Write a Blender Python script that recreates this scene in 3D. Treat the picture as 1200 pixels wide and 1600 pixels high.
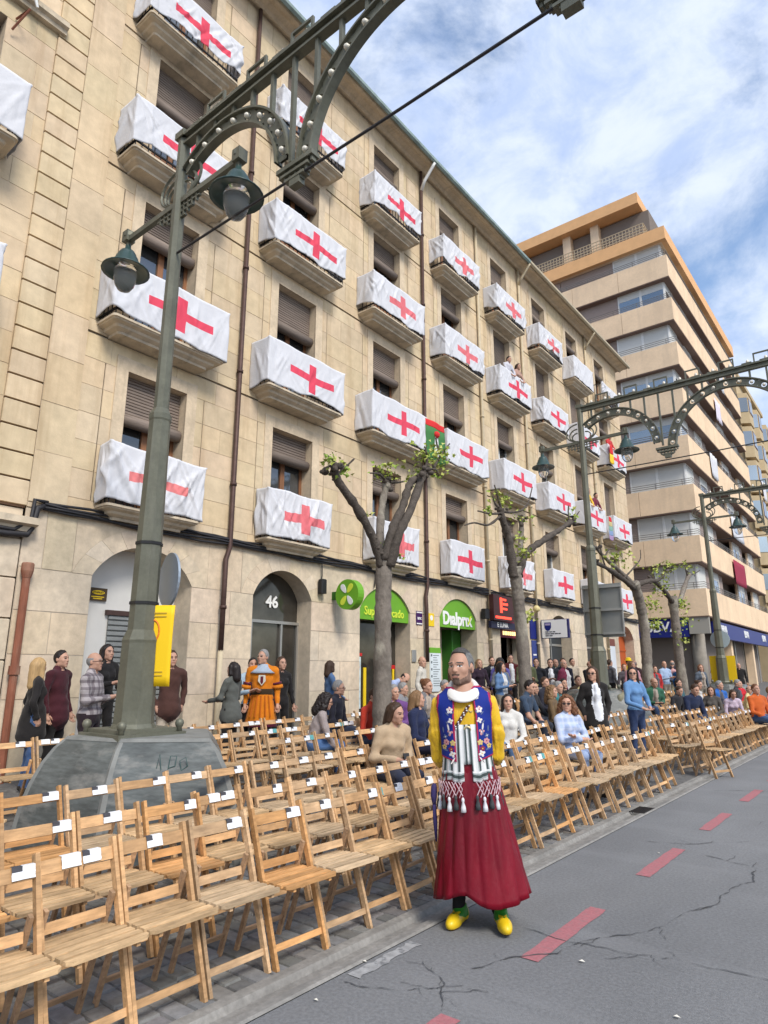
import bpy, bmesh, math, random
import numpy as np
from mathutils import Vector, Matrix
from mathutils.bvhtree import BVHTree
for o in list(bpy.data.objects): bpy.data.objects.remove(o, do_unlink=True)
S = bpy.context.scene
COL = S.collection
R = math.radians
PI = math.pi
random.seed(7)
RNG = np.random.default_rng(11)

# ------------------------------------------------------------------ camera
cam = bpy.data.objects.new('camera', bpy.data.cameras.new('camera'))
COL.objects.link(cam)
cam.location = (0, 0, 1.6)
cam.rotation_euler = (R(90 + 13.92), 0, R(38.34))
cam.data.sensor_fit = 'VERTICAL'
cam.data.sensor_height = 36
cam.data.sensor_width = 27
cam.data.lens = 22.97
cam.data.clip_start = 0.05
cam.data.clip_end = 3000
S.camera = cam

# ------------------------------------------------------------------ sky and sun
SUN_EL, SUN_AZ = 44.0, 112.0      # azimuth clockwise from +Y
world = bpy.data.worlds.new('World'); S.world = world; world.use_nodes = True
nt = world.node_tree; N = nt.nodes; Lk = nt.links
for n in list(N): N.remove(n)
out = N.new('ShaderNodeOutputWorld'); bg = N.new('ShaderNodeBackground')
sky = N.new('ShaderNodeTexSky'); sky.sky_type = 'NISHITA'; sky.sun_disc = False
sky.sun_elevation = R(SUN_EL); sky.sun_rotation = R(SUN_AZ)
sky.air_density = 1.1; sky.dust_density = 1.2; sky.ozone_density = 1.6
bg.inputs['Strength'].default_value = 0.15
tc = N.new('ShaderNodeTexCoord'); sep = N.new('ShaderNodeSeparateXYZ')
Lk.new(tc.outputs['Generated'], sep.inputs[0])
mx = N.new('ShaderNodeMath'); mx.operation = 'MAXIMUM'; mx.inputs[1].default_value = 0.03
Lk.new(sep.outputs['Z'], mx.inputs[0])
ad = N.new('ShaderNodeMath'); ad.operation = 'ADD'; ad.inputs[1].default_value = 0.12
Lk.new(mx.outputs[0], ad.inputs[0])
def wdiv(o):
    d = N.new('ShaderNodeMath'); d.operation = 'DIVIDE'; Lk.new(o, d.inputs[0]); Lk.new(ad.outputs[0], d.inputs[1]); return d.outputs[0]
cmb = N.new('ShaderNodeCombineXYZ'); Lk.new(wdiv(sep.outputs['X']), cmb.inputs[0]); Lk.new(wdiv(sep.outputs['Y']), cmb.inputs[1])
def wnoise(scale, det, rough, dist=0.0, off=(0, 0, 0)):
    mp = N.new('ShaderNodeMapping'); mp.inputs['Location'].default_value = off; mp.inputs['Scale'].default_value = (1, 1, 1.5); Lk.new(tc.outputs['Generated'], mp.inputs[0])
    n = N.new('ShaderNodeTexNoise'); n.inputs['Scale'].default_value = scale; n.inputs['Detail'].default_value = det
    n.inputs['Roughness'].default_value = rough; n.inputs['Distortion'].default_value = dist; Lk.new(mp.outputs[0], n.inputs['Vector']); return n.outputs['Fac']
def wramp(src, p0, p1, c0=(0, 0, 0, 1), c1=(1, 1, 1, 1)):
    r = N.new('ShaderNodeValToRGB'); r.color_ramp.elements[0].position = p0; r.color_ramp.elements[1].position = p1
    r.color_ramp.elements[0].color = c0; r.color_ramp.elements[1].color = c1; r.color_ramp.interpolation = 'EASE'; Lk.new(src, r.inputs[0]); return r.outputs[0]
big = wramp(wnoise(3.0, 10, .62, .25, (3.1, 1.3, .4)), .36, .56)
fine = wramp(wnoise(9.0, 9, .62, .3, (0, 7, 0)), .30, .66)
cc = N.new('ShaderNodeMix'); cc.data_type = 'RGBA'; Lk.new(fine, cc.inputs['Factor'])
cc.inputs['A'].default_value = (2.3, 2.85, 4.1, 1); cc.inputs['B'].default_value = (3.6, 3.95, 4.55, 1)
mul = N.new('ShaderNodeMath'); mul.operation = 'MULTIPLY'; mul.inputs[1].default_value = .92; Lk.new(big, mul.inputs[0])
skm = N.new('ShaderNodeMix'); skm.data_type = 'RGBA'; Lk.new(mul.outputs[0], skm.inputs['Factor'])
Lk.new(sky.outputs[0], skm.inputs['A']); Lk.new(cc.outputs['Result'], skm.inputs['B'])
Lk.new(skm.outputs['Result'], bg.inputs['Color']); Lk.new(bg.outputs[0], out.inputs[0])

sl = bpy.data.lights.new('sun', 'SUN'); sl.energy = 2.0; sl.angle = R(18); sl.color = (1, .94, .85)
sun = bpy.data.objects.new('sun', sl); COL.objects.link(sun)
sd = Vector((math.sin(R(SUN_AZ)) * math.cos(R(SUN_EL)), math.cos(R(SUN_AZ)) * math.cos(R(SUN_EL)), math.sin(R(SUN_EL))))
sun.rotation_euler = sd.to_track_quat('Z', 'Y').to_euler(); sun.location = (20, -20, 40)

S.render.engine = 'CYCLES'
S.view_settings.view_transform = 'Standard'; S.view_settings.look = 'None'
S.view_settings.exposure = 0.75; S.view_settings.gamma = 1.0; S.view_settings.use_curve_mapping = False
S.cycles.max_bounces = 5; S.cycles.diffuse_bounces = 3; S.cycles.glossy_bounces = 2; S.cycles.transmission_bounces = 4

# ------------------------------------------------------------------ helpers
class MB:
    def __init__(s): s.v = []; s.f = []; s.m = []
    def add(s, vs, fs, m=0):
        b = len(s.v); s.v.extend([tuple(map(float, p)) for p in vs]); s.f.extend([tuple(b + i for i in f) for f in fs]); s.m.extend([m] * len(fs)); return s
    def box(s, x0, y0, z0, x1, y1, z1, m=0):
        return s.add([(x0, y0, z0), (x1, y0, z0), (x1, y1, z0), (x0, y1, z0), (x0, y0, z1), (x1, y0, z1), (x1, y1, z1), (x0, y1, z1)],
                     [(3, 2, 1, 0), (4, 5, 6, 7), (0, 1, 5, 4), (1, 2, 6, 5), (2, 3, 7, 6), (3, 0, 4, 7)], m)
    def cbox(s, x0, y0, z0, x1, y1, z1, c, m=0):      # box with chamfered vertical and top edges
        vs = []; d = [(0, 0)]
        for z, i in ((z0, 0), (z1 - c, 0), (z1, c)):
            a0, b0, a1, b1 = x0 + i, y0 + i, x1 - i, y1 - i
            k = c
            vs += [(a0 + k, b0, z), (a1 - k, b0, z), (a1, b0 + k, z), (a1, b1 - k, z), (a1 - k, b1, z), (a0 + k, b1, z), (a0, b1 - k, z), (a0, b0 + k, z)]
        fs = []
        for r in range(2):
            for i in range(8):
                j = (i + 1) % 8; fs.append((r * 8 + i, r * 8 + j, r * 8 + 8 + j, r * 8 + 8 + i))
        fs += [tuple(range(16, 24)), tuple(range(7, -1, -1))]
        return s.add(vs, fs, m)
    def bar(s, p0, p1, w, t, ref=(0, 1, 0), m=0):      # bar of section w (along ref) x t
        p0 = Vector(p0); p1 = Vector(p1); d = (p1 - p0).normalized(); r = Vector(ref); r = (r - d * r.dot(d)).normalized(); q = d.cross(r)
        vs = []
        for p in (p0, p1):
            for a, b in ((-1, -1), (1, -1), (1, 1), (-1, 1)): vs.append(p + r * (a * w / 2) + q * (b * t / 2))
        return s.add(vs, [(3, 2, 1, 0), (4, 5, 6, 7), (0, 1, 5, 4), (1, 2, 6, 5), (2, 3, 7, 6), (3, 0, 4, 7)], m)
    def tube(s, pts, rad, n=8, m=0, cap=True, closed=False, jit=0):
        pts = [Vector(p) for p in pts]; k = len(pts)
        if not hasattr(rad, '__len__'): rad = [rad] * k
        vs = []; prev = None
        for i, p in enumerate(pts):
            if closed: d = pts[(i + 1) % k] - pts[i - 1]
            else: d = pts[min(i + 1, k - 1)] - pts[max(i - 1, 0)]
            d.normalize()
            if prev is None:
                a = Vector((0, 0, 1)) if abs(d.z) < .9 else Vector((1, 0, 0)); a = (a - d * a.dot(d)).normalized()
            else: a = (prev - d * prev.dot(d)).normalized()
            prev = a; b = d.cross(a)
            for j in range(n):
                th = 2 * PI * j / n; rr = rad[i] * (1 + (random.uniform(-jit, jit) if jit else 0)); vs.append(p + (a * math.cos(th) + b * math.sin(th)) * rr)
        fs = []
        for i in range(k if closed else k - 1):
            for j in range(n):
                q = (i + 1) % k; j2 = (j + 1) % n; fs.append((i * n + j, i * n + j2, q * n + j2, q * n + j))
        if cap and not closed: fs += [tuple(range(n - 1, -1, -1)), tuple((k - 1) * n + j for j in range(n))]
        return s.add(vs, fs, m)
    def lathe(s, prof, n=16, c=(0, 0, 0), m=0, sx=1, sy=1, ph=0):
        vs = []; k = len(prof)
        for r, z in prof:
            for j in range(n):
                th = 2 * PI * j / n + ph; vs.append((c[0] + r * math.cos(th) * sx, c[1] + r * math.sin(th) * sy, c[2] + z))
        fs = [(i * n + j, i * n + (j + 1) % n, (i + 1) * n + (j + 1) % n, (i + 1) * n + j) for i in range(k - 1) for j in range(n)]
        fs += [tuple(range(n - 1, -1, -1)), tuple((k - 1) * n + j for j in range(n))]
        return s.add(vs, fs, m)
    def extr(s, poly, axis, d0, d1, m=0):               # closed 2-D polygon extruded along axis
        def P(a, b, d): return {'x': (d, a, b), 'y': (a, d, b), 'z': (a, b, d)}[axis]
        n = len(poly); vs = [P(a, b, d0) for a, b in poly] + [P(a, b, d1) for a, b in poly]
        fs = [tuple(range(n - 1, -1, -1)), tuple(range(n, 2 * n))] + [(i, (i + 1) % n, n + (i + 1) % n, n + i) for i in range(n)]
        return s.add(vs, fs, m)
    def grid(s, P, m=0, closed=False):                  # P[i][j] points
        P = np.asarray(P, float); a, b = P.shape[:2]; vs = P.reshape(-1, 3)
        fs = [(i * b + j, i * b + (j + 1) % b, (i + 1) * b + (j + 1) % b, (i + 1) * b + j) for i in range(a - 1) for j in range(b if closed else b - 1)]
        return s.add(vs, fs, m)
    def ball(s, c, r, n=8, m=0, sz=1):
        k = max(4, n // 2 + 1); return s.lathe([(max(1e-4, r * math.sin(PI * i / k)), -r * sz * math.cos(PI * i / k)) for i in range(k + 1)], n, c, m)
    def build(s, name, mats, parent=None, smooth=False, tint=None, recalc=True):
        me = bpy.data.meshes.new(name); me.from_pydata(s.v, [], s.f)
        if not isinstance(mats, (list, tuple)): mats = [mats]
        for mm in mats: me.materials.append(mm)
        if len(mats) > 1: me.polygons.foreach_set('material_index', s.m)
        if recalc:
            bm = bmesh.new(); bm.from_mesh(me); bmesh.ops.recalc_face_normals(bm, faces=bm.faces); bm.to_mesh(me); bm.free()
        if smooth: me.polygons.foreach_set('use_smooth', [True] * len(me.polygons))
        if tint is not None: set_tint(me, tint)
        return link(name, me, parent)
def set_tint(me, t):
    a = me.color_attributes.new('tint', 'FLOAT_COLOR', 'CORNER')
    if np.ndim(t) == 1: arr = np.tile(np.append(np.asarray(t, float), 1.0), (len(me.loops), 1))
    else:
        arr = np.ones((len(me.loops), 4)); k = 0
        for p in me.polygons:
            for li in p.loop_indices: arr[li, :3] = t[p.index]
    a.data.foreach_set('color', arr.ravel())
BASE = {}
def link(name, me, parent=None):
    o = bpy.data.objects.new(name, me); COL.objects.link(o)
    if parent is not None: setp(o, parent)
    return o
def setp(o, parent):
    o.parent = parent; b = BASE.get(parent.name, (0, 0, 0)); o.matrix_parent_inverse = Matrix.Translation((-b[0], -b[1], -b[2]))
def thing(name, label, cat, loc=(0, 0, 0), group=None, rz=0, local=False):
    o = bpy.data.objects.new(name, None); COL.objects.link(o); o.empty_display_size = .2
    o.location = loc; o.rotation_euler = (0, 0, rz)
    if not local: BASE[o.name] = tuple(loc)
    return tag(o, label, cat, group)
def tag(o, label, cat, group=None):
    o['label'] = label; o['category'] = cat
    if group: o['group'] = group
    return o
def structure(o): o['kind'] = 'structure'; return o
def stuff(o): o['kind'] = 'stuff'; return o
_TREE = {}
def copy_tree(o):
    if o.name not in _TREE: _TREE[o.name] = [(c, list(c.children)) for c in o.children]
    r = o.copy(); COL.objects.link(r)
    for c, gs in _TREE[o.name]:
        q = c.copy(); COL.objects.link(q); q.parent = r; q.matrix_parent_inverse = c.matrix_parent_inverse.copy()
        for g in gs:
            k = g.copy(); COL.objects.link(k); k.parent = q; k.matrix_parent_inverse = g.matrix_parent_inverse.copy()
    return r
ORD = ['zeroth', 'first', 'second', 'third', 'fourth', 'fifth', 'sixth', 'seventh', 'eighth', 'ninth', 'tenth', 'eleventh', 'twelfth', 'thirteenth', 'fourteenth', 'fifteenth', 'sixteenth', 'seventeenth', 'eighteenth', 'nineteenth', 'twentieth', 'twenty-first', 'twenty-second', 'twenty-third', 'twenty-fourth', 'twenty-fifth', 'twenty-sixth', 'twenty-seventh', 'twenty-eighth', 'twenty-ninth', 'thirtieth']
def text_mesh(name, txt, size, mat, parent, loc, rot, depth=.01, sx=1, bold=0, align='CENTER'):
    cu = bpy.data.curves.new('t', 'FONT'); cu.body = txt; cu.size = size; cu.extrude = depth / 2; cu.align_x = align; cu.align_y = 'CENTER'; cu.offset = bold; cu.resolution_u = 3
    t = bpy.data.objects.new('t', cu); COL.objects.link(t)
    bpy.context.view_layer.update()
    me = bpy.data.meshes.new_from_object(t.evaluated_get(bpy.context.evaluated_depsgraph_get())); bpy.data.objects.remove(t, do_unlink=True)
    M = Matrix.Translation(loc) @ Matrix(rot).to_4x4() @ Matrix.Diagonal((sx, 1, 1, 1)); me.transform(M)
    me.materials.clear(); me.materials.append(mat)
    return link(name, me, parent)
ROT_X = ((0, 0, 1), (1, 0, 0), (0, 1, 0))            # text facing +X, reading along +Y
ROT_NY = ((1, 0, 0), (0, 0, -1), (0, 1, 0))          # text facing -Y, reading along +X

# ground height of the pavement (rises gently to the facade and along the street)
def gz(x, y):
    return max(0.0, min(1.2, (-3 - x) / 6)) * (.10 + .014 * max(0, min(60, y)))

# ------------------------------------------------------------------ materials
MATS = {}
def mat(name, col, rough=.8, metal=0., noise=None, noise2=None, bump=None, spec=.3, tint=False, rand=0., coat=0, emit=None, streak=None, sheen=0, hsv_rand=0):
    if name in MATS: return MATS[name]
    m = bpy.data.materials.new(name); m.use_nodes = True; t = m.node_tree; nd = t.nodes; lk = t.links; b = nd['Principled BSDF']
    b.inputs['Roughness'].default_value = rough; b.inputs['Metallic'].default_value = metal; b.inputs['Specular IOR Level'].default_value = spec
    b.inputs['Coat Weight'].default_value = coat; b.inputs['Sheen Weight'].default_value = sheen
    if emit: b.inputs['Emission Color'].default_value = (*emit[0], 1); b.inputs['Emission Strength'].default_value = emit[1]
    tcn = nd.new('ShaderNodeTexCoord'); oi = nd.new('ShaderNodeObjectInfo'); vm = nd.new('ShaderNodeVectorMath'); vm.operation = 'ADD'
    sc = nd.new('ShaderNodeMath'); sc.operation = 'MULTIPLY'; sc.inputs[1].default_value = 37.0 if rand else 0.0
    lk.new(oi.outputs['Random'], sc.inputs[0]); lk.new(tcn.outputs['Object'], vm.inputs[0]); lk.new(sc.outputs[0], vm.inputs[1]); vec = vm.outputs[0]
    colr = nd.new('ShaderNodeRGB'); colr.outputs[0].default_value = (*col, 1); cur = colr.outputs[0]
    def mulv(cur, src, lo, hi, p0=.3, p1=.7):
        r = nd.new('ShaderNodeMapRange'); r.inputs['From Min'].default_value = p0; r.inputs['From Max'].default_value = p1; r.inputs['To Min'].default_value = lo; r.inputs['To Max'].default_value = hi
        lk.new(src, r.inputs['Value']); x = nd.new('ShaderNodeVectorMath'); x.operation = 'SCALE'; lk.new(cur, x.inputs[0]); lk.new(r.outputs[0], x.inputs['Scale']); return x.outputs[0]
    def nz(scale, stretch=(1, 1, 1), det=5, rough=.6):
        mp = nd.new('ShaderNodeMapping'); mp.inputs['Scale'].default_value = stretch; lk.new(vec, mp.inputs[0])
        n = nd.new('ShaderNodeTexNoise'); n.inputs['Scale'].default_value = scale; n.inputs['Detail'].default_value = det; n.inputs['Roughness'].default_value = rough; lk.new(mp.outputs[0], n.inputs['Vector']); return n.outputs['Fac']
    for q in (noise, noise2):
        if q: cur = mulv(cur, nz(q[0], q[2] if len(q) > 2 else (1, 1, 1)), 1 - q[1], 1 + q[1])
    if streak:                                            # shaped stains: (scale, stretch, colour, amount)
        r = nd.new('ShaderNodeMapRange'); r.inputs['From Min'].default_value = .52; r.inputs['From Max'].default_value = .72; r.inputs['To Max'].default_value = streak[3]
        lk.new(nz(streak[0], streak[1], 6), r.inputs['Value']); x = nd.new('ShaderNodeMix'); x.data_type = 'RGBA'; x.inputs['B'].default_value = (*streak[2], 1); lk.new(r.outputs[0], x.inputs['Factor']); lk.new(cur, x.inputs['A']); cur = x.outputs['Result']
    if tint:
        a = nd.new('ShaderNodeVertexColor'); a.layer_name = 'tint'; x = nd.new('ShaderNodeVectorMath'); x.operation = 'MULTIPLY'; lk.new(cur, x.inputs[0]); lk.new(a.outputs[0], x.inputs[1]); cur = x.outputs[0]
    if rand: cur = mulv(cur, oi.outputs['Random'], 1 - rand, 1 + rand, 0, 1)
    lk.new(cur, b.inputs['Base Color'])
    if bump:
        bn = nd.new('ShaderNodeBump'); bn.inputs['Strength'].default_value = bump[1]; bn.inputs['Distance'].default_value = bump[2] if len(bump) > 2 else .02
        lk.new(nz(bump[0], bump[3] if len(bump) > 3 else (1, 1, 1), 6, .65), bn.inputs['Height']); lk.new(bn.outputs[0], b.inputs['Normal'])
    MATS[name] = m; return m
def nodes_of(m): return m.node_tree.nodes, m.node_tree.links, m.node_tree.nodes['Principled BSDF']
STONE = mat('facade_stone', (.60, .478, .325), .9, noise=(.5, .10), noise2=(4.5, .11), bump=(30, .25, .01), tint=True, streak=(.9, (1, 3.2, .28), (.43, .315, .195), .7), spec=.15)
STONE_G = mat('ground_floor_stone', (.60, .50, .375), .9, noise=(1.2, .13), noise2=(7, .14), bump=(26, .3, .01), tint=True, streak=(1.1, (1, 2.4, .8), (.44, .375, .30), .55), spec=.15)
MORTAR = mat('mortar', (.60, .50, .375), .95, noise=(6, .12))
MORTAR_G = mat('mortar_pale', (.47, .40, .32), .95, noise=(6, .12))
TRIM = mat('trim_stone', (.60, .485, .345), .9, noise=(3, .14), noise2=(17, .08), bump=(34, .25, .01), streak=(1.6, (1, 3, .6), (.36, .29, .21), .5), spec=.15)
SLAB = mat('balcony_stone', (.56, .47, .35), .9, noise=(4, .18), bump=(28, .35, .012), streak=(2.6, (1, 1.6, .8), (.27, .235, .185), .7), spec=.15)
SHUT = mat('shutter_wood', (.20, .158, .13), .7, noise=(5, .2, (1, .5, 6)), rand=.25, bump=(9, .2, .01, (1, .3, 9)))
FRAMEW = mat('window_wood', (.25, .115, .055), .55, noise=(7, .2, (4, 4, .6)), rand=.2)
FRAMEWH = mat('window_white', (.72, .72, .70), .45, noise=(5, .05))
GLASS = mat('window_glass', (.17, .18, .19), .05, metal=.75, rand=.35)
GLASSD = mat('dark_glass', (.085, .078, .066), .07, metal=.55, noise=(1.5, .4))
IRON = mat('black_iron', (.022, .021, .022), .55, metal=.3, spec=.4)
BROWNM = mat('brown_metal', (.085, .05, .042), .55, metal=.3, noise=(8, .2))
REDPIPE = mat('red_pipe', (.23, .085, .05), .75, noise=(9, .3, (1, 1, .3)), streak=(3, (1, 1, .4), (.36, .24, .17), .7))
CREAMPIPE = mat('cream_pipe', (.50, .42, .29), .6, noise=(7, .1))
CABLE = mat('cable_rubber', (.022, .021, .024), .6, spec=.4)
COPPER = mat('copper_gutter', (.26, .33, .31), .6, noise=(3, .25, (1, 1, 1)))
WHITE = mat('white_paint', (.78, .78, .76), .5)
WHITEWALL = mat('white_plaster', (.66, .645, .61), .85, noise=(2, .06))
# ------------------------------------------------------------------ ground
ASPH = mat('asphalt', (.180, .183, .187), .88, noise=(.7, .17, (1, .45, 1)), noise2=(48, .20), bump=(120, .7, .008), streak=(.7, (.5, 3, 1), (.225, .228, .232), .6), spec=.25)
PAVE = mat('stone_paving', (.185, .185, .183), .85, noise=(2, .2), noise2=(22, .18), bump=(40, .4, .01), tint=True, spec=.25)
PAVEB = mat('paving_bed', (.125, .122, .117), .95, noise=(9, .3), noise2=(40, .2), bump=(30, .5, .01))
GUT = mat('gutter_concrete', (.24, .23, .212), .9, noise=(3, .2), noise2=(26, .2), bump=(50, .35, .008), streak=(2.5, (3, .5, 1), (.15, .145, .135), .8))
REDP = mat('red_road_paint', (.37, .14, .152), .85, noise=(60, .16), streak=(30, (1, 1, 1), (.22, .16, .165), .8), bump=(170, .4, .005))
WHP = mat('worn_white_paint', (.31, .312, .312), .85, noise=(20, .25), streak=(18, (1, 1, 1), (.165, .17, .175), 1.6), bump=(170, .4, .005))
CRACK = mat('crack', (.075, .077, .08), .95)
structure(MB().add([(-900, -900, -.06), (900, -900, -.06), (900, 1500, -.06), (-900, 1500, -.06)], [(0, 1, 2, 3)]).build('ground', mat('ground_far', (.11, .108, .105), .95, noise=(.2, .1))))
g = MB(); g.grid([[(x, y, 0) for x in np.linspace(-2.72, 40, 12)] for y in np.linspace(-14, 160, 30)])
road = structure(g.build('road', ASPH))
g = MB()
xs = [-2.98, -3.6, -4.5, -5.5, -6.5, -7.5, -8.5, -9.5, -10.6, -12, -40]; ys = list(np.linspace(-14, 62, 60)) + [160]
g.grid([[(x, y, gz(x, y) - .012) for x in xs] for y in ys])
pavement = structure(g.build('pavement', PAVEB))
# shallow concrete channel between road and pavement, lip proud of the asphalt
g = MB()
g.grid([[(-2.72, y, .004), (-2.735, y, .014), (-2.79, y, .012), (-2.80, y, -.018), (-2.90, y, -.022), (-2.92, y, .010), (-2.99, y, .012)] for y in np.linspace(-14, 62, 120)])
gutter = structure(g.build('gutter', GUT))
g = MB()
for i in range(7): g.box(-2.92, 8.38 + i * .06, .011, -2.74, 8.41 + i * .06, .018)
tag(g.build('drain_grate', IRON), 'small slotted iron drain grate set in the gutter by the chairs', 'grate')
# pavers under the chairs: the 300 that show largest as parts, the rest joined
pv = []
yy = 0.7; row = 0
while yy < 10.6:
    h = .125; x = -3.0 - (.11 if row % 2 else 0); first = True
    if first and row % 2: pv.append((yy, yy + h, -3.0, -3.11))
    while x > -5.1:
        w = random.uniform(.17, .25); pv.append((yy, yy + h, x, x - w)); x -= w
    yy += h; row += 1
def paver_into(mb, q):
    a, b, x0, x1 = q; z = gz(x0, a) + random.uniform(-.001, .005); j = random.uniform(.003, .007); t = .006
    mb.add([(x0 - j, a + j, z - .015), (x1 + j, a + j, z - .015), (x1 + j, b - j, z - .015), (x0 - j, b - j, z - .015),
            (x0 - j - t, a + j + t, z), (x1 + j + t, a + j + t, z), (x1 + j + t, b - j - t, z), (x0 - j - t, b - j - t, z)],
           [(4, 5, 6, 7), (0, 1, 5, 4), (1, 2, 6, 5), (2, 3, 7, 6), (3, 0, 4, 7)])
def pvt():
    k = random.uniform(.72, 1.25); return (k * random.uniform(.97, 1.05), k, k * random.uniform(.94, 1.04))
pv.sort(key=lambda q: q[0] ** 2 + q[2] ** 2)
vis = [q for q in pv if -.35 * q[2] < q[0]]
for q in vis[:300]:
    m_ = MB(); paver_into(m_, q); m_.build('paving_stone', PAVE, pavement, tint=pvt(), recalc=False)
rest = MB(); tt = []
for q in vis[300:]:
    paver_into(rest, q); c = pvt(); tt += [c] * 5
stuff(rest.build('paving_stones', PAVE, pavement, tint=tt, recalc=False))
# painted marks
def patch(name, x0, x1, y0, y1, m, z=.004, n=14, jag=.008):
    P = []
    for i in range(n + 1):
        y = y0 + (y1 - y0) * i / n; P.append([(x0 + random.uniform(-jag, jag), y, z), (x1 + random.uniform(-jag, jag), y, z)])
    return MB().grid(P).build(name, m, road)
for n in range(-1, 8):
    y0 = 3.87 + 2.05 * n + (.14 if n < 0 else 0); patch('red_dash', -2.055, -1.94, y0, y0 + 1.08, REDP, jag=.005)
patch('white_mark', -2.685, -2.61, 3.08, 3.66, WHP, jag=.014)
def jagged(pts, rr, lv=4, amp=.10):
    for _ in range(lv):
        out = [pts[0]]
        for p, q in zip(pts, pts[1:]):
            L = math.hypot(q[0] - p[0], q[1] - p[1]); n = (-(q[1] - p[1]), q[0] - p[0]); k = rr.uniform(-amp, amp); out += [((p[0] + q[0]) / 2 + n[0] * k, (p[1] + q[1]) / 2 + n[1] * k), q]
        pts = out
    return pts
def crack(pts, w, seed):
    rr = random.Random(seed); pts = jagged(pts, rr); P = []; W = w * .3
    for i, p in enumerate(pts):
        a = pts[max(i - 1, 0)]; b = pts[min(i + 1, len(pts) - 1)]; L = math.hypot(b[0] - a[0], b[1] - a[1]) or 1; n = (-(b[1] - a[1]) / L, (b[0] - a[0]) / L)
        W = max(w * .05, min(w * .5, W + rr.uniform(-.35, .35) * w)); ww = W if 0 < i < len(pts) - 1 else 0; P.append([(p[0] + n[0] * ww, p[1] + n[1] * ww, .006), (p[0] - n[0] * ww, p[1] - n[1] * ww, .006)])
        if rr.random() < .05 and i > 2:
            q = (p[0] + rr.uniform(-.25, .25), p[1] + rr.uniform(-.25, .25)); B = jagged([p, q], rr, 3, .2); MB().grid([[(x + .0025, y, .006), (x - .0025, y + .002, .006)] for x, y in B]).build('crack', CRACK, road)
    MB().grid(P).build('crack', CRACK, road)
crack([(-2.25, 4.3), (-1.6, 4.3), (-1.0, 4.42), (-.5, 4.5), (.6, 4.75), (3, 5)], .009, 1)
crack([(-2.2, 3.55), (-1.9, 4.05), (-1.72, 4.55), (-1.5, 5.2), (-1.35, 5.9), (-1.25, 6.3), (-1.3, 6.75), (-1.75, 6.9)], .012, 2)
crack([(-2.4, 7.1), (-1.9, 7.3), (-1.5, 7.75), (-1.1, 8.3), (-.5, 9.0), (.5, 9.6)], .012, 3)
crack([(-1.3, 8.2), (-1.0, 7.7), (-.6, 7.3)], .012, 4)
crack([(-1.6, 8.6), (-1.3, 9.5), (-1.5, 10.6), (-1.1, 11.5)], .012, 5)
crack([(-2.5, 10.6), (-1.6, 11.2), (-.8, 11.6)], .012, 6)
crack([(-1.0, 3.2), (-.85, 3.7), (-.7, 4.2)], .006, 7)
crack([(-2.65, 3.0), (-2.35, 3.1), (-2.2, 3.25)], .009, 8)
crack([(-2.5, 3.5), (-2.2, 3.3), (-2.05, 3.05)], .007, 9)
for (x, y, lab) in ((-1.75, 4.02, 'tiny white scrap just beyond the second red dash'), (-1.15, 3.7, 'pale paper scrap on bare asphalt at the lower right'), (-2.72, 3.25, 'white scrap on the gutter edge by the worn white line'), (-2.1, 6.7, 'tiny white scrap beside the third red dash'), (-2.62, 2.75, 'pale scrap on the road nearest the front chairs')):
    m_ = MB(); s = .012 + .008 * random.random(); m_.add([(x - s * .6, y, .008), (x, y - s * .5, .013), (x + s * 1.6, y + s * .3, .009), (x + s * .2, y + s, .013)], [(0, 1, 2, 3)])
    tag(m_.build('paper_scrap', mat('scrap_paper', (.74, .71, .62), .9)), lab, 'litter', 'paper scraps on the street')
# ------------------------------------------------------------------ stone apartment building
FX = -10.0
CY = [6.05 + 3.355 * k for k in range(8)]
FLOOR = [(4.30, 6.72), (7.42, 10.18), (10.78, 13.50), (13.90, 16.42)]     # window sill and head of each balcony floor
WHW = .6
bld = thing('stone_building', 'long beige stone apartment building with four floors of balconies and arched shopfronts', 'building', (FX, 18, 0))
def blocks_tint(lo=.945, hi=1.055):
    k = random.uniform(lo, hi); return (k * random.uniform(.98, 1.03), k, k * random.uniform(.94, 1.03))
def free(y0, y1, za, zb, ops):
    iv = [(y0, y1)]
    for (a, b, c, d) in ops:
        if c < zb - 1e-4 and d > za + 1e-4:
            nv = []
            for p, q in iv:
                if b <= p or a >= q: nv.append((p, q)); continue
                if a > p: nv.append((p, a))
                if b < q: nv.append((b, q))
            iv = nv
    return iv
def zrows(z0, z1, ops, course, gaps=()):
    zs = {z0, z1}
    for o in ops:
        for z in o[2:]:
            if z0 < z < z1: zs.add(z)
    for a, b in gaps: zs.add(a); zs.add(b)
    zs = sorted(zs); rows = []
    for a, b in zip(zs, zs[1:]):
        if b - a < .06 or any(abs(a - g0) < 1e-6 and abs(b - g1) < 1e-6 for g0, g1 in gaps): rows.append((a, b, True)); continue
        n = max(1, round((b - a) / course))
        for i in range(n): rows.append((a + (b - a) * i / n, a + (b - a) * (i + 1) / n, False))
    return rows
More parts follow.
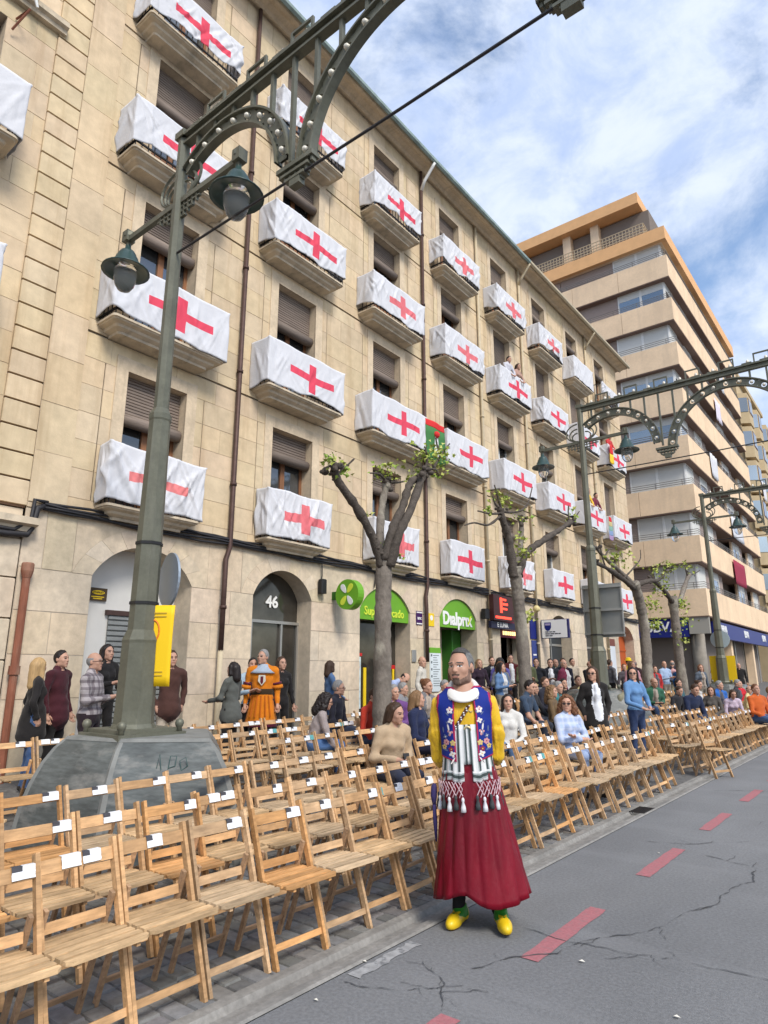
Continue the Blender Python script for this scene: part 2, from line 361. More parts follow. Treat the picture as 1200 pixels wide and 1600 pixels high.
def wall_blocks(parent, y0, y1, z0, z1, ops, course, blen, gaps, stone, mortar, x=FX, gap=.0028, keep=280, name='stone_block', ref=(0, 0)):
    blk = []; back = MB()
    for ri, (a, b, isgap) in enumerate(zrows(z0, z1, ops, course, gaps)):
        for p, q in free(y0, y1, a, b, ops):
            xb = x - (.045 if isgap else .007)
            back.add([(xb, p, a), (xb, q, a), (xb, q, b), (xb, p, b)], [(0, 1, 2, 3)])
            if isgap: continue
            ys = [p]; k = math.floor(p / blen) - 1
            while True:
                j = k * blen + (blen / 2 if ri % 2 else 0) + .13 * math.sin(k * 3.7 + ri * 1.9); k += 1
                if j > q - .18: break
                if j > ys[-1] + .2: ys.append(j)
            ys.append(q)
            for c, d in zip(ys, ys[1:]): blk.append((c, d, a, b))
    stuff(back.build('mortar_bed', mortar, parent, recalc=False))
    def one(mb, c, d, a, b):
        xo = x + random.uniform(-.002, .004); e = gap; t = .002
        mb.add([(xo - .03, c + e, a + e), (xo - .03, d - e, a + e), (xo - .03, d - e, b - e), (xo - .03, c + e, b - e), (xo, c + e + t, a + e + t), (xo, d - e - t, a + e + t), (xo, d - e - t, b - e - t), (xo, c + e + t, b - e - t)],
               [(4, 5, 6, 7), (0, 1, 5, 4), (1, 2, 6, 5), (2, 3, 7, 6), (3, 0, 4, 7)])
    blk.sort(key=lambda r: -((r[1] - r[0]) * (r[3] - r[2])) / (x * x + ((r[0] + r[1]) / 2) ** 2 + ((r[2] + r[3]) / 2 - 1.6) ** 2) ** 1.2)
    for r in blk[:keep]:
        m_ = MB(); one(m_, *r); m_.build(name, stone, parent, tint=blocks_tint(), recalc=False)
    if blk[keep:]:
        m_ = MB(); tt = []
        for r in blk[keep:]:
            one(m_, *r); tt += [blocks_tint()] * 5
        stuff(m_.build(name + 's', stone, parent, tint=tt, recalc=False))
ops = [(c - WHW, c + WHW, a, b) for c in CY for a, b in FLOOR]
slots = [(c + o, c + o + .014, a, b) for c in CY for a, b in FLOOR for o in (-1.02, .99)]
wall_blocks(bld, 4.66, 32.1, 4.10, 17.05, ops + slots, .52, 1.05, [(7.16, 7.20), (10.50, 10.54), (13.62, 13.66)], STONE, MORTAR, keep=200)
# smooth strip at the left end
wall_blocks(bld, 4.08, 4.66, 4.10, 17.05, [], .8, 2, [], STONE, MORTAR, x=FX + .03, keep=16, name='pilaster_block')
# ground floor with arches
ARCH = [(5.20, 7.06), (8.50, 10.12), (11.74, 13.72), (15.10, 17.06), (18.50, 20.30), (22.05, 24.06), (25.5, 27.3), (29.2, 31.2)]
SPR, ATOP = 3.12, 4.02
def arch_arc(a, b, rise, n, off=0.0):
    hw = (b - a) / 2; rr = (hw * hw + rise * rise) / (2 * rise); zc = SPR + rise - rr; ro = rr + off; th = math.acos(max(-1, min(1, (SPR - zc) / ro))); c = (a + b) / 2
    return [(c - ro * math.sin(th - 2 * th * i / n), zc + ro * math.cos(th - 2 * th * i / n)) for i in range(n + 1)]
gops = [(a, b, 0, SPR) for a, b in ARCH]; VT = .30; RISE = .56
halfw = [arch_arc(a, b, RISE, 36, VT)[0][0] for a, b in ARCH]
gops += [(h, a + b - h, SPR, ATOP) for (a, b), h in zip(ARCH, halfw)]
wall_blocks(bld, 4.08, 32.1, 0, ATOP, gops, .62, 1.0, [], STONE_G, MORTAR_G, keep=84, name='ashlar_block', gap=.006)
for (a, b) in ARCH:
    n = 36; inn = arch_arc(a, b, RISE, n); outr = arch_arc(a, b, RISE, n, VT)
    nv = 9
    for k in range(nv):
        i0, i1 = k * 4, k * 4 + 4; poly = [inn[i] for i in range(i0, i1 + 1)] + [outr[i] for i in range(i1, i0 - 1, -1)]
        cy = sum(p[0] for p in poly) / len(poly); cz = sum(p[1] for p in poly) / len(poly)
        poly = [(cy + (p[0] - cy) * .985, cz + (p[1] - cz) * .99) for p in poly]
        MB().extr(poly, 'x', FX - .06, FX + .004).build('voussoir', STONE_G, bld, tint=blocks_tint())
    sp = MB()
    for i in range(n):
        (ya, za), (yb, zb) = outr[i], outr[i + 1]
        sp.add([(FX, ya, za), (FX, yb, zb), (FX, yb, ATOP), (FX, ya, ATOP)], [(0, 1, 2, 3)])
    sp.build('spandrel', STONE_G, bld, tint=blocks_tint(), recalc=False)
    rv = MB()                                             # reveal of the opening
    pts = [(a, 0)] + inn + [(b, 0)]
    rv.grid([[(FX - .01, y, z) for y, z in pts], [(FX - .55, y, z) for y, z in pts]])
    rv.build('reveal', STONE_G, bld, tint=(.95, .95, .95))
# plain body behind, roof, band above the arches, cornice and gutter
body = MB(); body.box(FX - 12, 4.08, -.1, FX - .75, 32.08, 17.2); body.build('wall_core', MORTAR, bld)
MB().box(FX - 12.2, 4.06, 17.22, FX + .3, 32.3, 17.5).build('roof', mat('roof_tile', (.20, .12, .085), .9, noise=(4, .2)), bld)
bm_ = MB(); bm_.extr([(FX - .02, 4.02), (FX + .015, 4.02), (FX + .015, 4.10), (FX - .02, 4.10)], 'y', 4.08, 32.1); bm_.build('band', TRIM, bld)
prof = [(FX - .3, 17.06), (FX + .06, 17.06), (FX + .09, 17.0), (FX + .14, 17.0), (FX + .2, 17.06), (FX + .34, 17.09), (FX + .42, 17.07), (FX + .50, 17.08), (FX + .54, 17.14), (FX + .54, 17.24), (FX - .3, 17.24)]
MB().extr(prof, 'y', 3.95, 32.5).build('cornice', TRIM, bld)
gp = [(FX + .545, 17.16), (FX + .55, 17.09), (FX + .60, 17.05), (FX + .66, 17.09), (FX + .67, 17.17), (FX + .655, 17.17), (FX + .64, 17.10), (FX + .60, 17.07), (FX + .565, 17.10), (FX + .56, 17.16)]
MB().extr(gp, 'y', 3.95, 21.0).build('roof_gutter', COPPER, bld)
MB().extr(gp, 'y', 21.0, 32.5).build('roof_gutter', CREAMPIPE, bld)
# windows
def window(c, fi, rollf, frame, lit):
    za, zb = FLOOR[fi]; a, b = c - WHW, c + WHW; xr = FX - .30
    rv = MB(); rv.grid([[(FX - .012, y, z) for y, z in ((a, za), (a, zb), (b, zb), (b, za), (a, za))], [(xr - .1, y, z) for y, z in ((a, za), (a, zb), (b, zb), (b, za), (a, za))]])
    w = rv.build('window', TRIM, bld, recalc=False)
    f = MB(); t = .07
    f.box(xr - .06, a, za, xr, a + t, zb); f.box(xr - .06, b - t, za, xr, b, zb); f.box(xr - .06, a + t, zb - t, xr, b - t, zb); f.box(xr - .06, a + t, za, xr, b - t, za + .12); f.box(xr - .05, c - .06, za + .12, xr + .01, c + .06, zb - t)
    f.box(xr - .05, a + t, za + .75, xr - .004, c - .06, za + .83); f.box(xr - .05, c + .06, za + .75, xr - .004, b - t, za + .83)
    f.build('frame', frame, w)
    for p, q in ((a + t, c - .06), (c + .06, b - t)):
        MB().box(xr - .045, p, za + .12, xr - .03, q, zb - t).build('pane', GLASS, w)
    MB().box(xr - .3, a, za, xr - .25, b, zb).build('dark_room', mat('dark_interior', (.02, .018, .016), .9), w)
    h = (zb - za) * rollf; s = MB(); k = 0; z = zb
    n = max(3, int(h / .055))
    for i in range(n):
        z1 = zb - h * i / n; z0 = zb - h * (i + 1) / n; s.extr([(xr + .10, z0 + .004), (xr + .118, z0 + .008), (xr + .118, z1 - .008), (xr + .10, z1 - .004)], 'y', a + .01, b - .01)
    s.build('shutter', SHUT, w)
    rr = .115 if rollf < .6 else .05
    zr = zb - h - rr * .7
    MB().tube([(xr + .15, a + .015, zr), (xr + .15, c, zr), (xr + .15, b - .015, zr)], rr, 12).build('shutter_roll', SHUT, w, smooth=True)
    # surround slightly proud of the wall
    sr = MB(); pz = .018
    sr.box(FX - .02, a - .22, za - .0, FX + pz, a, zb + .24); sr.box(FX - .02, b, za, FX + pz, b + .22, zb + .24); sr.box(FX - .02, a, zb, FX + pz - .002, b, zb + .238)
    sr.build('surround', TRIM, w)
rolls = {(4, 2): .95, (5, 2): .62, (7, 1): .75, (6, 2): .85, (0, 2): .30, (2, 1): .26, (6, 1): .45}
for k, c in enumerate(CY):
    for fi in range(4):
        window(c, fi, rolls.get((k, fi), random.choice([.20, .24, .27, .31])), FRAMEWH if (k in (4, 5) and fi in (1, 0)) else FRAMEW, 0)
# balconies
CROSSLAB = {}
def rounded(y0, y1, d, r, n=4):
    pts = [(0, y0)]
    for i in range(n + 1):
        t = PI / 2 * i / n; pts.append((d - r + r * math.sin(t), y0 + r - r * math.cos(t)))
    for i in range(n + 1):
        t = PI / 2 * i / n; pts.append((d - r + r * math.cos(t), y1 - r + r * math.sin(t)))
    pts.append((0, y1)); return pts
def balcony(parent, c, zf, hw, d, x=FX, scroll=False):
    s = MB(); P = []
    for (grow, z) in ((-.24, -.21), (-.23, -.17), (-.15, -.13), (-.13, -.09), (-.05, -.065), (-.04, -.045), (-.015, -.04), (-.015, 0), (-.03, .004)):
        hh = hw + grow; dd = max(.08, d + grow); P.append([(x - .01 + px, py, zf + z) for px, py in rounded(c - hh, c + hh, dd, .07)])
    s.grid(P); s.add(P[-1], [tuple(range(len(P[-1])))]); s.add(P[0], [tuple(range(len(P[0]) - 1, -1, -1))])
    b = s.build('balcony', SLAB, parent)
    r = MB(); e = .05; ys0, ys1 = c - hw + e, c + hw - e; xf = x + d - e
    for z in (zf + .10, zf + .97):
        r.bar((x, ys0, z), (xf, ys0, z), .03, .03, (0, 1, 0)); r.bar((x, ys1, z), (xf, ys1, z), .03, .03, (0, 1, 0)); r.bar((xf, ys0, z), (xf, ys1, z), .03, .03, (1, 0, 0))
    n = int((ys1 - ys0) / .12)
    for i in range(n + 1):
        y = ys0 + (ys1 - ys0) * i / n; r.bar((xf, y, zf), (xf, y, zf + .97), .014, .014, (1, 0, 0))
    for y in (ys0, ys1):
        m = max(2, int(d / .12))
        for i in range(1, m): r.bar((x + (d - e) * i / m, y, zf), (x + (d - e) * i / m, y, zf + .97), .014, .014, (1, 0, 0))
    r.build('railing', IRON, b)
    return b
# flags
def flag_mat(name, cross, red=(.66, .065, .11)):
    m = mat(name, (.61, .612, .64), .85, noise=(3, .04), bump=(7, .5, .03, (1, 1, .5)))
    if cross:
        nd, lk, b = nodes_of(m); uv = nd.new('ShaderNodeUVMap'); sp = nd.new('ShaderNodeSeparateXYZ'); lk.new(uv.outputs[0], sp.inputs[0])
        src = b.inputs['Base Color'].links[0].from_socket
        def lt(o, v):
            a = nd.new('ShaderNodeMath'); a.operation = 'ABSOLUTE'; lk.new(o, a.inputs[0]); l = nd.new('ShaderNodeMath'); l.operation = 'LESS_THAN'; l.inputs[1].default_value = v; lk.new(a.outputs[0], l.inputs[0]); return l.outputs[0]
        def op(o, a, c):
            q = nd.new('ShaderNodeMath'); q.operation = o; lk.new(a, q.inputs[0]); lk.new(c, q.inputs[1]); return q.outputs[0]
        h = op('MULTIPLY', lt(sp.outputs['X'], cross[0]), lt(sp.outputs['Y'], cross[1])); v = op('MULTIPLY', lt(sp.outputs['X'], cross[2]), lt(sp.outputs['Y'], cross[3]))
        k = op('MAXIMUM', h, v); x = nd.new('ShaderNodeMix'); x.data_type = 'RGBA'; x.inputs['B'].default_value = (*red, 1); lk.new(k, x.inputs['Factor']); lk.new(src, x.inputs['A']); lk.new(x.outputs['Result'], b.inputs['Base Color'])
    return m
FLAGM = flag_mat('flag_cloth', (.68, .082, .105, .33)); FLAGF = flag_mat('flag_cloth_faded', (.58, .095, .11, .31), (.66, .16, .18)); FLAGH = flag_mat('flag_cloth_bar', (.58, .08, 0, 0), (.68, .2, .2)); FLAGN = flag_mat('flag_cloth_plain', None)
def flag(label, c, zf, hw, d, m, seed, cshift=.12, sideL=1.0, sideR=1.0, sag=.05, top=1.02, bot=.0, x=FX, group='red cross flags on the balconies', wr=1.0, cz=.5):
    rr = random.Random(seed); y0, y1 = c - hw - .015, c + hw + .015; D = d - .02; r = .02
    path = []                                              # plan path from wall, round the front, back to wall
    def addp(px, py): path.append((px, py))
    for i in range(19): addp(D * (1 - sideL) + (D * sideL - r) * i / 18, y0)
    for i in range(1, 4): t = PI / 2 * i / 4; addp(D - r + r * math.sin(t), y0 + r - r * math.cos(t))
    for i in range(97): addp(D, y0 + r + (y1 - y0 - 2 * r) * i / 96)
    for i in range(1, 4): t = PI / 2 * i / 4; addp(D - r + r * math.cos(t), y1 - r + r * math.sin(t))
    if sideR > 0:
        for i in range(7): addp(D - r - (D - r) * sideR * i / 6, y1)
    path = np.array(path); L = np.concatenate([[0], np.cumsum(np.hypot(*np.diff(path, axis=0).T))])
    ic = np.argmin(np.hypot(path[:, 0] - D, path[:, 1] - (c + cshift))); u = L - L[ic]
    tn = np.gradient(path, axis=0); tn /= np.linalg.norm(tn, axis=1)[:, None]; nrm = np.stack([tn[:, 1], -tn[:, 0]], 1)
    nv = 26; vs = []; uvs = []; U0, U1 = u[0], u[-1]
    ph = [rr.uniform(0, 6.3) for _ in range(12)]
    folds = []
    for _ in range(int(46 * wr)):
        u0 = rr.uniform(U0, U1); folds.append((u0, rr.uniform(-.7, .7), rr.uniform(.018, .055), rr.choice((1, 1, -1)) * rr.uniform(.006, .022) * wr, rr.uniform(0, .5), rr.uniform(.6, 1.3)))
    cor = [u[np.argmin(np.hypot(path[:, 0] - D, path[:, 1] - y_))] for y_ in (y0, y1)]
    for uc, sg in zip(cor, (1, -1)):                        # tension folds fanning from the two rail corners
        for q in range(5): folds.append((uc, sg * (.12 + .26 * q + rr.uniform(-.05, .05)), rr.uniform(.016, .03), rr.uniform(.006, .014) * wr, 0, 1.2))
    for j in range(nv + 1):
        t = j / nv                                         # 0 top .. 1 bottom
        w = .010 * t * wr * np.sin(3.1 * u + ph[0] + 1.5 * t)
        for (u0, kk, wd, am, t0, t1) in folds:
            env = np.clip((t - t0 + .12) / .25, 0, 1) * np.clip((t1 - t) / .3, 0, 1); w = w + am * env * np.exp(-((u - u0 - kk * t) / (wd * (.7 + .8 * t))) ** 2)
        outw = .010 + np.maximum(-.010, w)
        zb = bot + sag * (.5 * np.sin(1.7 * u + ph[5]) + .35 * np.sin(4.1 * u + ph[6]) + .2 * np.sin(9 * u + ph[7])) + sag * .4
        ztop = top + .010 * np.sin(6 * u + ph[8]) - .014 * np.abs(np.sin(3.1 * u + ph[9]))
        z = zf + ztop + (zb - ztop) * t
        for i in range(len(path)):
            p = path[i] + nrm[i] * outw[i]; vs.append((x + p[0], p[1], z[i])); uvs.append((u[i] + .025 * t * math.sin(u[i] * 3 + ph[10]) + .5 * w[i], (z[i] - zf - cz) + .02 * math.sin(4 * u[i] + ph[11]) + .6 * w[i]))
    k = len(path); # top edge folded back over the rail
    fs = [(j * k + i, j * k + i + 1, (j + 1) * k + i + 1, (j + 1) * k + i) for j in range(nv) for i in range(k - 1)]
    me = bpy.data.meshes.new('balcony_flag'); me.from_pydata(vs, [], fs); me.materials.append(m); uvl = me.uv_layers.new(name='UVMap')
    vi = np.zeros(len(me.loops), int); me.loops.foreach_get('vertex_index', vi); uvl.data.foreach_set('uv', np.array(uvs)[vi].ravel()); me.polygons.foreach_set('use_smooth', [True] * len(me.polygons))
    o = link('balcony_flag', me); sol = o.modifiers.new('cloth', 'SOLIDIFY'); sol.thickness = .005; sol.offset = 0
    return tag(o, label, 'flag', group)
colname = ['first', 'second', 'third', 'fourth', 'fifth', 'sixth', 'seventh', 'eighth']
flname = ['lowest', 'second', 'third', 'top']
BZ = [4.24, 7.38, 10.72, 13.82]
for k, c in enumerate(CY):
    for fi in range(4):
        hw = (.90, 1.14, 1.12, 1.06)[fi]; d = (.40, .58, .58, .56)[fi]
        balcony(bld, c - (.12 if fi else .05), BZ[fi], hw, d)
        if (k, fi) in ((7, 3),):
            flag('white flag bunched up on the top balcony of the last column', c - .12, BZ[fi], hw, d, FLAGN, 77, sideL=0.1, sag=.2, bot=.35, wr=2); continue
        m = FLAGM; kw = {}
        desc = 'white flag with a red cross'
        if fi == 0 and k in (0,): m = FLAGH; desc = 'wrinkled white flag with a red horizontal bar'; kw = dict(wr=1.6, cshift=.0)
        elif fi == 0 and k in (1, 2, 4): m = FLAGF; desc = 'wrinkled white flag with a faded red cross'; kw = dict(wr=1.5)
        elif (k, fi) == (6, 3): m = FLAGN; desc = 'plain white flag without a cross'
        elif fi == 3: kw = dict(sag=.14, wr=1.5, bot=.10); m = FLAGF if k > 2 else FLAGM
        elif fi == 2: kw = dict(sag=.10, wr=1.3, bot=.06); m = FLAGF if k in (2, 3) else FLAGM
        if fi == 1: kw.setdefault('sag', .085)
        if fi == 0: kw['sideR'] = .6; kw['sideL'] = .9
        flag(f'{desc}, {flname[fi]} balcony of {colname[k]} column from left', c - (.12 if fi else .05), BZ[fi], hw, d, m, 100 + k * 7 + fi, **kw)
# green and red banner between the third and fourth columns, rainbow and striped cloths further along
GB = mat('green_banner', (.05, .17, .05), .8); RB = mat('red_banner', (.62, .03, .03), .8)
def hang(name, label, y0, y1, z0, z1, mats, bands, x=FX + .60, cat='flag'):
    m_ = MB(); n = 14
    for bi, (t0, t1) in enumerate(bands):
        P = [[(x + .02 * math.sin(9 * y + 3 * t), y, z1 + (z0 - z1) * t - .05 * math.sin((y - y0) / (y1 - y0) * PI) * t) for y in np.linspace(y0, y1, n)] for t in np.linspace(t0, t1, 6)]
        m_.grid(P, bi)
    o = m_.build(name, mats, smooth=True, recalc=False); s_ = o.modifiers.new('c', 'SOLIDIFY'); s_.thickness = .005; return tag(o, label, cat)
gb = hang('hanging_banner', 'green banner with red top strip hanging between two second-floor balconies', 13.72, 14.62, 7.2, 8.35, [RB, GB], [(0, .16), (.16, 1)])
m_ = MB(); m_.ball((FX + .63, 14.17, 7.98), .10, 10, 1); m_.extr([(14.05, 7.35), (14.30, 7.35), (14.24, 7.9), (14.10, 7.9)], 'x', FX + .625, FX + .635, 0); m_.build('emblem', [WHITE, RB], gb)
hang('hanging_banner', 'rainbow striped cloth hanging beside the last second-floor balcony', 27.45, 27.85, 7.2, 8.2, [RB, mat('rb_y', (.5, .42, .2)), mat('rb_g', (.2, .36, .3)), mat('rb_b', (.2, .28, .45)), mat('rb_v', (.32, .22, .38))], [(0, .2), (.2, .4), (.4, .6), (.6, .8), (.8, 1)])
hang('hanging_banner', 'red and yellow striped cloth on the last third-floor balcony', 28.15, 28.55, 10.8, 11.7, [RB, mat('ban_y', (.8, .5, .03))], [(0, .5), (.5, 1)], x=FX + .68)
# drain pipes
def pipe(parent, y, z0, z1, m, r=.05, x=FX + .08, kink=None):
    p = [(x, y, z1), (x, y, (kink or z0) + .35)] if kink else [(x, y, z1)]
    if kink: p += [(x, y - .08, kink + .1), (x + .03, y - .1, kink - .2)]
    p += [(x + (.03 if kink else 0), y - (.1 if kink else 0), z0)]
    q = MB().tube(p, r, 10); 
    for z in np.arange(z0 + .8, z1, 2.4): q.lathe([(r * 1.35, -.03), (r * 1.35, .03)], 10, (x + (.03 if kink and z < kink else 0), y - (.1 if kink and z < kink else 0), z))
    return q.build('drain_pipe', m, parent, smooth=True)
pipe(bld, 7.80, 2.0, 17.0, BROWNM, kink=3.6)
pipe(bld, 14.42, 1.9, 17.0, BROWNM, kink=3.5)
for y in (17.75, 21.0, 27.7): pipe(bld, y, 1.8, 17.0, CREAMPIPE)
MB().tube([(FX + .11, 7.70, .05), (FX + .11, 7.70, 1.0), (FX + .11, 7.70, 2.02)], .05, 10).build('drain_pipe', CREAMPIPE, bld, smooth=True)
for y in (14.42, 21.0, 27.7):
    MB().tube([(FX + .6, y, 17.06), (FX + .52, y, 16.95), (FX + .25, y - .05, 16.55), (FX + .08, y, 16.3)], .05, 8).build('downspout', CREAMPIPE if y > 15 else WHITE, bld, smooth=True)
# bundle of cables along the first-floor band
cb = MB()
for k in range(5):
    oy = .02 * k; pts = []
    for y in np.arange(4.3, 32, .35): pts.append((FX + .07 + .02 * (k % 2), y, 4.06 - .004 * max(0, y - 12) + .035 * k - .07 + .02 * math.sin(y * 1.7 + k) + .012 * math.sin(y * 5 + 2 * k)))
    cb.tube(pts, .022, 6)
cb.tube([(FX + .07, 4.3, 4.05), (FX + .09, 4.2, 4.0), (FX + .1, 4.16, 3.7), (FX + .1, 4.1, 3.58), (FX + .12, 3.8, 3.55), (FX + .12, 2.5, 3.55)], .045, 8)
cb.tube([(FX + .07, 4.35, 4.12), (FX + .09, 4.15, 4.12), (FX + .12, 4.12, 3.8), (FX + .12, 3.9, 3.62), (FX + .14, 2.5, 3.64)], .03, 8)
for y, z in ((10.35, 3.5), (12.2, 3.62)): cb.tube([(FX + .07, y, 4.0), (FX + .05, y + .03, z + .2), (FX + .05, y, z)], .014, 6)
tag(cb.build('cable_bundle', CABLE, smooth=True), 'thick black cable bundle sagging along the stone facade above the shop arches', 'cable')
tag(MB().cbox(FX + .02, 10.28, 3.3, FX + .16, 10.44, 3.62, .02).build('junction_box', IRON), 'small dark junction box on the wall beside the round green sign', 'box')

# ------------------------------------------------------------------ neighbouring building at the left
lb = thing('stone_building', 'beige stone building at the left edge with grooved corner blocks and a red rain pipe', 'building', (FX, -2, 0))
lops = [(1.35, 2.78, 11.0 - 1.9, 12.0), (1.35, 2.78, 5.1, 8.2), (1.35, 2.78, 12.6, 15.5)]
wall_blocks(lb, -6, 3.56, 4.0, 17.05, lops, .52, 1.1, [], STONE, MORTAR, keep=40, x=FX - .02)
for i in range(33):
    z0 = 4.02 + i * .395
    MB().cbox(FX - .06, 3.562, z0 + .015, FX + .02, 4.078, z0 + .395 - .015, .008).build('corner_block', STONE, lb, tint=blocks_tint(.95, 1.08))
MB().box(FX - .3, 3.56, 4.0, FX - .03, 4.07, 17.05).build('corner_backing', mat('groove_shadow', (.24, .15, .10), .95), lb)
for i in range(6):
    z0 = .05 + i * .58
    for y0, y1 in ((1.2, 2.55), (2.57, 4.06)): MB().cbox(FX - .06, y0, z0 + .012, FX + .02, y1, z0 + .568, .01).build('base_block', STONE_G, lb, tint=blocks_tint())
MB().box(FX - 12, -6, -.1, FX - .05, 4.06, 3.98).build('wall_core', MORTAR, lb)
MB().box(FX - 12, -6, 3.98, FX - .6, 4.06, 17.2).build('wall_core', MORTAR, lb)
for (z, d, y1) in ((3.62, .22, 4.2), (12.36, .16, 3.66)):
    MB().extr([(FX - .05, z), (FX + d * .5, z), (FX + d * .6, z + .07), (FX + d, z + .1), (FX + d, z + .2), (FX - .05, z + .24)], 'y', -6, y1).build('ledge', SLAB, lb)
for (a, b, c, d) in lops:
    w = MB().grid([[(FX - .03, y, z) for y, z in ((a, c), (a, d), (b, d), (b, c))], [(FX - .5, y, z) for y, z in ((a, c), (a, d), (b, d), (b, c))]]).build('window', TRIM, lb)
    m_ = MB()
    for y in (a, (a + b) / 2 - .04, b - .08): m_.box(FX - .36, y, c, FX - .28, y + .08, d)
    m_.box(FX - .36, a, d - .1, FX - .28, b, d); m_.build('frame', mat('maroon_wood', (.12, .03, .03), .6), w)
    MB().box(FX - .34, a, c, FX - .32, b, d).build('pane', GLASS, w)
m_ = MB().tube([(FX + .1, 4.17, 3.15), (FX + .1, 4.17, 2), (FX + .1, 4.17, .1)], .055, 10); m_.lathe([(.06, -.1), (.085, .0), (.085, .1), (.075, .12)], 10, (FX + .1, 4.17, 3.05)); m_.lathe([(.075, -.06), (.075, .06)], 10, (FX + .1, 4.17, 1.65)); m_.build('drain_pipe', REDPIPE, lb, smooth=False)
for zf in (9.45, 6.62):
    balcony(lb, 1.95, zf, 1.1, .62)
    flag('white flag with red bar on the ' + ('upper' if zf > 8 else 'lower') + ' balcony at the left edge', 1.95, zf, 1.1, .62, FLAGM, 5 + int(zf), sag=.05, cshift=-.2)
MB().tube([(FX, 2.9, 12.05), (FX + .3, 2.98, 12.1), (FX + .05, 2.85, 11.75)], .018, 6).build('bracket', REDPIPE, lb)
tag(MB().tube([(FX + .2, 3.05, 12.9), (FX + .24, 3.06, 12.7), (FX + .25, 3.04, 12.45), (FX + .24, 3.1, 12.3)], [.03, .035, .03, .02], 6).build('tied_cloth', WHITE), 'knotted white cloth tied to a ledge high at the left', 'cloth')
# ------------------------------------------------------------------ infill of the arches, shop signs
GREEN = mat('shop_green', (.14, .36, .022), .45, noise=(3, .04)); LIME = mat('lime_lettering', (.62, .72, .06), .5); DKGREEN = mat('dark_green', (.025, .12, .012), .5)
NAVY = mat('navy_sign', (.012, .02, .16), .45); ALU = mat('aluminium', (.42, .41, .38), .4, metal=.7); GREYSH = mat('grey_shutter', (.24, .25, .245), .6, noise=(4, .1)); REDS = mat('red_sign', (.50, .02, .02), .5)
DARK = mat('dark_interior', (.02, .018, .016), .9); YEL = mat('yellow_sign', (.78, .54, .015), .6)
def arch_panel(a, b, z0, x, d, m, name, parent, rise=RISE):
    pts = [(a, z0)] + arch_arc(a, b, rise, 24) + [(b, z0)]
    return MB().extr(pts, 'x', x - d, x).build(name, m, parent)
a, b = ARCH[0]                                              # white niche with grey roller shutter
arch_panel(a, b, 0, FX - .5, .04, WHITEWALL, 'niche_wall', bld)
s_ = MB()
for i in range(28): s_.extr([(FX - .49, .1 + i * .088), (FX - .455, .12 + i * .088), (FX - .455, .17 + i * .088), (FX - .49, .186 + i * .088)], 'y', 5.80, 6.95)
s_.build('roller_shutter', GREYSH, bld)
MB().box(FX - .49, 5.74, 2.56, FX - .43, 7.0, 2.64).build('shutter_lintel', BROWNM, bld)
al = MB().box(FX - .49, 5.42, 2.78, FX - .46, 5.73, 2.99).build('alarm_sign', mat('alarm_brown', (.07, .045, .02), .5)); tag(al, 'small dark alarm sign with yellow oval in the white niche', 'sign')
m_ = MB().extr([(5.575 + .11 * math.cos(t) * (1 if abs(math.cos(t)) < .9 else 1), 2.915 + .035 * math.sin(t)) for t in np.linspace(0, 2 * PI, 20, endpoint=False)], 'x', FX - .46, FX - .455); m_.build('oval', YEL, al)
text_mesh('lettering', 'STANLEY', .045, IRON, al, (FX - .452, 5.575, 2.915), ROT_X, .003, bold=.001)
m_ = MB()
for i in range(2): m_.box(FX - .46, 5.46 + i * .03, 2.835 - i * .03, FX - .457, 5.68 - i * .03, 2.85 - i * .03)
m_.build('print', YEL, al)
a, b = ARCH[1]                                              # glazed doorway 46
xd = FX - .38
arch_panel(a, b, 0.05, xd - .05, .012, GLASSD, 'door_glass', bld)
dr = MB(); dr.box(xd - .05, a, 2.62, xd + .02, b, 2.68); dr.box(xd - .045, a, .1, xd + .01, a + .05, 2.62); dr.box(xd - .045, a + .28, .1, xd + .01, a + .33, 2.62); dr.box(xd - .045, b - .52, .1, xd + .01, b - .47, 2.62); dr.box(xd - .045, b - .05, .1, xd + .01, b, 2.62); dr.box(xd - .045, a, .08, xd + .01, b, .16)
dr.build('door_frame', ALU, bld)
num = text_mesh('house_number', '46', .34, WHITE, None, (xd - .03, 9.36, 3.06), ROT_X, .02, bold=.008); tag(num, 'white house number 46 on the dark glass above the door', 'number')
MB().box(xd - 1.6, a, 0, xd - 1.5, b, 3.7).build('hall_wall', mat('hall_brown', (.09, .06, .03), .6), bld)
# supermarket: two green arches
for (a, b), txt, tm, sz, off in ((ARCH[2], 'Supermercado', LIME, .29, 0), (ARCH[3], 'Dıalprıx', WHITE, .50, 0)):
    root = thing('shop_sign', 'green arched shop sign reading ' + ('Supermercado in lime letters' if sz < .4 else 'Dialprix in bold white letters'), 'sign', (FX, (a + b) / 2, 2.84))
    pts = [(a + .01, 2.86)] + [(y, z - .01) for y, z in arch_arc(a, b, RISE, 24)] + [(b - .01, 2.86)]
    MB().extr(pts, 'x', FX - .12, FX - .05).build('panel', GREEN, root)
    text_mesh('lettering', txt, sz, tm, root, (FX - .045, (a + b) / 2 + (.0), 3.06 if sz < .4 else 3.10), ROT_X, .02, bold=.004 if sz < .4 else .018, sx=.92 if sz < .4 else .95)
    if sz > .4: MB().extr([(16.62, 2.99), (16.69, 2.99), (16.85, 3.24), (16.78, 3.24)], 'x', FX - .046, FX - .032).build('leaf_mark', LIME, root)
a, b = ARCH[2]
MB().box(FX - .5, a, .1, FX - .48, b, 2.86).build('shop_window', GLASSD, bld)
MB().box(FX - 2.4, a, 0, FX - 2.3, b, 3.7).build('shop_back', mat('shop_back', (.05, .055, .05), .8), bld)
m_ = MB(); m_.box(FX - .48, a + .02, 2.02, FX - .45, a + .62, 2.09); r_ = m_.build('poster_strip', REDS, bld)
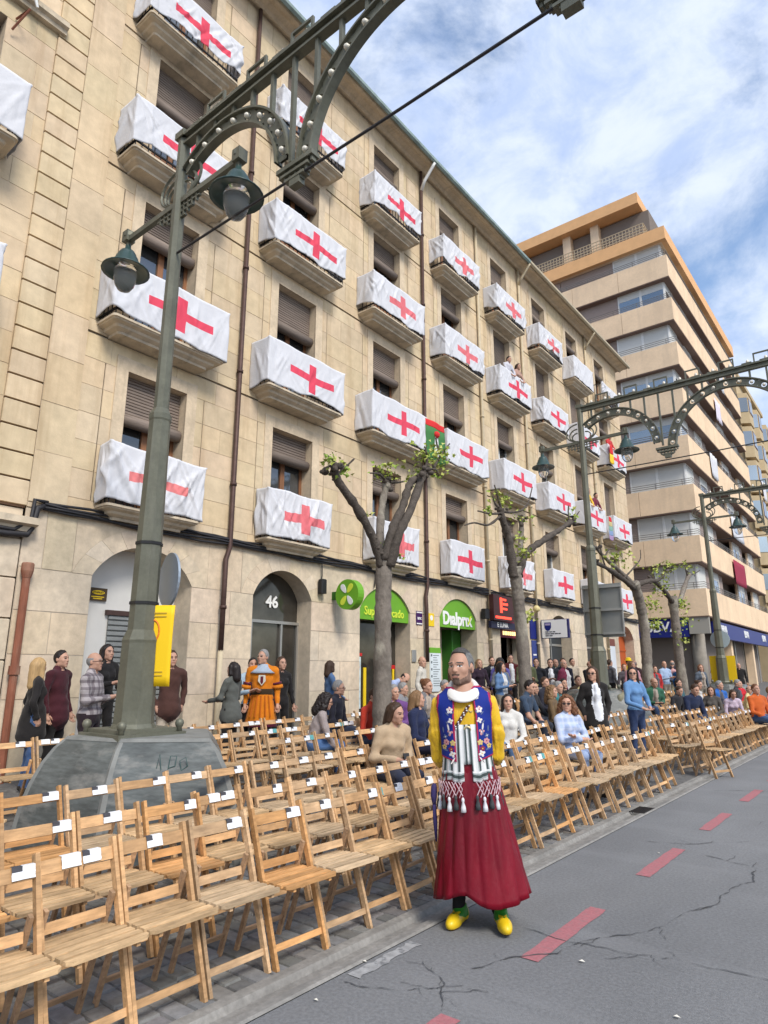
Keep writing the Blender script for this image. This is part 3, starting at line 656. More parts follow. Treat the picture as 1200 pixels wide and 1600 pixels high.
po = MB().box(FX - .48, a + .03, .8, FX - .455, a + .58, 2.0).build('poster', mat('poster_pale', (.52, .62, .63), .6, noise=(9, .25))); tag(po, 'pale shop poster with red disc on the supermarket window', 'poster')
MB().extr([(a + .40 + .13 * math.cos(t), 1.76 + .16 * math.sin(t)) for t in np.linspace(0, 2 * PI, 20, endpoint=False)], 'x', FX - .455, FX - .45).build('red_disc', REDS, po)
m_ = MB(); m_.box(FX - .47, a + .68, .6, FX - .45, a + .78, 1.75); m_.box(FX - .47, 12.9, 1.72, FX - .45, b - .05, 1.82, 1)
for y0, y1, z0, z1 in ((12.98, 13.05, .75, 1.3), (13.55, 13.62, .75, 1.72), (12.98, 13.62, .70, .77), (12.98, 13.62, 1.28, 1.35)): m_.box(FX - .465, y0, z0, FX - .44, y1, z1)
m_.box(FX - .47, 12.98, .1, FX - .455, 13.62, .66, 2); m_.build('window_graphic', [YEL, REDS, DKGREEN], bld)
a, b = ARCH[3]
MB().box(FX - 1.6, a, 0, FX - 1.5, b, 3.4).build('shop_back', DARK, bld)
MB().box(FX - 1.5, b - .75, 0, FX - .4, b - .7, 2.85).build('green_panel', DKGREEN, bld)
MB().box(FX - .60, b - .72, 0, FX - .56, b - .02, 2.85).build('green_panel', DKGREEN, bld)
# round projecting supermarket sign
rs = thing('round_sign', 'round green projecting shop sign with white and lime petals', 'sign', (FX, 10.8, 3.28))
m_ = MB(); ry, rz_ = 10.78, 3.29; xs_ = FX + .52
def disc(mb, x0, x1, cy, cz, r, axis='y', m=0, n=28): mb.extr([((cy if axis == 'x' else cy) + r * math.cos(t), cz + r * math.sin(t)) for t in np.linspace(0, 2 * PI, n, endpoint=False)], axis, x0, x1, m)
disc(m_, 10.70, 10.90, FX + .5, 3.29, .33, 'y'); m_.build('disc', GREEN, rs)
for k, (mm, an) in enumerate(((WHITE, 125), (LIME, 55), (WHITE, 305), (LIME, 235))):
    q = MB(); ca, sa = math.cos(R(an)), math.sin(R(an)); P = []
    for t in np.linspace(0, 2 * PI, 18, endpoint=False):
        u = .155 + .115 * math.cos(t); v = .06 * math.sin(t) * (1 + .35 * math.cos(t)); P.append((FX + .5 + u * ca - v * sa, 3.29 + u * sa + v * ca))
    q.extr(P, 'y', 10.69, 10.70); q.build('petal', mm, rs)
MB().box(FX, 10.76, 3.2, FX + .2, 10.84, 3.38).build('bracket', DKGREEN, rs)
# small plates beside the pipe
pl = tag(MB().box(FX, 13.98, 2.84, FX + .02, 14.25, 3.2).build('wall_plate', mat('purple_plate', (.05, .012, .09), .5)), 'small dark purple sign plate left of the brown pipe', 'sign'); text_mesh('lettering', 'anc', .13, WHITE, pl, (FX + .024, 14.115, 3.02), ROT_X, .004, bold=.003); MB().box(FX + .02, 13.99, 3.15, FX + .023, 14.24, 3.18).build('stripe', WHITE, pl); MB().box(FX + .02, 13.99, 2.86, FX + .023, 14.24, 2.89).build('stripe', WHITE, pl)
pl = tag(MB().box(FX, 14.54, 2.84, FX + .02, 14.80, 3.18).build('wall_plate', YEL), 'small yellow sign plate right of the brown pipe', 'sign'); m_ = MB(); disc(m_, FX + .02, FX + .025, 14.67, 3.06, .07, 'x'); m_.build('mark', WHITE, pl)
mn = thing('notice_board', 'tall white notice board with green header beside the supermarket door', 'sign', (FX, 14.8, 1.2)); MB().box(FX, 14.56, 1.15, FX + .03, 15.07, 2.14).build('sheet', mat('notice_white', (.66, .72, .74), .6), mn); MB().box(FX, 14.56, 2.14, FX + .032, 15.07, 2.28).build('header', GREEN, mn)
m_ = MB()
for i in range(14):
    z = 2.07 - i * .06; m_.box(FX + .03, 14.70, z, FX + .032, 14.70 + random.uniform(.16, .33), z + .016)
    if i % 3 == 0 and i < 10: m_.box(FX + .03, 14.60, z - .02, FX + .032, 14.66, z + .04)
m_.build('print', mat('print_grey', (.12, .14, .15), .8), mn)
tag(MB().cbox(FX, 13.76, 1.9, FX + .04, 13.94, 2.2, .01).build('intercom', ALU), 'grey intercom plate on the wall right of the supermarket window', 'intercom')
# tobacco / lottery shop with lit red display
a, b = ARCH[4]
MB().box(FX - .8, a, 0, FX - .75, b, 3.75).build('shop_back', DARK, bld)
ls = thing('shop_sign', 'dark red shop fascia with white letters and lit red display panel above the doorway', 'sign', (FX, 18.6, 2.7))
pts = [(a + .01, 2.72)] + [(y, z - .01) for y, z in arch_arc(a, b, RISE, 24)] + [(b - .01, 2.72)]
MB().extr(pts, 'x', FX - .12, FX - .05).build('panel', mat('fascia_red', (.17, .012, .03), .5), ls)
MB().box(FX + .15, 17.6, 3.18, FX + .30, 18.9, 3.95).build('display_case', mat('display_dark', (.06, .02, .018), .5), ls)
m_ = MB()
for i, (y0, y1, z0, z1) in enumerate(((18.0, 18.14, 3.42, 3.88), (18.14, 18.4, 3.8, 3.86), (18.16, 18.5, 3.66, 3.73), (18.14, 18.45, 3.52, 3.58), (17.7, 18.7, 3.24, 3.31))): m_.box(FX + .30, y0, z0, FX + .305, y1, z1)
m_.build('lit_digits', mat('red_led', (.6, .02, .01), .5, emit=((1, .06, .03), 1.6)), ls)
MB().box(FX + .1, 17.6, 2.95, FX + .2, 19.3, 3.16).build('name_board', mat('board_navy', (.02, .02, .05), .5), ls)
text_mesh('lettering', 'E LUNA', .2, WHITE, ls, (FX + .205, 18.3, 3.055), ROT_X, .006, bold=.004)
m_ = MB(); y_ = 18.75
for w_ in (.1, .16, .07, .12, .09, .1): m_.box(FX - .05, y_, 2.80, FX - .04, y_ + w_, 2.92); y_ += w_ + .04
m_.build('lit_strip', mat('warm_lit', (.9, .6, .2), .5, emit=((1, .7, .3), 1.0)), ls)
tag(MB().cbox(FX + .05, 17.25, 3.2, FX + .22, 17.5, 3.5, .02).build('wall_camera', IRON), 'small dark box on a bracket left of the lit red display', 'box')
# white sign with shield, navy back panel
ws = thing('projecting_sign', 'white square projecting sign with a blue shield and three lines of text', 'sign', (FX, 21.4, 2.8))
MB().box(FX + .05, 21.36, 2.78, FX + 1.05, 21.44, 3.42).build('case', mat('case_blue', (.03, .03, .12), .5), ws); MB().box(FX + .08, 21.345, 2.80, FX + .98, 21.36, 3.40).build('face', WHITE, ws)
m_ = MB().extr([(FX + .18, 3.32), (FX + .42, 3.32), (FX + .42, 3.14), (FX + .37, 3.06), (FX + .30, 3.03), (FX + .23, 3.06), (FX + .18, 3.14)], 'y', 21.34, 21.345); m_.build('shield', NAVY, ws)
m_ = MB().extr([(FX + .21, 3.29), (FX + .39, 3.29), (FX + .39, 3.22), (FX + .21, 3.22)], 'y', 21.335, 21.34); m_.build('shield_top', mat('mauve', (.35, .3, .5), .6), ws)
m_ = MB()
for z_, ws_ in ((2.985, (.12, .1, .09)), (2.92, (.16, .14, .1, .08)), (2.855, (.12, .11))):
    x_ = FX + .2
    for w_ in ws_: m_.box(x_, 21.338, z_, x_ + w_, 21.345, z_ + .032); x_ += w_ + .025
m_.build('print', mat('print_dark', (.06, .06, .08), .7), ws)
tag(MB().box(FX, 20.55, 2.75, FX + .04, 21.1, 3.4).build('wall_panel', NAVY), 'plain navy panel on the wall behind the white shield sign', 'sign')
vs_ = tag(MB().box(FX, 20.62, 1.5, FX + .03, 21.0, 2.7).build('vertical_banner', mat('banner_blue', (.04, .06, .22), .6)), 'narrow vertical blue banner with white marks below the navy panel', 'sign')
m_ = MB()
for z in (1.6, 1.72, 1.9, 2.2): m_.box(FX + .03, 20.68, z, FX + .034, 20.92, z + .05)
m_.build('marks', WHITE, vs_)
tag(MB().lathe([(.02, -.1), (.11, -.04), (.13, .06), (.05, .14)], 12, (FX + .2, 20.75, 3.72)).build('alarm_lamp', mat('alarm_cream', (.62, .52, .25), .5), smooth=True), 'small cream alarm lamp on the facade by the second tree', 'lamp')
# remaining doors
for i, mm in ((5, mat('dark_door', (.035, .04, .045), .5)), (6, mat('door_glassy', (.05, .05, .05), .3)), (7, mat('orange_door', (.42, .085, .02), .6))):
    a, b = ARCH[i]; arch_panel(a, b, 0, FX - .42, .05, mm, 'door', bld)
    dr = MB(); dr.box(FX - .42, (a + b) / 2 - .03, .05, FX - .39, (a + b) / 2 + .03, 3.5); dr.box(FX - .42, a, 2.6, FX - .39, b, 2.68); dr.build('door_rail', mm if i == 7 else ALU, bld)
pn = tag(MB().box(FX, 27.9, 1.3, FX + .03, 28.6, 2.75).build('wall_poster', mat('poster_white', (.68, .70, .72), .6)), 'white wall poster with brown header near the far doors', 'poster'); MB().box(FX + .03, 27.9, 2.75, FX + .034, 28.6, 3.05).build('header', mat('poster_brown', (.2, .06, .04), .6), pn)
# ------------------------------------------------------------------ modern nine-storey block beyond the side street
CONC = mat('concrete_panel', (.77, .575, .385), .85, noise=(.9, .1), noise2=(9, .05), streak=(.9, (2.2, 2.2, .25), (.60, .45, .31), .5), bump=(20, .12, .01), spec=.2)
ORANGE = mat('orange_fascia', (.74, .42, .195), .8, noise=(2, .06)); BRSH = mat('brown_shutter', (.36, .285, .25), .7, noise=(3, .08, (1, 1, 12)), rand=.12); WSH = mat('white_shutter', (.60, .60, .57), .6, noise=(4, .04, (1, 1, 10)), rand=.06)
SHG = mat('grey_glass', (.30, .33, .35), .06, metal=.8, rand=.3); RAILM = mat('rail_grey', (.20, .18, .16), .5, metal=.4)
BX, BY, BY1, BXB = -8.4, 39.2, 59.5, -27.0
b2 = thing('apartment_block', 'tall modern tan apartment block with brown shutters and orange roof terrace', 'building', (-14, 45, 0))
MB().box(BXB + .6, BY + 1.0, 0, BX - 1.0, BY1 - .4, 31.6).build('wall_core', mat('core_dark', (.2, .165, .14), .9), b2)
for k in range(8):
    z0, z1 = 4.7 + 3 * k, 6.2 + 3 * k
    p = MB()                                                # concrete panels with fine joints: side then street face
    xs = np.linspace(BXB, BX, 7); 
    for i in range(6):
        MB().box(xs[i] + .01, BY, z0, xs[i + 1] - (.01 if i < 5 else 0), BY + .25, z1).build('concrete_panel', CONC, b2)
    ys = np.linspace(BY + .25, BY1, 9)
    for i in range(8): MB().box(BX - .25, ys[i] + .008, z0, BX - .004, ys[i + 1] - .008, z1).build('concrete_panel', CONC, b2)
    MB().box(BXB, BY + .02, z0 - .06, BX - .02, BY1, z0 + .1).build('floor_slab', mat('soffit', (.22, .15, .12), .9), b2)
    # rails
    r = MB()
    for z in (z1 + .12, z1 + .24, z1 + .36): r.bar((BXB, BY + .05, z), (BX - .05, BY + .05, z), .03, .025, (0, 0, 1)); r.bar((BX - .05, BY + .05, z), (BX - .05, BY1, z), .03, .025, (0, 0, 1))
    for x in np.arange(BXB, BX, 1.5): r.bar((x, BY + .05, z1), (x, BY + .05, z1 + .36), .03, .03, (1, 0, 0))
    for y in np.arange(BY + 1.5, BY1, 1.5): r.bar((BX - .05, y, z1), (BX - .05, y, z1 + .36), .03, .03, (1, 0, 0))
    r.build('balcony_rail', RAILM, b2)
    zt = z0 + 3 if k < 7 else 28.35
    cornw = [2.3, 3.0, 3.2, 3.0, 3.2, 3.2, 2.9, 3.0][k]; kind = ['w', 'w', 'w', 'g', 'g', 'w', 'g', 'w'][k]
    yb = BY + .45; xc = BX - .45
    # side face: brown slatted shutters, then glazed corner
    def panel(axis, a, b, m, name, off=0.0, rec=0):
        q = MB()
        if m is BRSH:
            n = 16
            for i in range(n):
                za = z1 + (zt - z1) * i / n; zb = z1 + (zt - z1) * (i + 1) / n - .012
                if axis == 's': q.box(a, yb + .02, za, b, yb + .06, zb)
                else: q.box(xc - .06, a, za, xc - .02, b, zb)
        else:
            if axis == 's': q.box(a, yb + rec, z1, b, yb + .06 + rec, zt)
            else: q.box(xc - .06 - rec, a, z1, xc - rec, b, zt)
        return q.build(name, m, b2)
    xs0 = BXB + .3; xm = xc - cornw
    segs = np.linspace(xs0, xm, 5)
    for i in range(4): panel('s', segs[i] + .02, segs[i + 1] - .02, BRSH, 'shutter_panel')
    def winrow(axis, a, b, n, shutter):
        w = (b - a) / n
        for i in range(n):
            p, q = a + w * i, a + w * (i + 1); f = MB(); t = .07
            g0, g1 = (yb - .04, yb + .04) if axis == 's' else (xc - .04, xc + .04)
            for (u0, u1, v0, v1) in ((p, p + t, z1, zt), (q - t, q, z1, zt), (p + t, q - t, z1, z1 + t), (p + t, q - t, zt - t, zt)):
                if axis == 's': f.box(u0, g0, v0, u1, g1, v1)
                else: f.box(g0, u0, v0, g1, u1, v1)
            wo = f.build('window', FRAMEWH, b2)
            g = MB()
            if axis == 's': g.box(p + t, yb - .01, z1 + t, q - t, yb + .02, zt - t)
            else: g.box(xc - .02, p + t, z1 + t, xc + .01, q - t, zt - t)
            g.build('pane', WSH if shutter else SHG, wo)
            if not shutter:
                h = zt - (zt - z1) * .35; c2 = MB()
                if axis == 's': c2.box(p + t, yb - .02, h, q - t, yb - .012, zt - t)
                else: c2.box(xc + .012, p + t, h, xc + .02, q - t, zt - t)
                c2.build('blind', WSH, wo)
    winrow('s', xm, xc, 2, kind == 'w')
    winrow('e', BY + .5, BY + 2.2, 1, kind == 'w')
    # street face pattern
    y = BY + 2.25; rr = random.Random(40 + k); seq = [('b', 1.6), ('w' if k % 2 else 'g', 1.8), ('b', 1.3), ('d', 4.6), ('g', 2.2), ('b', 1.2), ('d', 2.2), ('w', 1.6), ('b', 1.1)]
    for t, w in seq:
        e = min(y + w, BY1 - .3)
        if t == 'b': panel('e', y + .02, e - .02, BRSH, 'shutter_panel')
        elif t in 'wg': winrow('e', y, e, 1 if w < 2 else 2, t == 'w')
        else:
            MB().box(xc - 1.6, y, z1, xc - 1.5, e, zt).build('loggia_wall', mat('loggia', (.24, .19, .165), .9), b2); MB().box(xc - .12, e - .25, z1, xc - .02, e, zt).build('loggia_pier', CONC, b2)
        y = e
for (nm, z0, z1, m) in (('orange_band', 28.35, 29.25, ORANGE),):
    MB().box(BXB, BY - .05, z0, BX + .06, BY + .25, z1).build(nm, m, b2); MB().box(BX - .25, BY + .25, z0, BX + .06, BY1 + .05, z1).build(nm, m, b2); MB().box(BXB, BY + .25, z0, BX - .25, BY1, z0 + .3).build('terrace_floor', CONC, b2)
r = MB()
for z in (29.45, 29.65, 29.85, 30.1): r.bar((BXB, BY + .1, z), (BX - 1.2, BY + .1, z), .04, .05, (0, 0, 1)); r.bar((BX - 1.2, BY + .1, z), (BX - 1.2, BY1, z), .04, .05, (0, 0, 1))
for x in np.arange(BXB, BX - 1.1, .22): r.bar((x, BY + .1, 29.2), (x, BY + .1, 30.1), .04, .03, (1, 0, 0))
for y in np.arange(BY + .3, BY1, .3): r.bar((BX - 1.2, y, 29.2), (BX - 1.2, y, 30.1), .04, .03, (1, 0, 0))
r.build('terrace_rail', mat('rail_cream', (.5, .40, .27), .7), b2)
for x in (-12.9, -14.9, -18.3): MB().box(x - .28, BY + .5, 29.2, x + .28, BY + 1.05, 31.7).build('terrace_pier', CONC, b2)
MB().box(BXB, BY + 2.2, 29.2, BX - 3, BY1 - 1, 31.7).build('penthouse_wall', mat('pent_dark', (.09, .075, .085), .9), b2)
MB().box(BXB, BY, 31.7, -9.75, BY1 - 1, 32.5).build('roof_slab', ORANGE, b2)
MB().tube([(-15.2, BY + 4, 32.5), (-15.2, BY + 4, 35.5)], .04, 5).build('antenna', RAILM, b2); MB().box(-15.0, BY + 3.8, 32.5, -14.2, BY + 4.6, 33.1).build('vent_box', CONC, b2)
# bank on the ground floor
MB().box(BXB + 1, BY + 1.2, 0, BX - 1.3, BY1 - .5, 4.7).build('bank_core', DARK, b2)
for x0, x1 in ((-24, -20.5), (-20.3, -16.6), (-16.4, -12.6), (-12.4, -10.2)): MB().box(x0, BY + 1.1, .4, x1, BY + 1.15, 3.9).build('bank_window', GLASSD, b2)
for y0 in np.arange(BY + 3, BY1 - 2.5, 2.7): MB().box(BX - 1.2, y0, .4, BX - 1.15, y0 + 2.4, 3.9).build('bank_window', GLASSD, b2); MB().box(BX - 1.2, y0 + 2.42, 0, BX - .95, y0 + 2.65, 4.0).build('bank_mullion', ALU, b2)
for x, y in ((-9.3, 40.1), (-15.5, 40.1)): MB().lathe([(.36, 0), (.36, 4.7)], 20, (x, y, 0)).build('round_column', mat('column_concrete', (.28, .25, .21), .9, noise=(3, .15)), b2, smooth=True)
for y in (46, 53): MB().box(BX - .9, y, 0, BX - .4, y + .5, 4.7).build('pier', CONC, b2)
bs = thing('bank_sign', 'navy bank fascia with white letters on the side of the tan block', 'sign', (-12, BY, 4)); MB().box(-20, BY + .1, 3.6, -9.55, BY + .35, 4.62).build('fascia', NAVY, bs)
text_mesh('lettering', 'BBVA', .80, WHITE, bs, (-10.95, BY + .09, 4.15), ROT_NY, .03, bold=.01); MB().box(-9.5, BY + .08, 3.75, -8.45, BY + .3, 4.64).build('corner_casing', mat('casing', (.33, .31, .27), .6), bs)
bs = thing('bank_sign', 'long navy bank fascia with three white BBVA names along the street front', 'sign', (BX, 48, 4)); MB().box(BX - .3, BY + 1.6, 3.6, BX - .06, BY1 - .5, 4.5).build('fascia', NAVY, bs)
for y in (42.9, 49.5, 56.0): text_mesh('lettering', 'BBVA', .62, WHITE, bs, (BX - .05, y, 4.1), ROT_X, .03, bold=.01)
# flags on that block
hang('hanging_flag', 'pale flag draped from a high loggia of the tan block', 48.2, 50.0, 19.0, 20.6, [mat('lilac_cloth', (.68, .62, .70), .85)], [(0, 1)], x=BX + .08)
hang('hanging_flag', 'white flag with red mark hanging from the middle loggia of the tan block', 44.4, 46.2, 13.9, 15.5, [FLAGN], [(0, 1)], x=BX + .08)
hang('hanging_flag', 'long white cloth hanging below the rail of the tan block', 48.6, 52.2, 10.6, 12.1, [FLAGN], [(0, 1)], x=BX + .1)
hang('hanging_flag', 'small white flag hanging near the top of the tan block', 51.0, 52.6, 22.3, 24.0, [FLAGN], [(0, 1)], x=BX + .08)
hang('hanging_flag', 'dark red and white cloth on a low loggia of the tan block', 47.4, 51.0, 7.3, 8.9, [mat('dark_red_cloth', (.30, .03, .06), .85)], [(0, 1)], x=BX + .1)
# ------------------------------------------------------------------ cream buildings further along
def bay_block(name_label, y0, y1, x, ztop, n, seed):
    rr = random.Random(seed); o = thing('apartment_block', name_label, 'building', (x, y0, 0)); CR = mat('cream_render', (.50, .39, .235), .85, noise=(1.5, .08), streak=(1, (2, 2, .3), (.38, .28, .17), .4))
    MB().box(x - 14, y0, 0, x, y1, ztop).build('wall', CR, o); MB().box(x - 14.2, y0 - .1, ztop, x + .3, y1 + .1, ztop + .4).build('parapet', CR, o)
    w = (y1 - y0) / n
    for i in range(n):
        yc = y0 + w * (i + .5)
        for z in np.arange(5.0, ztop - 2, 3.1):
            if i % 2 == 0:
                MB().extr([(x, yc - 1.3), (x + .7, yc - .9), (x + .7, yc + .9), (x, yc + 1.3)], 'z', z - .9, z + 1.9).build('bay', CR, o)
                wd = MB().box(x + .68, yc - .75, z + .1, x + .73, yc + .75, z + 1.5).build('window', mat('purple_frame', (.12, .07, .08), .6), o); MB().box(x + .72, yc - .65, z + .2, x + .745, yc - .04, z + 1.4).build('pane', SHG, wd); MB().box(x + .72, yc + .04, z + .2, x + .745, yc + .65, z + 1.4).build('pane', SHG, wd)
                ws_ = MB().bar((x + .06, yc - 1.28, z + .8), (x + .66, yc - .94, z + .8), 1.3, .05, (0, 0, 1)).build('window', SHG, o)
            else:
                wd = MB().box(x - .02, yc - .5, z - .4, x + .04, yc + .5, z + 1.6).build('window', mat('purple_frame', (.12, .07, .08), .6), o); MB().box(x + .03, yc - .42, z - .3, x + .05, yc + .42, z + 1.5).build('pane', SHG, wd)
    return o
bay_block('cream apartment building with bay windows beyond the tan block', 61.0, 73.0, -8.7, 27.0, 5, 1)
hang('hanging_flag', 'white flag with pink mark on a bay of the cream building', 62.0, 63.6, 16.0, 17.6, [FLAGN], [(0, 1)], x=-7.9)
hang('hanging_flag', 'pale flag low on a bay of the cream building', 62.0, 63.8, 9.8, 11.4, [FLAGN], [(0, 1)], x=-7.9)
bay_block('far cream building at the right edge of the street', 74.0, 98.0, -9.2, 25.0, 8, 2)
# ------------------------------------------------------------------ lamp posts carrying a street arch
LAMPG = mat('grey_green_paint', (.125, .125, .092), .5, metal=.25, noise=(5, .16), noise2=(30, .08), bump=(40, .15, .005), streak=(2.2, (2, 2, .4), (.22, .215, .17), .5), spec=.4)
LAMPT = mat('teal_lamp_paint', (.026, .058, .055), .38, noise=(8, .15), spec=.5)
BULB = mat('bulb_glass', (.72, .68, .58), .25, spec=.6); LGLASS = mat('lamp_glass', (.92, .92, .9), .04, spec=.6); LGLASS.node_tree.nodes['Principled BSDF'].inputs['IOR'].default_value = 1.22; LGLASS.node_tree.nodes['Principled BSDF'].inputs['Transmission Weight'].default_value = .9
def octa(mb, prof, c=(0, 0)): mb.lathe(prof, 8, (c[0], c[1], 0), ph=PI / 8)
def arch_band(mb, bulbs, cx, cz, rad, a0, a1, w=.17, t=.05, pitch=.25):
    n = max(3, int(abs(a1 - a0) * rad / pitch)); y = 0
    def P(u, v, yy): a = a0 + (a1 - a0) * u; r = rad + v; return (cx + r * math.cos(a), yy, cz + r * math.sin(a))
    for v in (-w / 2, w / 2):                               # flanges
        Q = []
        for i in range(n * 3 + 1):
            u = i / (n * 3); Q.append([P(u, v - .012, -.05), P(u, v - .012, .05), P(u, v + .012, .05), P(u, v + .012, -.05)])
        mb.grid(Q, closed=True)
    for i in range(n):
        u0, u1 = i / n, (i + 1) / n; uc = (u0 + u1) / 2; k = 12; ring = []; sq = []
        hu = (u1 - u0) / 2; Lc = hu * abs(a1 - a0) * rad
        for j in range(k):
            th = 2 * PI * j / k; c, s = math.cos(th), math.sin(th); q = max(abs(c), abs(s)); r = min(.058, Lc * .85)
            ring.append((uc + hu * c * r / Lc, s * r)); sq.append((uc + hu * c / q, s / q * w / 2))
        for yy in (-.014, .014):
            vs = [P(u, v, yy) for u, v in ring] + [P(u, v, yy) for u, v in sq]
            mb.add(vs, [(j, (j + 1) % k, k + (j + 1) % k, k + j) for j in range(k)])
        vs = [P(u, v, -.014) for u, v in ring] + [P(u, v, .014) for u, v in ring]; mb.add(vs, [(j, (j + 1) % k, k + (j + 1) % k, k + j) for j in range(k)])
        bulbs.append(P(uc, 0, 0))
def bulb_mesh():
    m_ = MB(); m_.tube([(0, -.055, 0), (0, -.045, 0), (0, -.015, 0), (0, .015, 0), (0, .04, 0)], [.012, .026, .035, .030, .018], 10); return m_
bme = bulb_mesh(); BULBME = bpy.data.meshes.new('bulb'); BULBME.from_pydata(bme.v, [], bme.f); BULBME.materials.append(BULB); BULBME.polygons.foreach_set('use_smooth', [True] * len(BULBME.polygons))
LANT = {}
def lantern(parent, x, z):
    K = .86
    m_ = MB(); m_.lathe([(.02, .62), (.035, .58), (.05, .5), (.10, .47), (.13, .42), (.135, .38), (.16, .36), (.165, .31), (.19, .29), (.20, .22), (.34, .15), (.345, .13), (.30, .15), (.17, .20), (.05, .22)], 22, (x, 0, z)); m_.v = [(x + (p[0] - x) * K, p[1] * K, z + .6 + (p[2] - z - .6) * K) for p in m_.v]; l = m_.build('lantern', LAMPT, parent, smooth=True)
    g = MB(); g.lathe([(.15, .2), (.168, .12), (.16, 0), (.135, -.1), (.09, -.17), (.03, -.20), (.001, -.205)], 20, (x, 0, z)); g.v = [(x + (p[0] - x) * K, p[1] * K, z + .6 + (p[2] - z - .6) * K) for p in g.v]; g.build('glass_globe', LGLASS, l, smooth=True)
    b = MB(); b.bar((x, 0, z + .55), (x, 0, z + .74), .05, .05, (1, 0, 0)); b.lathe([(.07, .70), (.07, .76)], 8, (x, 0, z)); b.build('hanger', LAMPG, l)
def lamp_post(label, pole=True):
    root = thing('lamp_post', label, 'lamp post', (0, 0, 0), 'street arch lamp posts', local=True)
    m_ = MB(); octa(m_, [(.215, 1.05), (.215, 1.09), (.195, 1.13), (.188, 1.25), (.178, 1.90), (.182, 1.93), (.14, 2.03)]); m_.build('pedestal', LAMPG, root)
    for s1 in (-1, 1):                                       # raised fillets on the shaft edges
        pass
    m_ = MB(); octa(m_, [(.138, 2.0), (.132, 2.7), (.124, 3.4), (.113, 4.28), (.120, 4.30), (.120, 4.36), (.086, 4.43)]); m_.build('lower_shaft', LAMPG, root)
    m_ = MB(); octa(m_, [(.082, 4.4), (.077, 6.0), (.072, 8.0)]); m_.box(-.085, -.085, 7.98, .085, .085, 8.07); m_.build('upper_shaft', LAMPG, root)
    m_ = MB(); m_.box(-.36, -.36, 1.0, .36, .36, 1.055); m_.box(-.31, -.31, 1.05, .31, .31, 1.09); m_.build('base_plate', LAMPG, root)
    for x, y in ((-.31, -.31), (.31, -.31), (.31, .31), (-.31, .31)): MB().lathe([(.03, 1.05), (.025, 1.09), (.035, 1.10), (.044, 1.13), (.035, 1.16), (.015, 1.173), (.001, 1.175)], 12, (x, y, 0)).build('ball_finial', LAMPG, root, smooth=True)
    m_ = MB()
    for z, r in ((2.3, .136), (2.92, .130)): m_.lathe([(r + .01, z - .015), (r + .01, z + .015)], 8, ph=PI / 8)
    m_.build('strap', IRON, root)
    # cross arm with lanterns
    m_ = MB(); m_.bar((-1.12, 0, 7.08), (1.12, 0, 7.08), .06, .07, (0, 1, 0)); m_.box(-1.17, -.06, 7.05, -1.05, .06, 7.2); m_.box(1.05, -.06, 7.05, 1.17, .06, 7.2); m_.build('cross_arm', LAMPG, root)
    for x in (-1.1, 1.1): lantern(root, x, 6.42)
    m_ = MB()
    for s in (-1, 1):
        for r in (.42, .30, .2): m_.tube([(s * (.08 + r * .55 * (1 - math.cos(t)) if False else .1 + r * .9 * math.sin(t) * .8), 0, 7.12 + r * (1 - math.cos(t)) * .55) for t in np.linspace(0, PI, 14)], .018, 5)
        for x in (.12, .2, .28, .36): m_.bar((s * x, 0, 6.8 + x * .4), (s * x, 0, 7.06), .035, .02, (0, 1, 0))
        for z, x1 in ((6.86, .16), (6.93, .30), (7.0, .42)): m_.bar((s * .06, 0, z), (s * x1, 0, z), .035, .02, (0, 1, 0))
    m_.build('scroll_work', LAMPG, root)
    # arch across the street
    bu = []; ends = [(0.08, 2.02, 'L'), (2.02, 4.85, 'M'), (4.85, 7.68, 'M'), (7.68, 9.62, 'R')]
    ab = MB()
    cx, cz, rad = 1.0, 6.75, 1.0
    # small half arch: flat at the pole, curling down to the pendant
    arch_band(ab, bu, .78, 6.62, 1.06, R(128), R(2))
    for s in (0, 2.83): arch_band(ab, bu, 2.04 + 1.395 + s, 6.42, 1.28, R(178), R(2))
    arch_band(ab, bu, 8.92, 6.62, 1.06, R(178), R(52))
    ab.build('arch', LAMPG, root)
    bm2 = MB(); bm2.box(0, -.07, 7.98, 9.7, .07, 8.02); bm2.box(0, -.05, 7.88, 9.7, .05, 7.91); bm2.box(0, -.02, 7.90, 9.7, .02, 7.99)
    for x in np.arange(.3, 9.5, .33):
        zb = None
        for c0, z0, r0 in ((.78, 6.62, 1.16), (3.435, 6.42, 1.38), (6.265, 6.42, 1.38), (8.92, 6.62, 1.16)):
            if abs(x - c0) < r0 * .999:
                zz = z0 + math.sqrt(r0 * r0 - (x - c0) ** 2); zb = zz if zb is None else max(zb, zz)
        if zb is None: zb = 6.6
        if zb < 7.8: bm2.box(x - .02, -.025, zb - .03, x + .02, .025, 7.9)
    for x in np.arange(.2, 9.4, .36): bm2.box(x, -.06, 8.019, x + .2, .06, 8.05)
    bm2.build('beam', LAMPG, root)
    fr = MB()
    for x in np.arange(.45, 9.4, .72):
        fr = MB(); fr.bar((x, 0, 8.02), (x, 0, 8.22), .03, .03, (1, 0, 0)); fr.bar((x + .3, 0, 8.02), (x + .3, 0, 8.22), .03, .03, (1, 0, 0)); fr.bar((x - .015, 0, 8.235), (x + .315, 0, 8.235), .03, .03, (0, 1, 0)); fr.build('cresting', LAMPG, root)
    for x in (2.04, 4.87, 7.70):
        p = MB(); p.box(x - .25, -.055, 6.47, x + .25, .055, 6.52); p.box(x - .19, -.05, 6.40, x + .19, .05, 6.43); p.box(x - .13, -.045, 6.33, x + .13, .045, 6.36); p.box(x - .07, -.04, 6.25, x + .07, .04, 6.33)
        for q in np.linspace(-.22, .22, 7):
            zb = 6.42 if abs(q) > .15 else (6.35 if abs(q) > .1 else 6.3); p.box(x + q - .012, -.03, zb, x + q + .012, .03, 6.47)
        p.build('pendant', LAMPG, root)
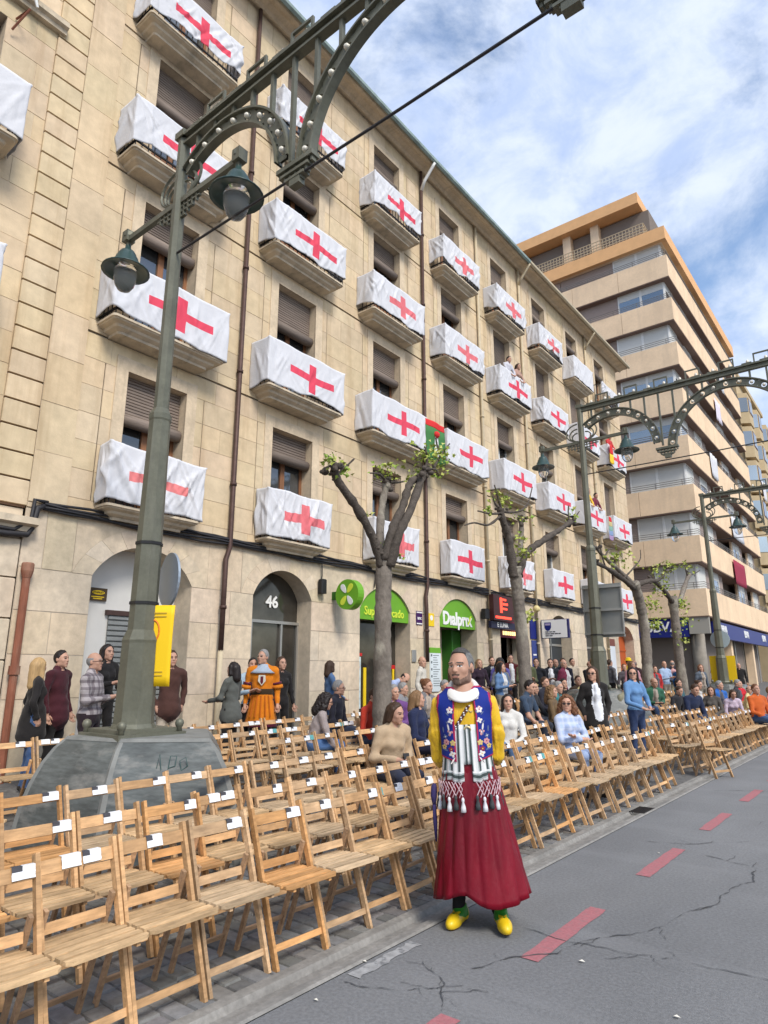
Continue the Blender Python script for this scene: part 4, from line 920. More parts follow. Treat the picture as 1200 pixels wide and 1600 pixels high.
    for i, q in enumerate(bu):
        o = link('bulb', BULBME, root); o.location = q
    for x in np.arange(.32, 9.4, .36):
        o = link('bulb', BULBME, root); o.location = (x, 0, 8.09); o.rotation_euler = (R(90), 0, 0)
    return root
lp = lamp_post('nearest green lamp post with two lanterns and iron street arch, on the marble plinth')
lp.location = (-6.1, 3.75, 0)
l2 = copy_tree(lp); l2['label'] = 'second green lamp post with street arch, carrying the back of a large grey road sign'; l2.location = (-5.85, 15.6, .16); l2.scale = (1, 1, 1.02)
l3 = copy_tree(lp); l3['label'] = 'farthest green lamp post with street arch in front of the tan block'; l3.location = (-5.55, 27.0, .2); l3.scale = (1.02, 1, 1.02)
# stay cables
for (x, y, z, lab) in ((-6.1, 3.75, 6.36, 'taut dark cable under the nearest street arch'), (-5.85, 15.6, 6.5, 'thin dark cable under the second street arch'), (-5.55, 27, 6.55, 'thin dark cable under the farthest street arch')):
    tag(MB().tube([(x + .08, y - .02, z), (x + 3, y - .02, z - .02), (x + 6, y - .02, z), (x + 9.6, y - .02, z)], .014, 6).build('stay_cable', CABLE), lab, 'cable')
# marble plinth of the nearest post
MARB = mat('grey_marble', (.095, .105, .102), .45, noise=(1.6, .35, (1, 1, 3.5)), noise2=(7, .3, (1, 1, 5)), streak=(2.4, (1, 1, 2.6), (.30, .29, .265), .8), bump=(9, .1, .01), spec=.4); MARBE = mat('marble_edge', (.19, .195, .185), .6, noise=(6, .2))
top = [(-6.42, 3.24), (-5.72, 3.40), (-5.12, 3.95), (-6.05, 4.62), (-6.75, 4.25)]; cx, cy = -6.0, 3.88
def ring(k, z, dz=0): return [(cx + (x - cx) * k, cy + (y - cy) * k, z) for x, y in top]
def plinth(root, z0, kz, cap):
    prof = [(1.0, 1.0), (1.10, .93), (1.22, .80), (1.33, .62), (1.41, .42), (1.46, .2), (1.48, 0)]
    for i in range(5):
        j = (i + 1) % 5; P = []
        for k, z in prof:
            r = ring(1 + (k - 1) * kz, z); a = Vector(r[i]); b = Vector(r[j]); d = (b - a) * .035; P.append([tuple(a + d), tuple(a + (b - a) * .5), tuple(b - d)])
        MB().grid(P).build('marble_face', MARB, root, smooth=True, recalc=False)
        Q = []
        for k, z in prof:
            r = ring(1 + (k - 1) * kz, z); p = Vector(r[i]); a = Vector(r[i - 1]); b = Vector(r[j]); c = Vector((cx, cy, z)); n = (p - c).normalized() * .012
            Q.append([tuple(p + (a - p) * .035), tuple(p + n), tuple(p + (b - p) * .035)])
        MB().grid(Q).build('marble_edge', MARBE, root, recalc=False)
    r0 = ring(1.01, 1.0); r1 = ring(.97, 1.03); r2 = ring(.8, 1.035)
    m_ = MB(); m_.grid([r0 + [r0[0]], r1 + [r1[0]]]); m_.add(r1, [tuple(range(5))]); m_.build('top_slab', MARBE, root)
pr = thing('lamp_plinth', 'grey veined marble plinth with curved faces under the nearest lamp post', 'plinth', (cx, cy, 0)); plinth(pr, 0, 1, True)
gt = mat('graffiti_green', (.05, .10, .095), .7)
fc = [Vector(ring(1.21, .81)[1]), Vector(ring(1.21, .81)[2])]
g_ = MB(); d_ = (fc[1] - fc[0]); nn = Vector((d_.y, -d_.x, .35)).normalized()
for k, (u0, pts) in enumerate(((.40, [(0, 0), (.02, .12), (.04, -.02)]), (.50, [(0, -.02), (.015, .1), (.07, .1), (.06, .02), (.0, .0)]), (.60, [(.02, -.03), (0, .06), (.05, .09), (.07, .02), (.02, -.02)]))):
    g_.tube([fc[0] + d_ * u0 + d_.normalized() * a + Vector((0, 0, b - .02)) + nn * .012 for a, b in pts], .004, 5)
g_.build('graffiti', gt, pr)
for (x, y, lab) in ((-5.85, 15.6, 'grey stone plinth under the second lamp post'), (-5.55, 27.0, 'grey stone plinth under the farthest lamp post')):
    m_ = MB(); m_.lathe([(1.25, 0), (1.2, .3), (1.05, .7), (.8, 1.1), (.72, 1.18), (.6, 1.2)], 8, (x, y, .05), ph=PI / 8); tag(m_.build('lamp_plinth', MARB), lab, 'plinth')
# things fixed to the posts
SIGNB = mat('sign_back', (.27, .32, .38), .45, metal=.4, noise=(3, .08)); BAN = mat('yellow_banner', (.80, .52, .01), .6)
rs = thing('round_road_sign', 'round road sign seen from behind, strapped to the nearest post', 'sign', (-5.78, 3.95, 2.3)); m_ = MB()
rx, ry_ = -6.12, 3.97; dd = Vector((.97, -.24, 0)).normalized(); nn = Vector((.24, .97, 0))
P0 = []; P1 = []
for t in np.linspace(0, 2 * PI, 32, endpoint=False):
    q = Vector((rx, ry_, 2.57)) + Vector((.045, .035, 0)) + dd * (.29 * math.cos(t)) + Vector((0, 0, .29 * math.sin(t))); P0.append(q + nn * .012); P1.append(q - nn * .012)
m_.add(P0 + P1, [tuple(range(32)), tuple(range(63, 31, -1))] + [(i, (i + 1) % 32, 32 + (i + 1) % 32, 32 + i) for i in range(32)]); m_.build('disc', SIGNB, rs)
yb_ = thing('yellow_banner', 'yellow plastic notice with orange disc strapped to the nearest post', 'banner', (-5.8, 3.78, 1.5)); P = []
for i in range(9):
    t = i / 8; z = 2.28 - .80 * t; bow = .05 * math.sin(PI * t); P.append([tuple(Vector((-6.02, 3.78, z)) + Vector((.784, .62, 0)) * (.25 * k / 6) + Vector((.05, -.2, 0)) * bow * (k / 6)) for k in range(7)])
o = MB().grid(P).build('sheet', BAN, yb_, smooth=True, recalc=False); sm = o.modifiers.new('t', 'SOLIDIFY'); sm.thickness = .006
m_ = MB(); m_.tube([(-5.985 + .055 * math.cos(t), 3.797 + .043 * math.cos(t), 2.02 + .11 * math.sin(t)) for t in np.linspace(0, 2 * PI, 24, endpoint=False)], .010, 6, closed=True); m_.build('orange_ring', mat('banner_orange', (.7, .2, .02), .6), yb_)
m_ = MB()
for z in (2.2, 2.165, 1.62, 1.585): m_.bar((-5.98, 3.80, z), (-5.88, 3.88, z), .012, .012, (0, 0, 1))
m_.build('print', mat('banner_print', (.45, .30, .03), .6), yb_)
m_ = MB(); c2 = (-5.85, 15.6); sg = thing('road_sign_back', 'large grey rectangular road sign seen from behind on the second lamp post', 'sign', (-5.85, 15.8, 2.3))
MB().box(-6.22, 15.86, 2.46, -5.27, 15.89, 3.74).build('sheet', mat('sign_grey', (.27, .275, .26), .5, metal=.3, noise=(2, .08)), sg)
for z in (2.52, 3.08, 3.64): MB().box(-6.23, 15.80, z, -5.26, 15.86, z + .05).build('rail', mat('sign_rail', (.36, .36, .34), .5, metal=.4), sg)
for x in (-6.23, -5.29): MB().box(x, 15.83, 2.46, x + .03, 15.86, 3.74).build('edge', mat('sign_rail', (.36, .36, .34)), sg)
r3 = thing('round_road_sign', 'pale round road sign seen from behind on the farthest lamp post', 'sign', (-5.55, 27, 2.6)); m_ = MB(); disc(m_, 27.2, 27.23, -5.55, 2.85, .33, 'y'); m_.build('disc', mat('sign_pale', (.38, .44, .45), .5), r3)
for x, lab in ((-5.82, 'left'), (-5.26, 'right')):
    tag(MB().box(x - .15, 27.1, 1.25, x + .15, 27.13, 2.25).build('yellow_banner', BAN), f'yellow plastic notice on the {lab} side of the farthest lamp post', 'banner')
# ------------------------------------------------------------------ pollarded plane trees
BARK = mat('plane_bark', (.185, .16, .135), .92, noise=(4, .22, (1, 1, .5)), noise2=(16, .18), bump=(22, .7, .03, (1, 1, .5)), streak=(2.6, (1, 1, .7), (.36, .335, .27), 1.0), spec=.15)
BARKD = mat('plane_branch', (.095, .08, .068), .92, noise=(9, .3), bump=(26, .8, .03), spec=.15)
LEAF = [mat('leaf_a', (.34, .40, .07), .6, noise=(20, .15)), mat('leaf_b', (.22, .32, .05), .6, noise=(20, .15)), mat('leaf_c', (.44, .46, .13), .6)]
def smooth_path(p, n=5):
    p = [Vector(q) for q in p]; out = []
    for i in range(len(p) - 1):
        a, b, c, d = p[max(i - 1, 0)], p[i], p[i + 1], p[min(i + 2, len(p) - 1)]
        for k in range(n):
            t = k / n; out.append(.5 * ((2 * b) + (c - a) * t + (2 * a - 5 * b + 4 * c - d) * t * t + (3 * b - a - 3 * c + d) * t ** 3))
    out.append(p[-1]); return out
def limb(parent, pts, r0, r1, m, name, knob=True, rs=1):
    rr = random.Random(rs); sp = smooth_path(pts, 6); n = len(sp); rad = [(r0 + (r1 - r0) * i / (n - 1)) * .64 * rr.uniform(.84, 1.2) for i in range(n)]
    if knob: rad[-1] *= 1.25; rad[-2] *= 1.3
    mb = MB().tube(sp, rad, 12, jit=.09)
    if knob:
        for i in range(2, n - 1):
            if rr.random() < .55: a = rr.uniform(0, 6.3); mb.ball(Vector(sp[i]) + Vector((math.cos(a), math.sin(a) * .9, rr.uniform(-.5, .2))) * rad[i] * .8, rad[i] * rr.uniform(.28, .5), 7, sz=rr.uniform(.6, 1.1))
    return mb.build(name, m, parent, smooth=True)
def tree(label, base, trunk, limbs, twigs, leafs, r=.18, seed=1):
    lsz = (1, 1, 1.1, 1.3, 1.35)[seed]
    rr = random.Random(seed); root = thing('plane_tree', label, 'tree', base, 'pollarded plane trees')
    sp = smooth_path(trunk, 20); n = len(sp); rad = [r * (1.22 - .30 * min(1, i / (n * .5)) + (.10 if i > n - 9 else 0)) * (1 + .04 * math.sin(i * .55 + seed) + .03 * math.sin(i * 1.7)) * rr.uniform(.975, 1.03) for i in range(n)]; rad[0] = r * 1.45
    MB().tube(sp, rad, 26, jit=.045).build('trunk', BARK, root, smooth=True)
    for i, (p, a, b) in enumerate(limbs): limb(root, p, a, b, BARKD if i % 3 != 1 else BARK, 'branch', True, seed * 10 + i)
    for i, p in enumerate(twigs): limb(root, p, .042, .018, BARKD, 'twig', False, seed * 20 + i)
    kb = MB()
    for p in [l[0][-1] for l in limbs]:
        for _ in range(7): q = Vector(p) + Vector((rr.gauss(0, .07), rr.gauss(0, .08), rr.gauss(0, .06))); kb.ball(q, rr.uniform(.03, .065), 7, sz=rr.uniform(.7, 1.1))
    kb.build('pruning_knob', BARKD, root, smooth=True)
    lf = MB()
    for (c, rad_, cnt) in leafs:
        for _ in range(int(cnt * .62)):
            q = Vector(c) + Vector((rr.gauss(0, rad_ * .6), rr.gauss(0, rad_ * .6), rr.gauss(0, rad_ * .55))); s = rr.uniform(.04, .085) * lsz
            u = Vector((rr.uniform(-1, 1), rr.uniform(-1, 1), rr.uniform(-.5, .8))).normalized(); v = u.cross(Vector((rr.uniform(-1, 1), rr.uniform(-1, 1), rr.uniform(-1, 1)))).normalized(); w = u.cross(v)
            pts = [q, q + u * s * .5 + v * s * .55 + w * .2 * s, q + u * s * .8 + v * s * .2, q + u * s * 1.35 - w * .15 * s, q + u * s * .8 - v * s * .2, q + u * s * .5 - v * s * .55 + w * .2 * s]
            lf.add(pts, [(0, 1, 2, 3), (0, 3, 4, 5)], rr.choice([0, 0, 1, 2]))
    stuff(lf.build('foliage', LEAF, root, recalc=False))
    return root
X = -6.2
tree('nearest pollarded plane tree with four thick forked limbs, in front of the Supermercado sign', (X, 7.8, .1), [(X, 7.80, .0), (X, 7.80, .9), (X, 7.81, 2.1), (X, 7.83, 3.06), (X, 7.84, 3.45)],
     [([(X, 7.78, 3.2), (X, 7.62, 3.55), (X, 7.22, 3.98), (X, 6.80, 4.30), (X, 6.66, 4.46)], .12, .085), ([(X - .1, 7.9, 3.3), (-6.45, 8.05, 3.8), (-6.6, 8.3, 4.35), (-6.6, 8.42, 4.75)], .12, .08),
      ([(X + .05, 7.78, 3.3), (-6.05, 7.85, 3.75), (-6.0, 8.05, 4.15), (-6.0, 8.28, 4.62), (-6.0, 8.50, 4.74), (-6.0, 8.76, 4.92)], .125, .07), ([(X + .1, 7.85, 3.2), (-5.95, 7.9, 3.7), (-5.9, 8.15, 4.15), (-5.9, 8.5, 4.82)], .13, .085)],
     [[(X, 6.7, 4.44), (X, 6.82, 4.5), (X + .1, 7.0, 4.72)], [(X, 6.64, 4.46), (X + .05, 6.55, 4.5), (X, 6.45, 4.45)], [(X, 6.64, 4.5), (X, 6.66, 4.62), (X - .1, 6.55, 4.72)], [(-6.6, 8.4, 4.78), (-6.5, 8.1, 4.82), (-6.5, 7.85, 4.78)], [(-6.6, 8.45, 4.78), (-6.6, 8.75, 4.85), (-6.55, 8.9, 4.9)],
      [(-6, 8.7, 4.88), (-6, 9.0, 5.1), (-6, 9.2, 5.35), (-6, 9.5, 5.64)], [(-6, 9.2, 5.35), (-6.1, 9.25, 5.55), (-6.1, 9.2, 5.7)], [(-5.9, 8.5, 4.85), (-5.9, 8.62, 5.05), (-5.9, 8.58, 5.3)], [(-5.9, 8.55, 4.9), (-5.85, 8.8, 4.95), (-5.85, 8.9, 4.85)]],
     [((X, 6.6, 4.55), .14, 90), ((X, 6.9, 4.5), .12, 50), ((-6.6, 8.4, 4.95), .2, 110), ((-6.3, 8.75, 4.9), .2, 80), ((-5.95, 8.65, 5.15), .18, 120), ((-6.0, 9.15, 5.3), .18, 100), ((-5.9, 8.95, 4.95), .12, 50), ((X, 7.4, 3.95), .06, 16), ((X, 7.95, 3.6), .09, 24), ((-6, 8.0, 3.4), .06, 14)], .135, 1)
X = -6.1
tree('second pollarded plane tree in front of the red display shop, with a long right limb', (X, 12.2, .15), [(X, 12.25, 0), (X, 12.25, 1.2), (X, 12.16, 2.5), (X, 12.08, 3.2), (X, 12.0, 3.72)],
     [([(X, 11.95, 3.5), (X, 11.88, 3.9), (X, 11.78, 4.3), (X, 11.56, 4.66), (X, 11.5, 4.85)], .14, .1), ([(X - .1, 12.15, 3.6), (-6.35, 12.75, 4.1), (-6.5, 13.2, 4.6), (-6.5, 13.22, 5.0)], .10, .09), ([(X + .05, 12.08, 3.55), (-6.0, 12.4, 4.05), (-5.9, 13.05, 4.42), (-5.9, 13.8, 4.74), (-5.9, 14.6, 5.1)], .125, .075)],
     [[(X, 11.5, 4.7), (X, 11.0, 4.42), (X, 10.45, 4.36), (X, 10.1, 4.25)], [(X, 11.5, 4.75), (X, 11.1, 4.66), (X, 10.6, 4.62)], [(X, 11.5, 4.85), (X, 11.3, 4.9), (X, 11.2, 5.05)], [(X, 11.5, 4.8), (X, 11.95, 4.85), (X, 12.45, 5.0), (X, 12.8, 5.25), (X, 13.05, 5.65)], [(-5.9, 14.5, 5.08), (-5.9, 14.5, 5.3), (-5.9, 14.55, 5.5)], [(-5.9, 14.7, 5.12), (-5.9, 14.95, 5.3), (-5.9, 15.2, 5.48)], [(X, 11.55, 4.85), (X, 11.4, 5.1), (X, 11.3, 5.3)]],
     [((X, 11.7, 5.05), .17, 70), ((X, 11.35, 5.1), .14, 30), ((X, 11.0, 4.7), .14, 22), ((-6.3, 12.7, 4.9), .2, 50), ((-5.95, 12.1, 4.0), .14, 60), ((-5.95, 12.05, 4.3), .12, 30), ((-5.9, 14.75, 5.25), .16, 40), ((X, 12.5, 2.75), .12, 40)], .128, 2)
X = -6.0
tree('third pollarded plane tree with ivy on its right side, left of the bank', (X, 19.6, .2), [(X, 19.75, 0), (X, 19.7, 1.5), (X, 19.8, 2.8), (X, 19.6, 3.6), (X, 19.2, 4.15)],
     [([(X, 19.1, 4.0), (X, 18.3, 4.15), (X, 17.2, 4.3), (X, 16.3, 4.36)], .13, .06), ([(X, 19.2, 4.1), (-6.3, 18.7, 4.55), (-6.3, 17.9, 4.72), (-6.3, 17.2, 4.92)], .11, .06), ([(X, 19.1, 4.05), (-5.8, 20.0, 4.28), (-5.8, 21.0, 4.42), (-5.8, 22.2, 4.88)], .12, .05)],
     [[(X, 18.4, 4.2), (X, 19.2, 4.55), (X, 20.0, 4.95), (X, 20.1, 5.25)], [(X, 17.0, 4.3), (X, 16.8, 4.6), (X, 16.7, 4.9)], [(-6.3, 17.8, 4.72), (-6.3, 18.2, 5.0), (-6.3, 18.6, 5.1)]],
     [((X, 17.6, 4.6), .3, 60), ((X, 18.5, 4.8), .3, 60), ((-5.8, 21.2, 4.7), .25, 90), ((-5.8, 22.3, 5.0), .2, 80), ((X + .2, 20.0, 3.6), .2, 110), ((X + .2, 20.2, 3.0), .2, 110)], .145, 3)
X = -5.95
tree('fourth pollarded plane tree wrapped in green shoots, in front of the bank corner', (X, 23.0, .2), [(X, 23.1, 0), (X, 23.0, 1.5), (X, 22.95, 3.0), (X, 22.9, 4.1)],
     [([(X, 22.8, 3.9), (X, 22.0, 4.2), (X, 21.4, 4.32), (X, 20.7, 4.4)], .13, .06), ([(X, 23.1, 3.7), (X, 23.9, 4.1), (X, 24.6, 4.6), (X, 25.4, 5.1)], .13, .11)],
     [[(X, 25.4, 5.1), (X, 26.3, 5.25), (X, 27.2, 5.5)], [(X, 25.2, 5.0), (X, 25.0, 5.3), (X, 25.1, 5.5)]],
     [((X, 22.2, 4.45), .25, 60), ((X, 21.5, 4.1), .2, 40), ((X + .1, 23.3, 3.9), .2, 100), ((X + .1, 23.4, 3.3), .25, 120), ((X + .1, 22.9, 2.7), .2, 60), ((X, 25.3, 5.4), .2, 40)], .15, 4)
# ------------------------------------------------------------------ wooden folding chairs
def wood_mat(name, col, nz=.16):
    return mat(name, col, .62, noise=(6, nz + .06, (1, 1, 1)), noise2=(3, .26, (16, 2, 16)), rand=.24, bump=(3, .12, .01, (20, 4, 20)), spec=.25)
WOODS = [wood_mat('beech_wood', (.49, .295, .145)), wood_mat('greyed_wood', (.455, .30, .17)), wood_mat('orange_varnished_wood', (.53, .285, .115), .1)]
SEATW = [wood_mat('weathered_seat', (.52, .355, .195)), wood_mat('greyed_seat', (.49, .36, .225)), WOODS[2]]
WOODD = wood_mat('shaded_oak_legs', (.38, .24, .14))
PAPER = mat('paper_label', (.74, .75, .77), .8); nd, lk, b_ = nodes_of(PAPER)
uvn = nd.new('ShaderNodeTexCoord'); sp_ = nd.new('ShaderNodeSeparateXYZ'); lk.new(uvn.outputs['Generated'], sp_.inputs[0])
nz_ = nd.new('ShaderNodeTexNoise'); nz_.inputs['Scale'].default_value = 9; mp_ = nd.new('ShaderNodeMapping'); mp_.inputs['Scale'].default_value = (1, 1, 3); lk.new(uvn.outputs['Generated'], mp_.inputs[0]); lk.new(mp_.outputs[0], nz_.inputs['Vector'])
def mth(op, a, b):
    q = nd.new('ShaderNodeMath'); q.operation = op
    for i, v in enumerate((a, b)):
        if isinstance(v, (int, float)): q.inputs[i].default_value = v
        else: lk.new(v, q.inputs[i])
    return q.outputs[0]
k_ = mth('MULTIPLY', mth('LESS_THAN', sp_.outputs['Y'], .38), mth('GREATER_THAN', sp_.outputs['Z'], .60)); k2 = mth('MULTIPLY', mth('GREATER_THAN', nz_.outputs['Fac'], .56), mth('MULTIPLY', mth('GREATER_THAN', sp_.outputs['Y'], .3), mth('LESS_THAN', sp_.outputs['Y'], .85)))
kk = mth('MAXIMUM', k_, mth('MULTIPLY', k2, .25)); xm_ = nd.new('ShaderNodeMix'); xm_.data_type = 'RGBA'; xm_.inputs['A'].default_value = (.74, .75, .77, 1); xm_.inputs['B'].default_value = (.06, .06, .07, 1); lk.new(kk, xm_.inputs['Factor']); lk.new(xm_.outputs['Result'], b_.inputs['Base Color'])
PAPERW = mat('blank_paper', (.76, .77, .78), .8); PAPERT = mat('teal_paper', (.12, .36, .36), .8)
HW = .203
def chair_proto(wood, slats, seed):
    rr = random.Random(seed); root = thing('folding_chair', 'x', 'chair', (0, 0, 0), local=True)
    for s in (-1, 1): MB().bar((.0, s * (HW - .011), 0), (-.285, s * (HW - .011), .80), .020, .038).build('upright', wood, root)
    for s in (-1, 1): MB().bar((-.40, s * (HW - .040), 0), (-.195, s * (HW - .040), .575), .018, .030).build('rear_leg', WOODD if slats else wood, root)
    a = lambda z: -.285 * z / .80
    MB().bar((a(.735), -HW + .022, .735), (a(.735), HW - .022, .735), .060, .016, (a(.80) - a(.70), 0, .1)).build('backrest', wood, root)
    MB().bar((-.225, -HW + .052, .487), (-.225, HW - .052, .487), .045, .016, (-.2, 0, 1)).build('back_rail', wood, root)
    MB().bar((a(.10) - .002, -HW + .022, .10), (a(.10) - .002, HW - .022, .10), .034, .014, (-.3, 0, 1)).build('front_stretcher', wood, root)
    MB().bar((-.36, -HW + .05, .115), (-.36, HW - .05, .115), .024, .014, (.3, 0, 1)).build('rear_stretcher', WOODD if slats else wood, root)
    fr = MB(); zt = .432
    for s in (-1, 1): fr.bar((-.265, s * (HW - .062), zt - .028), (.075, s * (HW - .062), zt - .016), .02, .03)
    fr.bar((-.17, -HW + .02, zt - .05), (-.17, HW - .02, zt - .05), .016, .016)
    seat = fr.build('seat', wood, root)
    sl = MB() if not slats else None
    n = 6; x0, x1 = -.272, .105; w = (x1 - x0) / n
    for i in range(n):
        p, q = x0 + w * i, x0 + w * (i + 1) - .018; z = zt + .006 * (i / n); hw = HW - .026 if i < 2 else HW - .004; m_ = sl if sl is not None else MB()
        c = .022 if i == n - 1 else .003
        m_.extr([(p, -hw), (q - c, -hw), (q, -hw + c), (q, hw - c), (q - c, hw), (p, hw)], 'z', z - .016, z)
        if sl is None: m_.build('slat', SEATW[WOODS.index(wood)], seat)
    if sl is not None: stuff(sl.build('slats', SEATW[WOODS.index(wood)], seat))
    return root
PROT = {}
for wi in range(3):
    for sl in (True, False): PROT[(wi, sl)] = chair_proto(WOODS[wi], sl, 3 + wi)
used = set()
def chair(x, y, label, wi=0, slats=False, rz=0, paper=True, tilt=0, group=None, pseed=0):
    key = (wi, slats)
    o = copy_tree(PROT[key])
    o['label'] = label; o['group'] = group; o.location = (x, y, gz(x, y)); o.rotation_euler = (0, tilt, rz)
    if paper:
        rr = random.Random(pseed); w = rr.uniform(.085, .12); yc = rr.uniform(-.06, .09); a = lambda z: -.285 * z / .80 + .0135
        def sheet(y0, y1, m, nm):
            P = []
            for i in range(6):
                z = .770 - .050 * i / 5 - rr.uniform(0, .004); P.append([(a(z) + .003 + rr.uniform(0, .004), y0 + (y1 - y0) * j / 4, z) for j in range(5)])
            P.insert(0, [(a(.785) - .016, p[1], .768) for p in P[0]])
            MB().grid(P).build(nm, m, o, recalc=False)
        sheet(yc, yc + w, PAPER, 'paper_label')
        t = rr.random()
        if t < .16: sheet(yc - .105, yc - .01, PAPERW, 'blank_label')
        elif t < .23: sheet(yc + w + .004, yc + w + .07, PAPERT, 'teal_label')
    return o
ROWX = [-3.03, -3.70, -4.56, -5.80, -6.65, -7.55]
rown = ['front row', 'second row', 'third row', 'fourth row', 'fifth row', 'back row']
rc = random.Random(5); PITCH = .418
orange = {(0, 6), (1, 2), (2, 2), (2, 3), (2, 4), (3, 10), (1, 5), (2, 0), (0, 15), (1, 14)}
cnt = [0]
def blocked(x, y):
    if abs(x + .2 + 6.0) < 1.15 and 2.45 < y < 5.35: return True
    for tx, ty, r in ((-6.2, 7.8, .45), (-6.1, 12.2, .45), (-6.0, 19.7, .45), (-5.95, 23.05, .45), (-5.85, 15.6, 1.3), (-5.55, 27, 1.35)):
        if math.hypot(x - .2 - tx, y - ty) < r: return True
    return False
Y0 = [.95, 1.05, 1.0, 1.05, 1.2, 1.3]; Y1 = [10.9, 10.8, 10.6, 12.6, 12.6, 12.6]
for ri, x in enumerate(ROWX):
    y = Y0[ri]; i = 0
    while y < Y1[ri]:
        i += 1
        if not blocked(x, y):
            wi = 2 if (ri, i) in orange else (1 if rc.random() < .42 else 0)
            col = ('pale', 'greyed', 'orange varnished')[wi]
            chair(x + rc.uniform(-.032, .032), y, f'{col} wooden folding chair, {ORD[min(i,30)]} from left in {rown[ri]} of near seating block', wi, (ri < 3 and y < 6.5), rc.uniform(-.055, .055), True, 0, 'folding chairs of the near seating block', ri * 50 + i); cnt[0] += 1
        y += PITCH + rc.uniform(-.006, .008)
# loose chair at the gap, then the far block
chair(-2.62, 12.0, 'loose pale folding chair standing turned at the gap between the two seating blocks', 0, True, R(-24), True, 0, 'loose folding chairs at the gap', 991)
chair(-3.18, 12.15, 'greyed folding chair just behind the loose turned chair at the gap', 1, False, R(-14), True, 0, 'loose folding chairs at the gap', 992)
FARX = [-3.02, -3.75, -4.55, -5.4, -6.5, -7.4]
for ri, x in enumerate(FARX):
    y = [12.6, 12.9, 13.1, 13.6, 14.2, 14.2][ri]; i = 0; yend = [25.5, 25.5, 25.5, 25, 25, 25][ri]
    while y < yend:
        i += 1
        if not blocked(x, y) and not (ri in (3, 4) and i % 1 and False):
            wi = 2 if rc.random() < .05 else (1 if rc.random() < .4 else 0)
            if cnt[0] < 296: chair(x + rc.uniform(-.03, .03), y, f"{('pale', 'greyed', 'orange varnished')[wi]} wooden folding chair, {ORD[min(i,30)]} from the gap in {rown[ri]} of far block", wi, False, rc.uniform(-.05, .05), rc.random() < .85, 0, 'folding chairs of the far seating block', 600 + ri * 50 + i); cnt[0] += 1
        y += .43 + rc.uniform(-.01, .015)
for key, o in PROT.items():
    for c in list(o.children_recursive): bpy.data.objects.remove(c)
    bpy.data.objects.remove(o)
# ------------------------------------------------------------------ people: signed distance bodies meshed with surface nets
def cap(a, b, r0, r1=None):
    a = [float(v) for v in a]; b = [float(v) for v in b]; r1 = r0 if r1 is None else r1; d = [b[i] - a[i] for i in range(3)]; L = max(1e-9, d[0] ** 2 + d[1] ** 2 + d[2] ** 2)
    def f(P):
        x = P[:, 0] - a[0]; y = P[:, 1] - a[1]; z = P[:, 2] - a[2]; t = np.clip((x * d[0] + y * d[1] + z * d[2]) / L, 0, 1); x = x - t * d[0]; y = y - t * d[1]; z = z - t * d[2]
        return np.sqrt(x * x + y * y + z * z) - (r0 + (r1 - r0) * t)
    return f
def ell(c, r):
    c = [float(v) for v in c]; r = [float(v) for v in r]
    def f(P):
        x = (P[:, 0] - c[0]) / r[0]; y = (P[:, 1] - c[1]) / r[1]; z = (P[:, 2] - c[2]) / r[2]; k0 = np.sqrt(x * x + y * y + z * z); x = x / r[0]; y = y / r[1]; z = z / r[2]
        return k0 * (k0 - 1) / np.maximum(np.sqrt(x * x + y * y + z * z), 1e-9)
    return f
def smin(a, b, k):
    h = np.clip(.5 + .5 * (b - a) / k, 0, 1); return b + (a - b) * h - k * h * (1 - h)
def smax(a, b, k): return -smin(-a, -b, k)
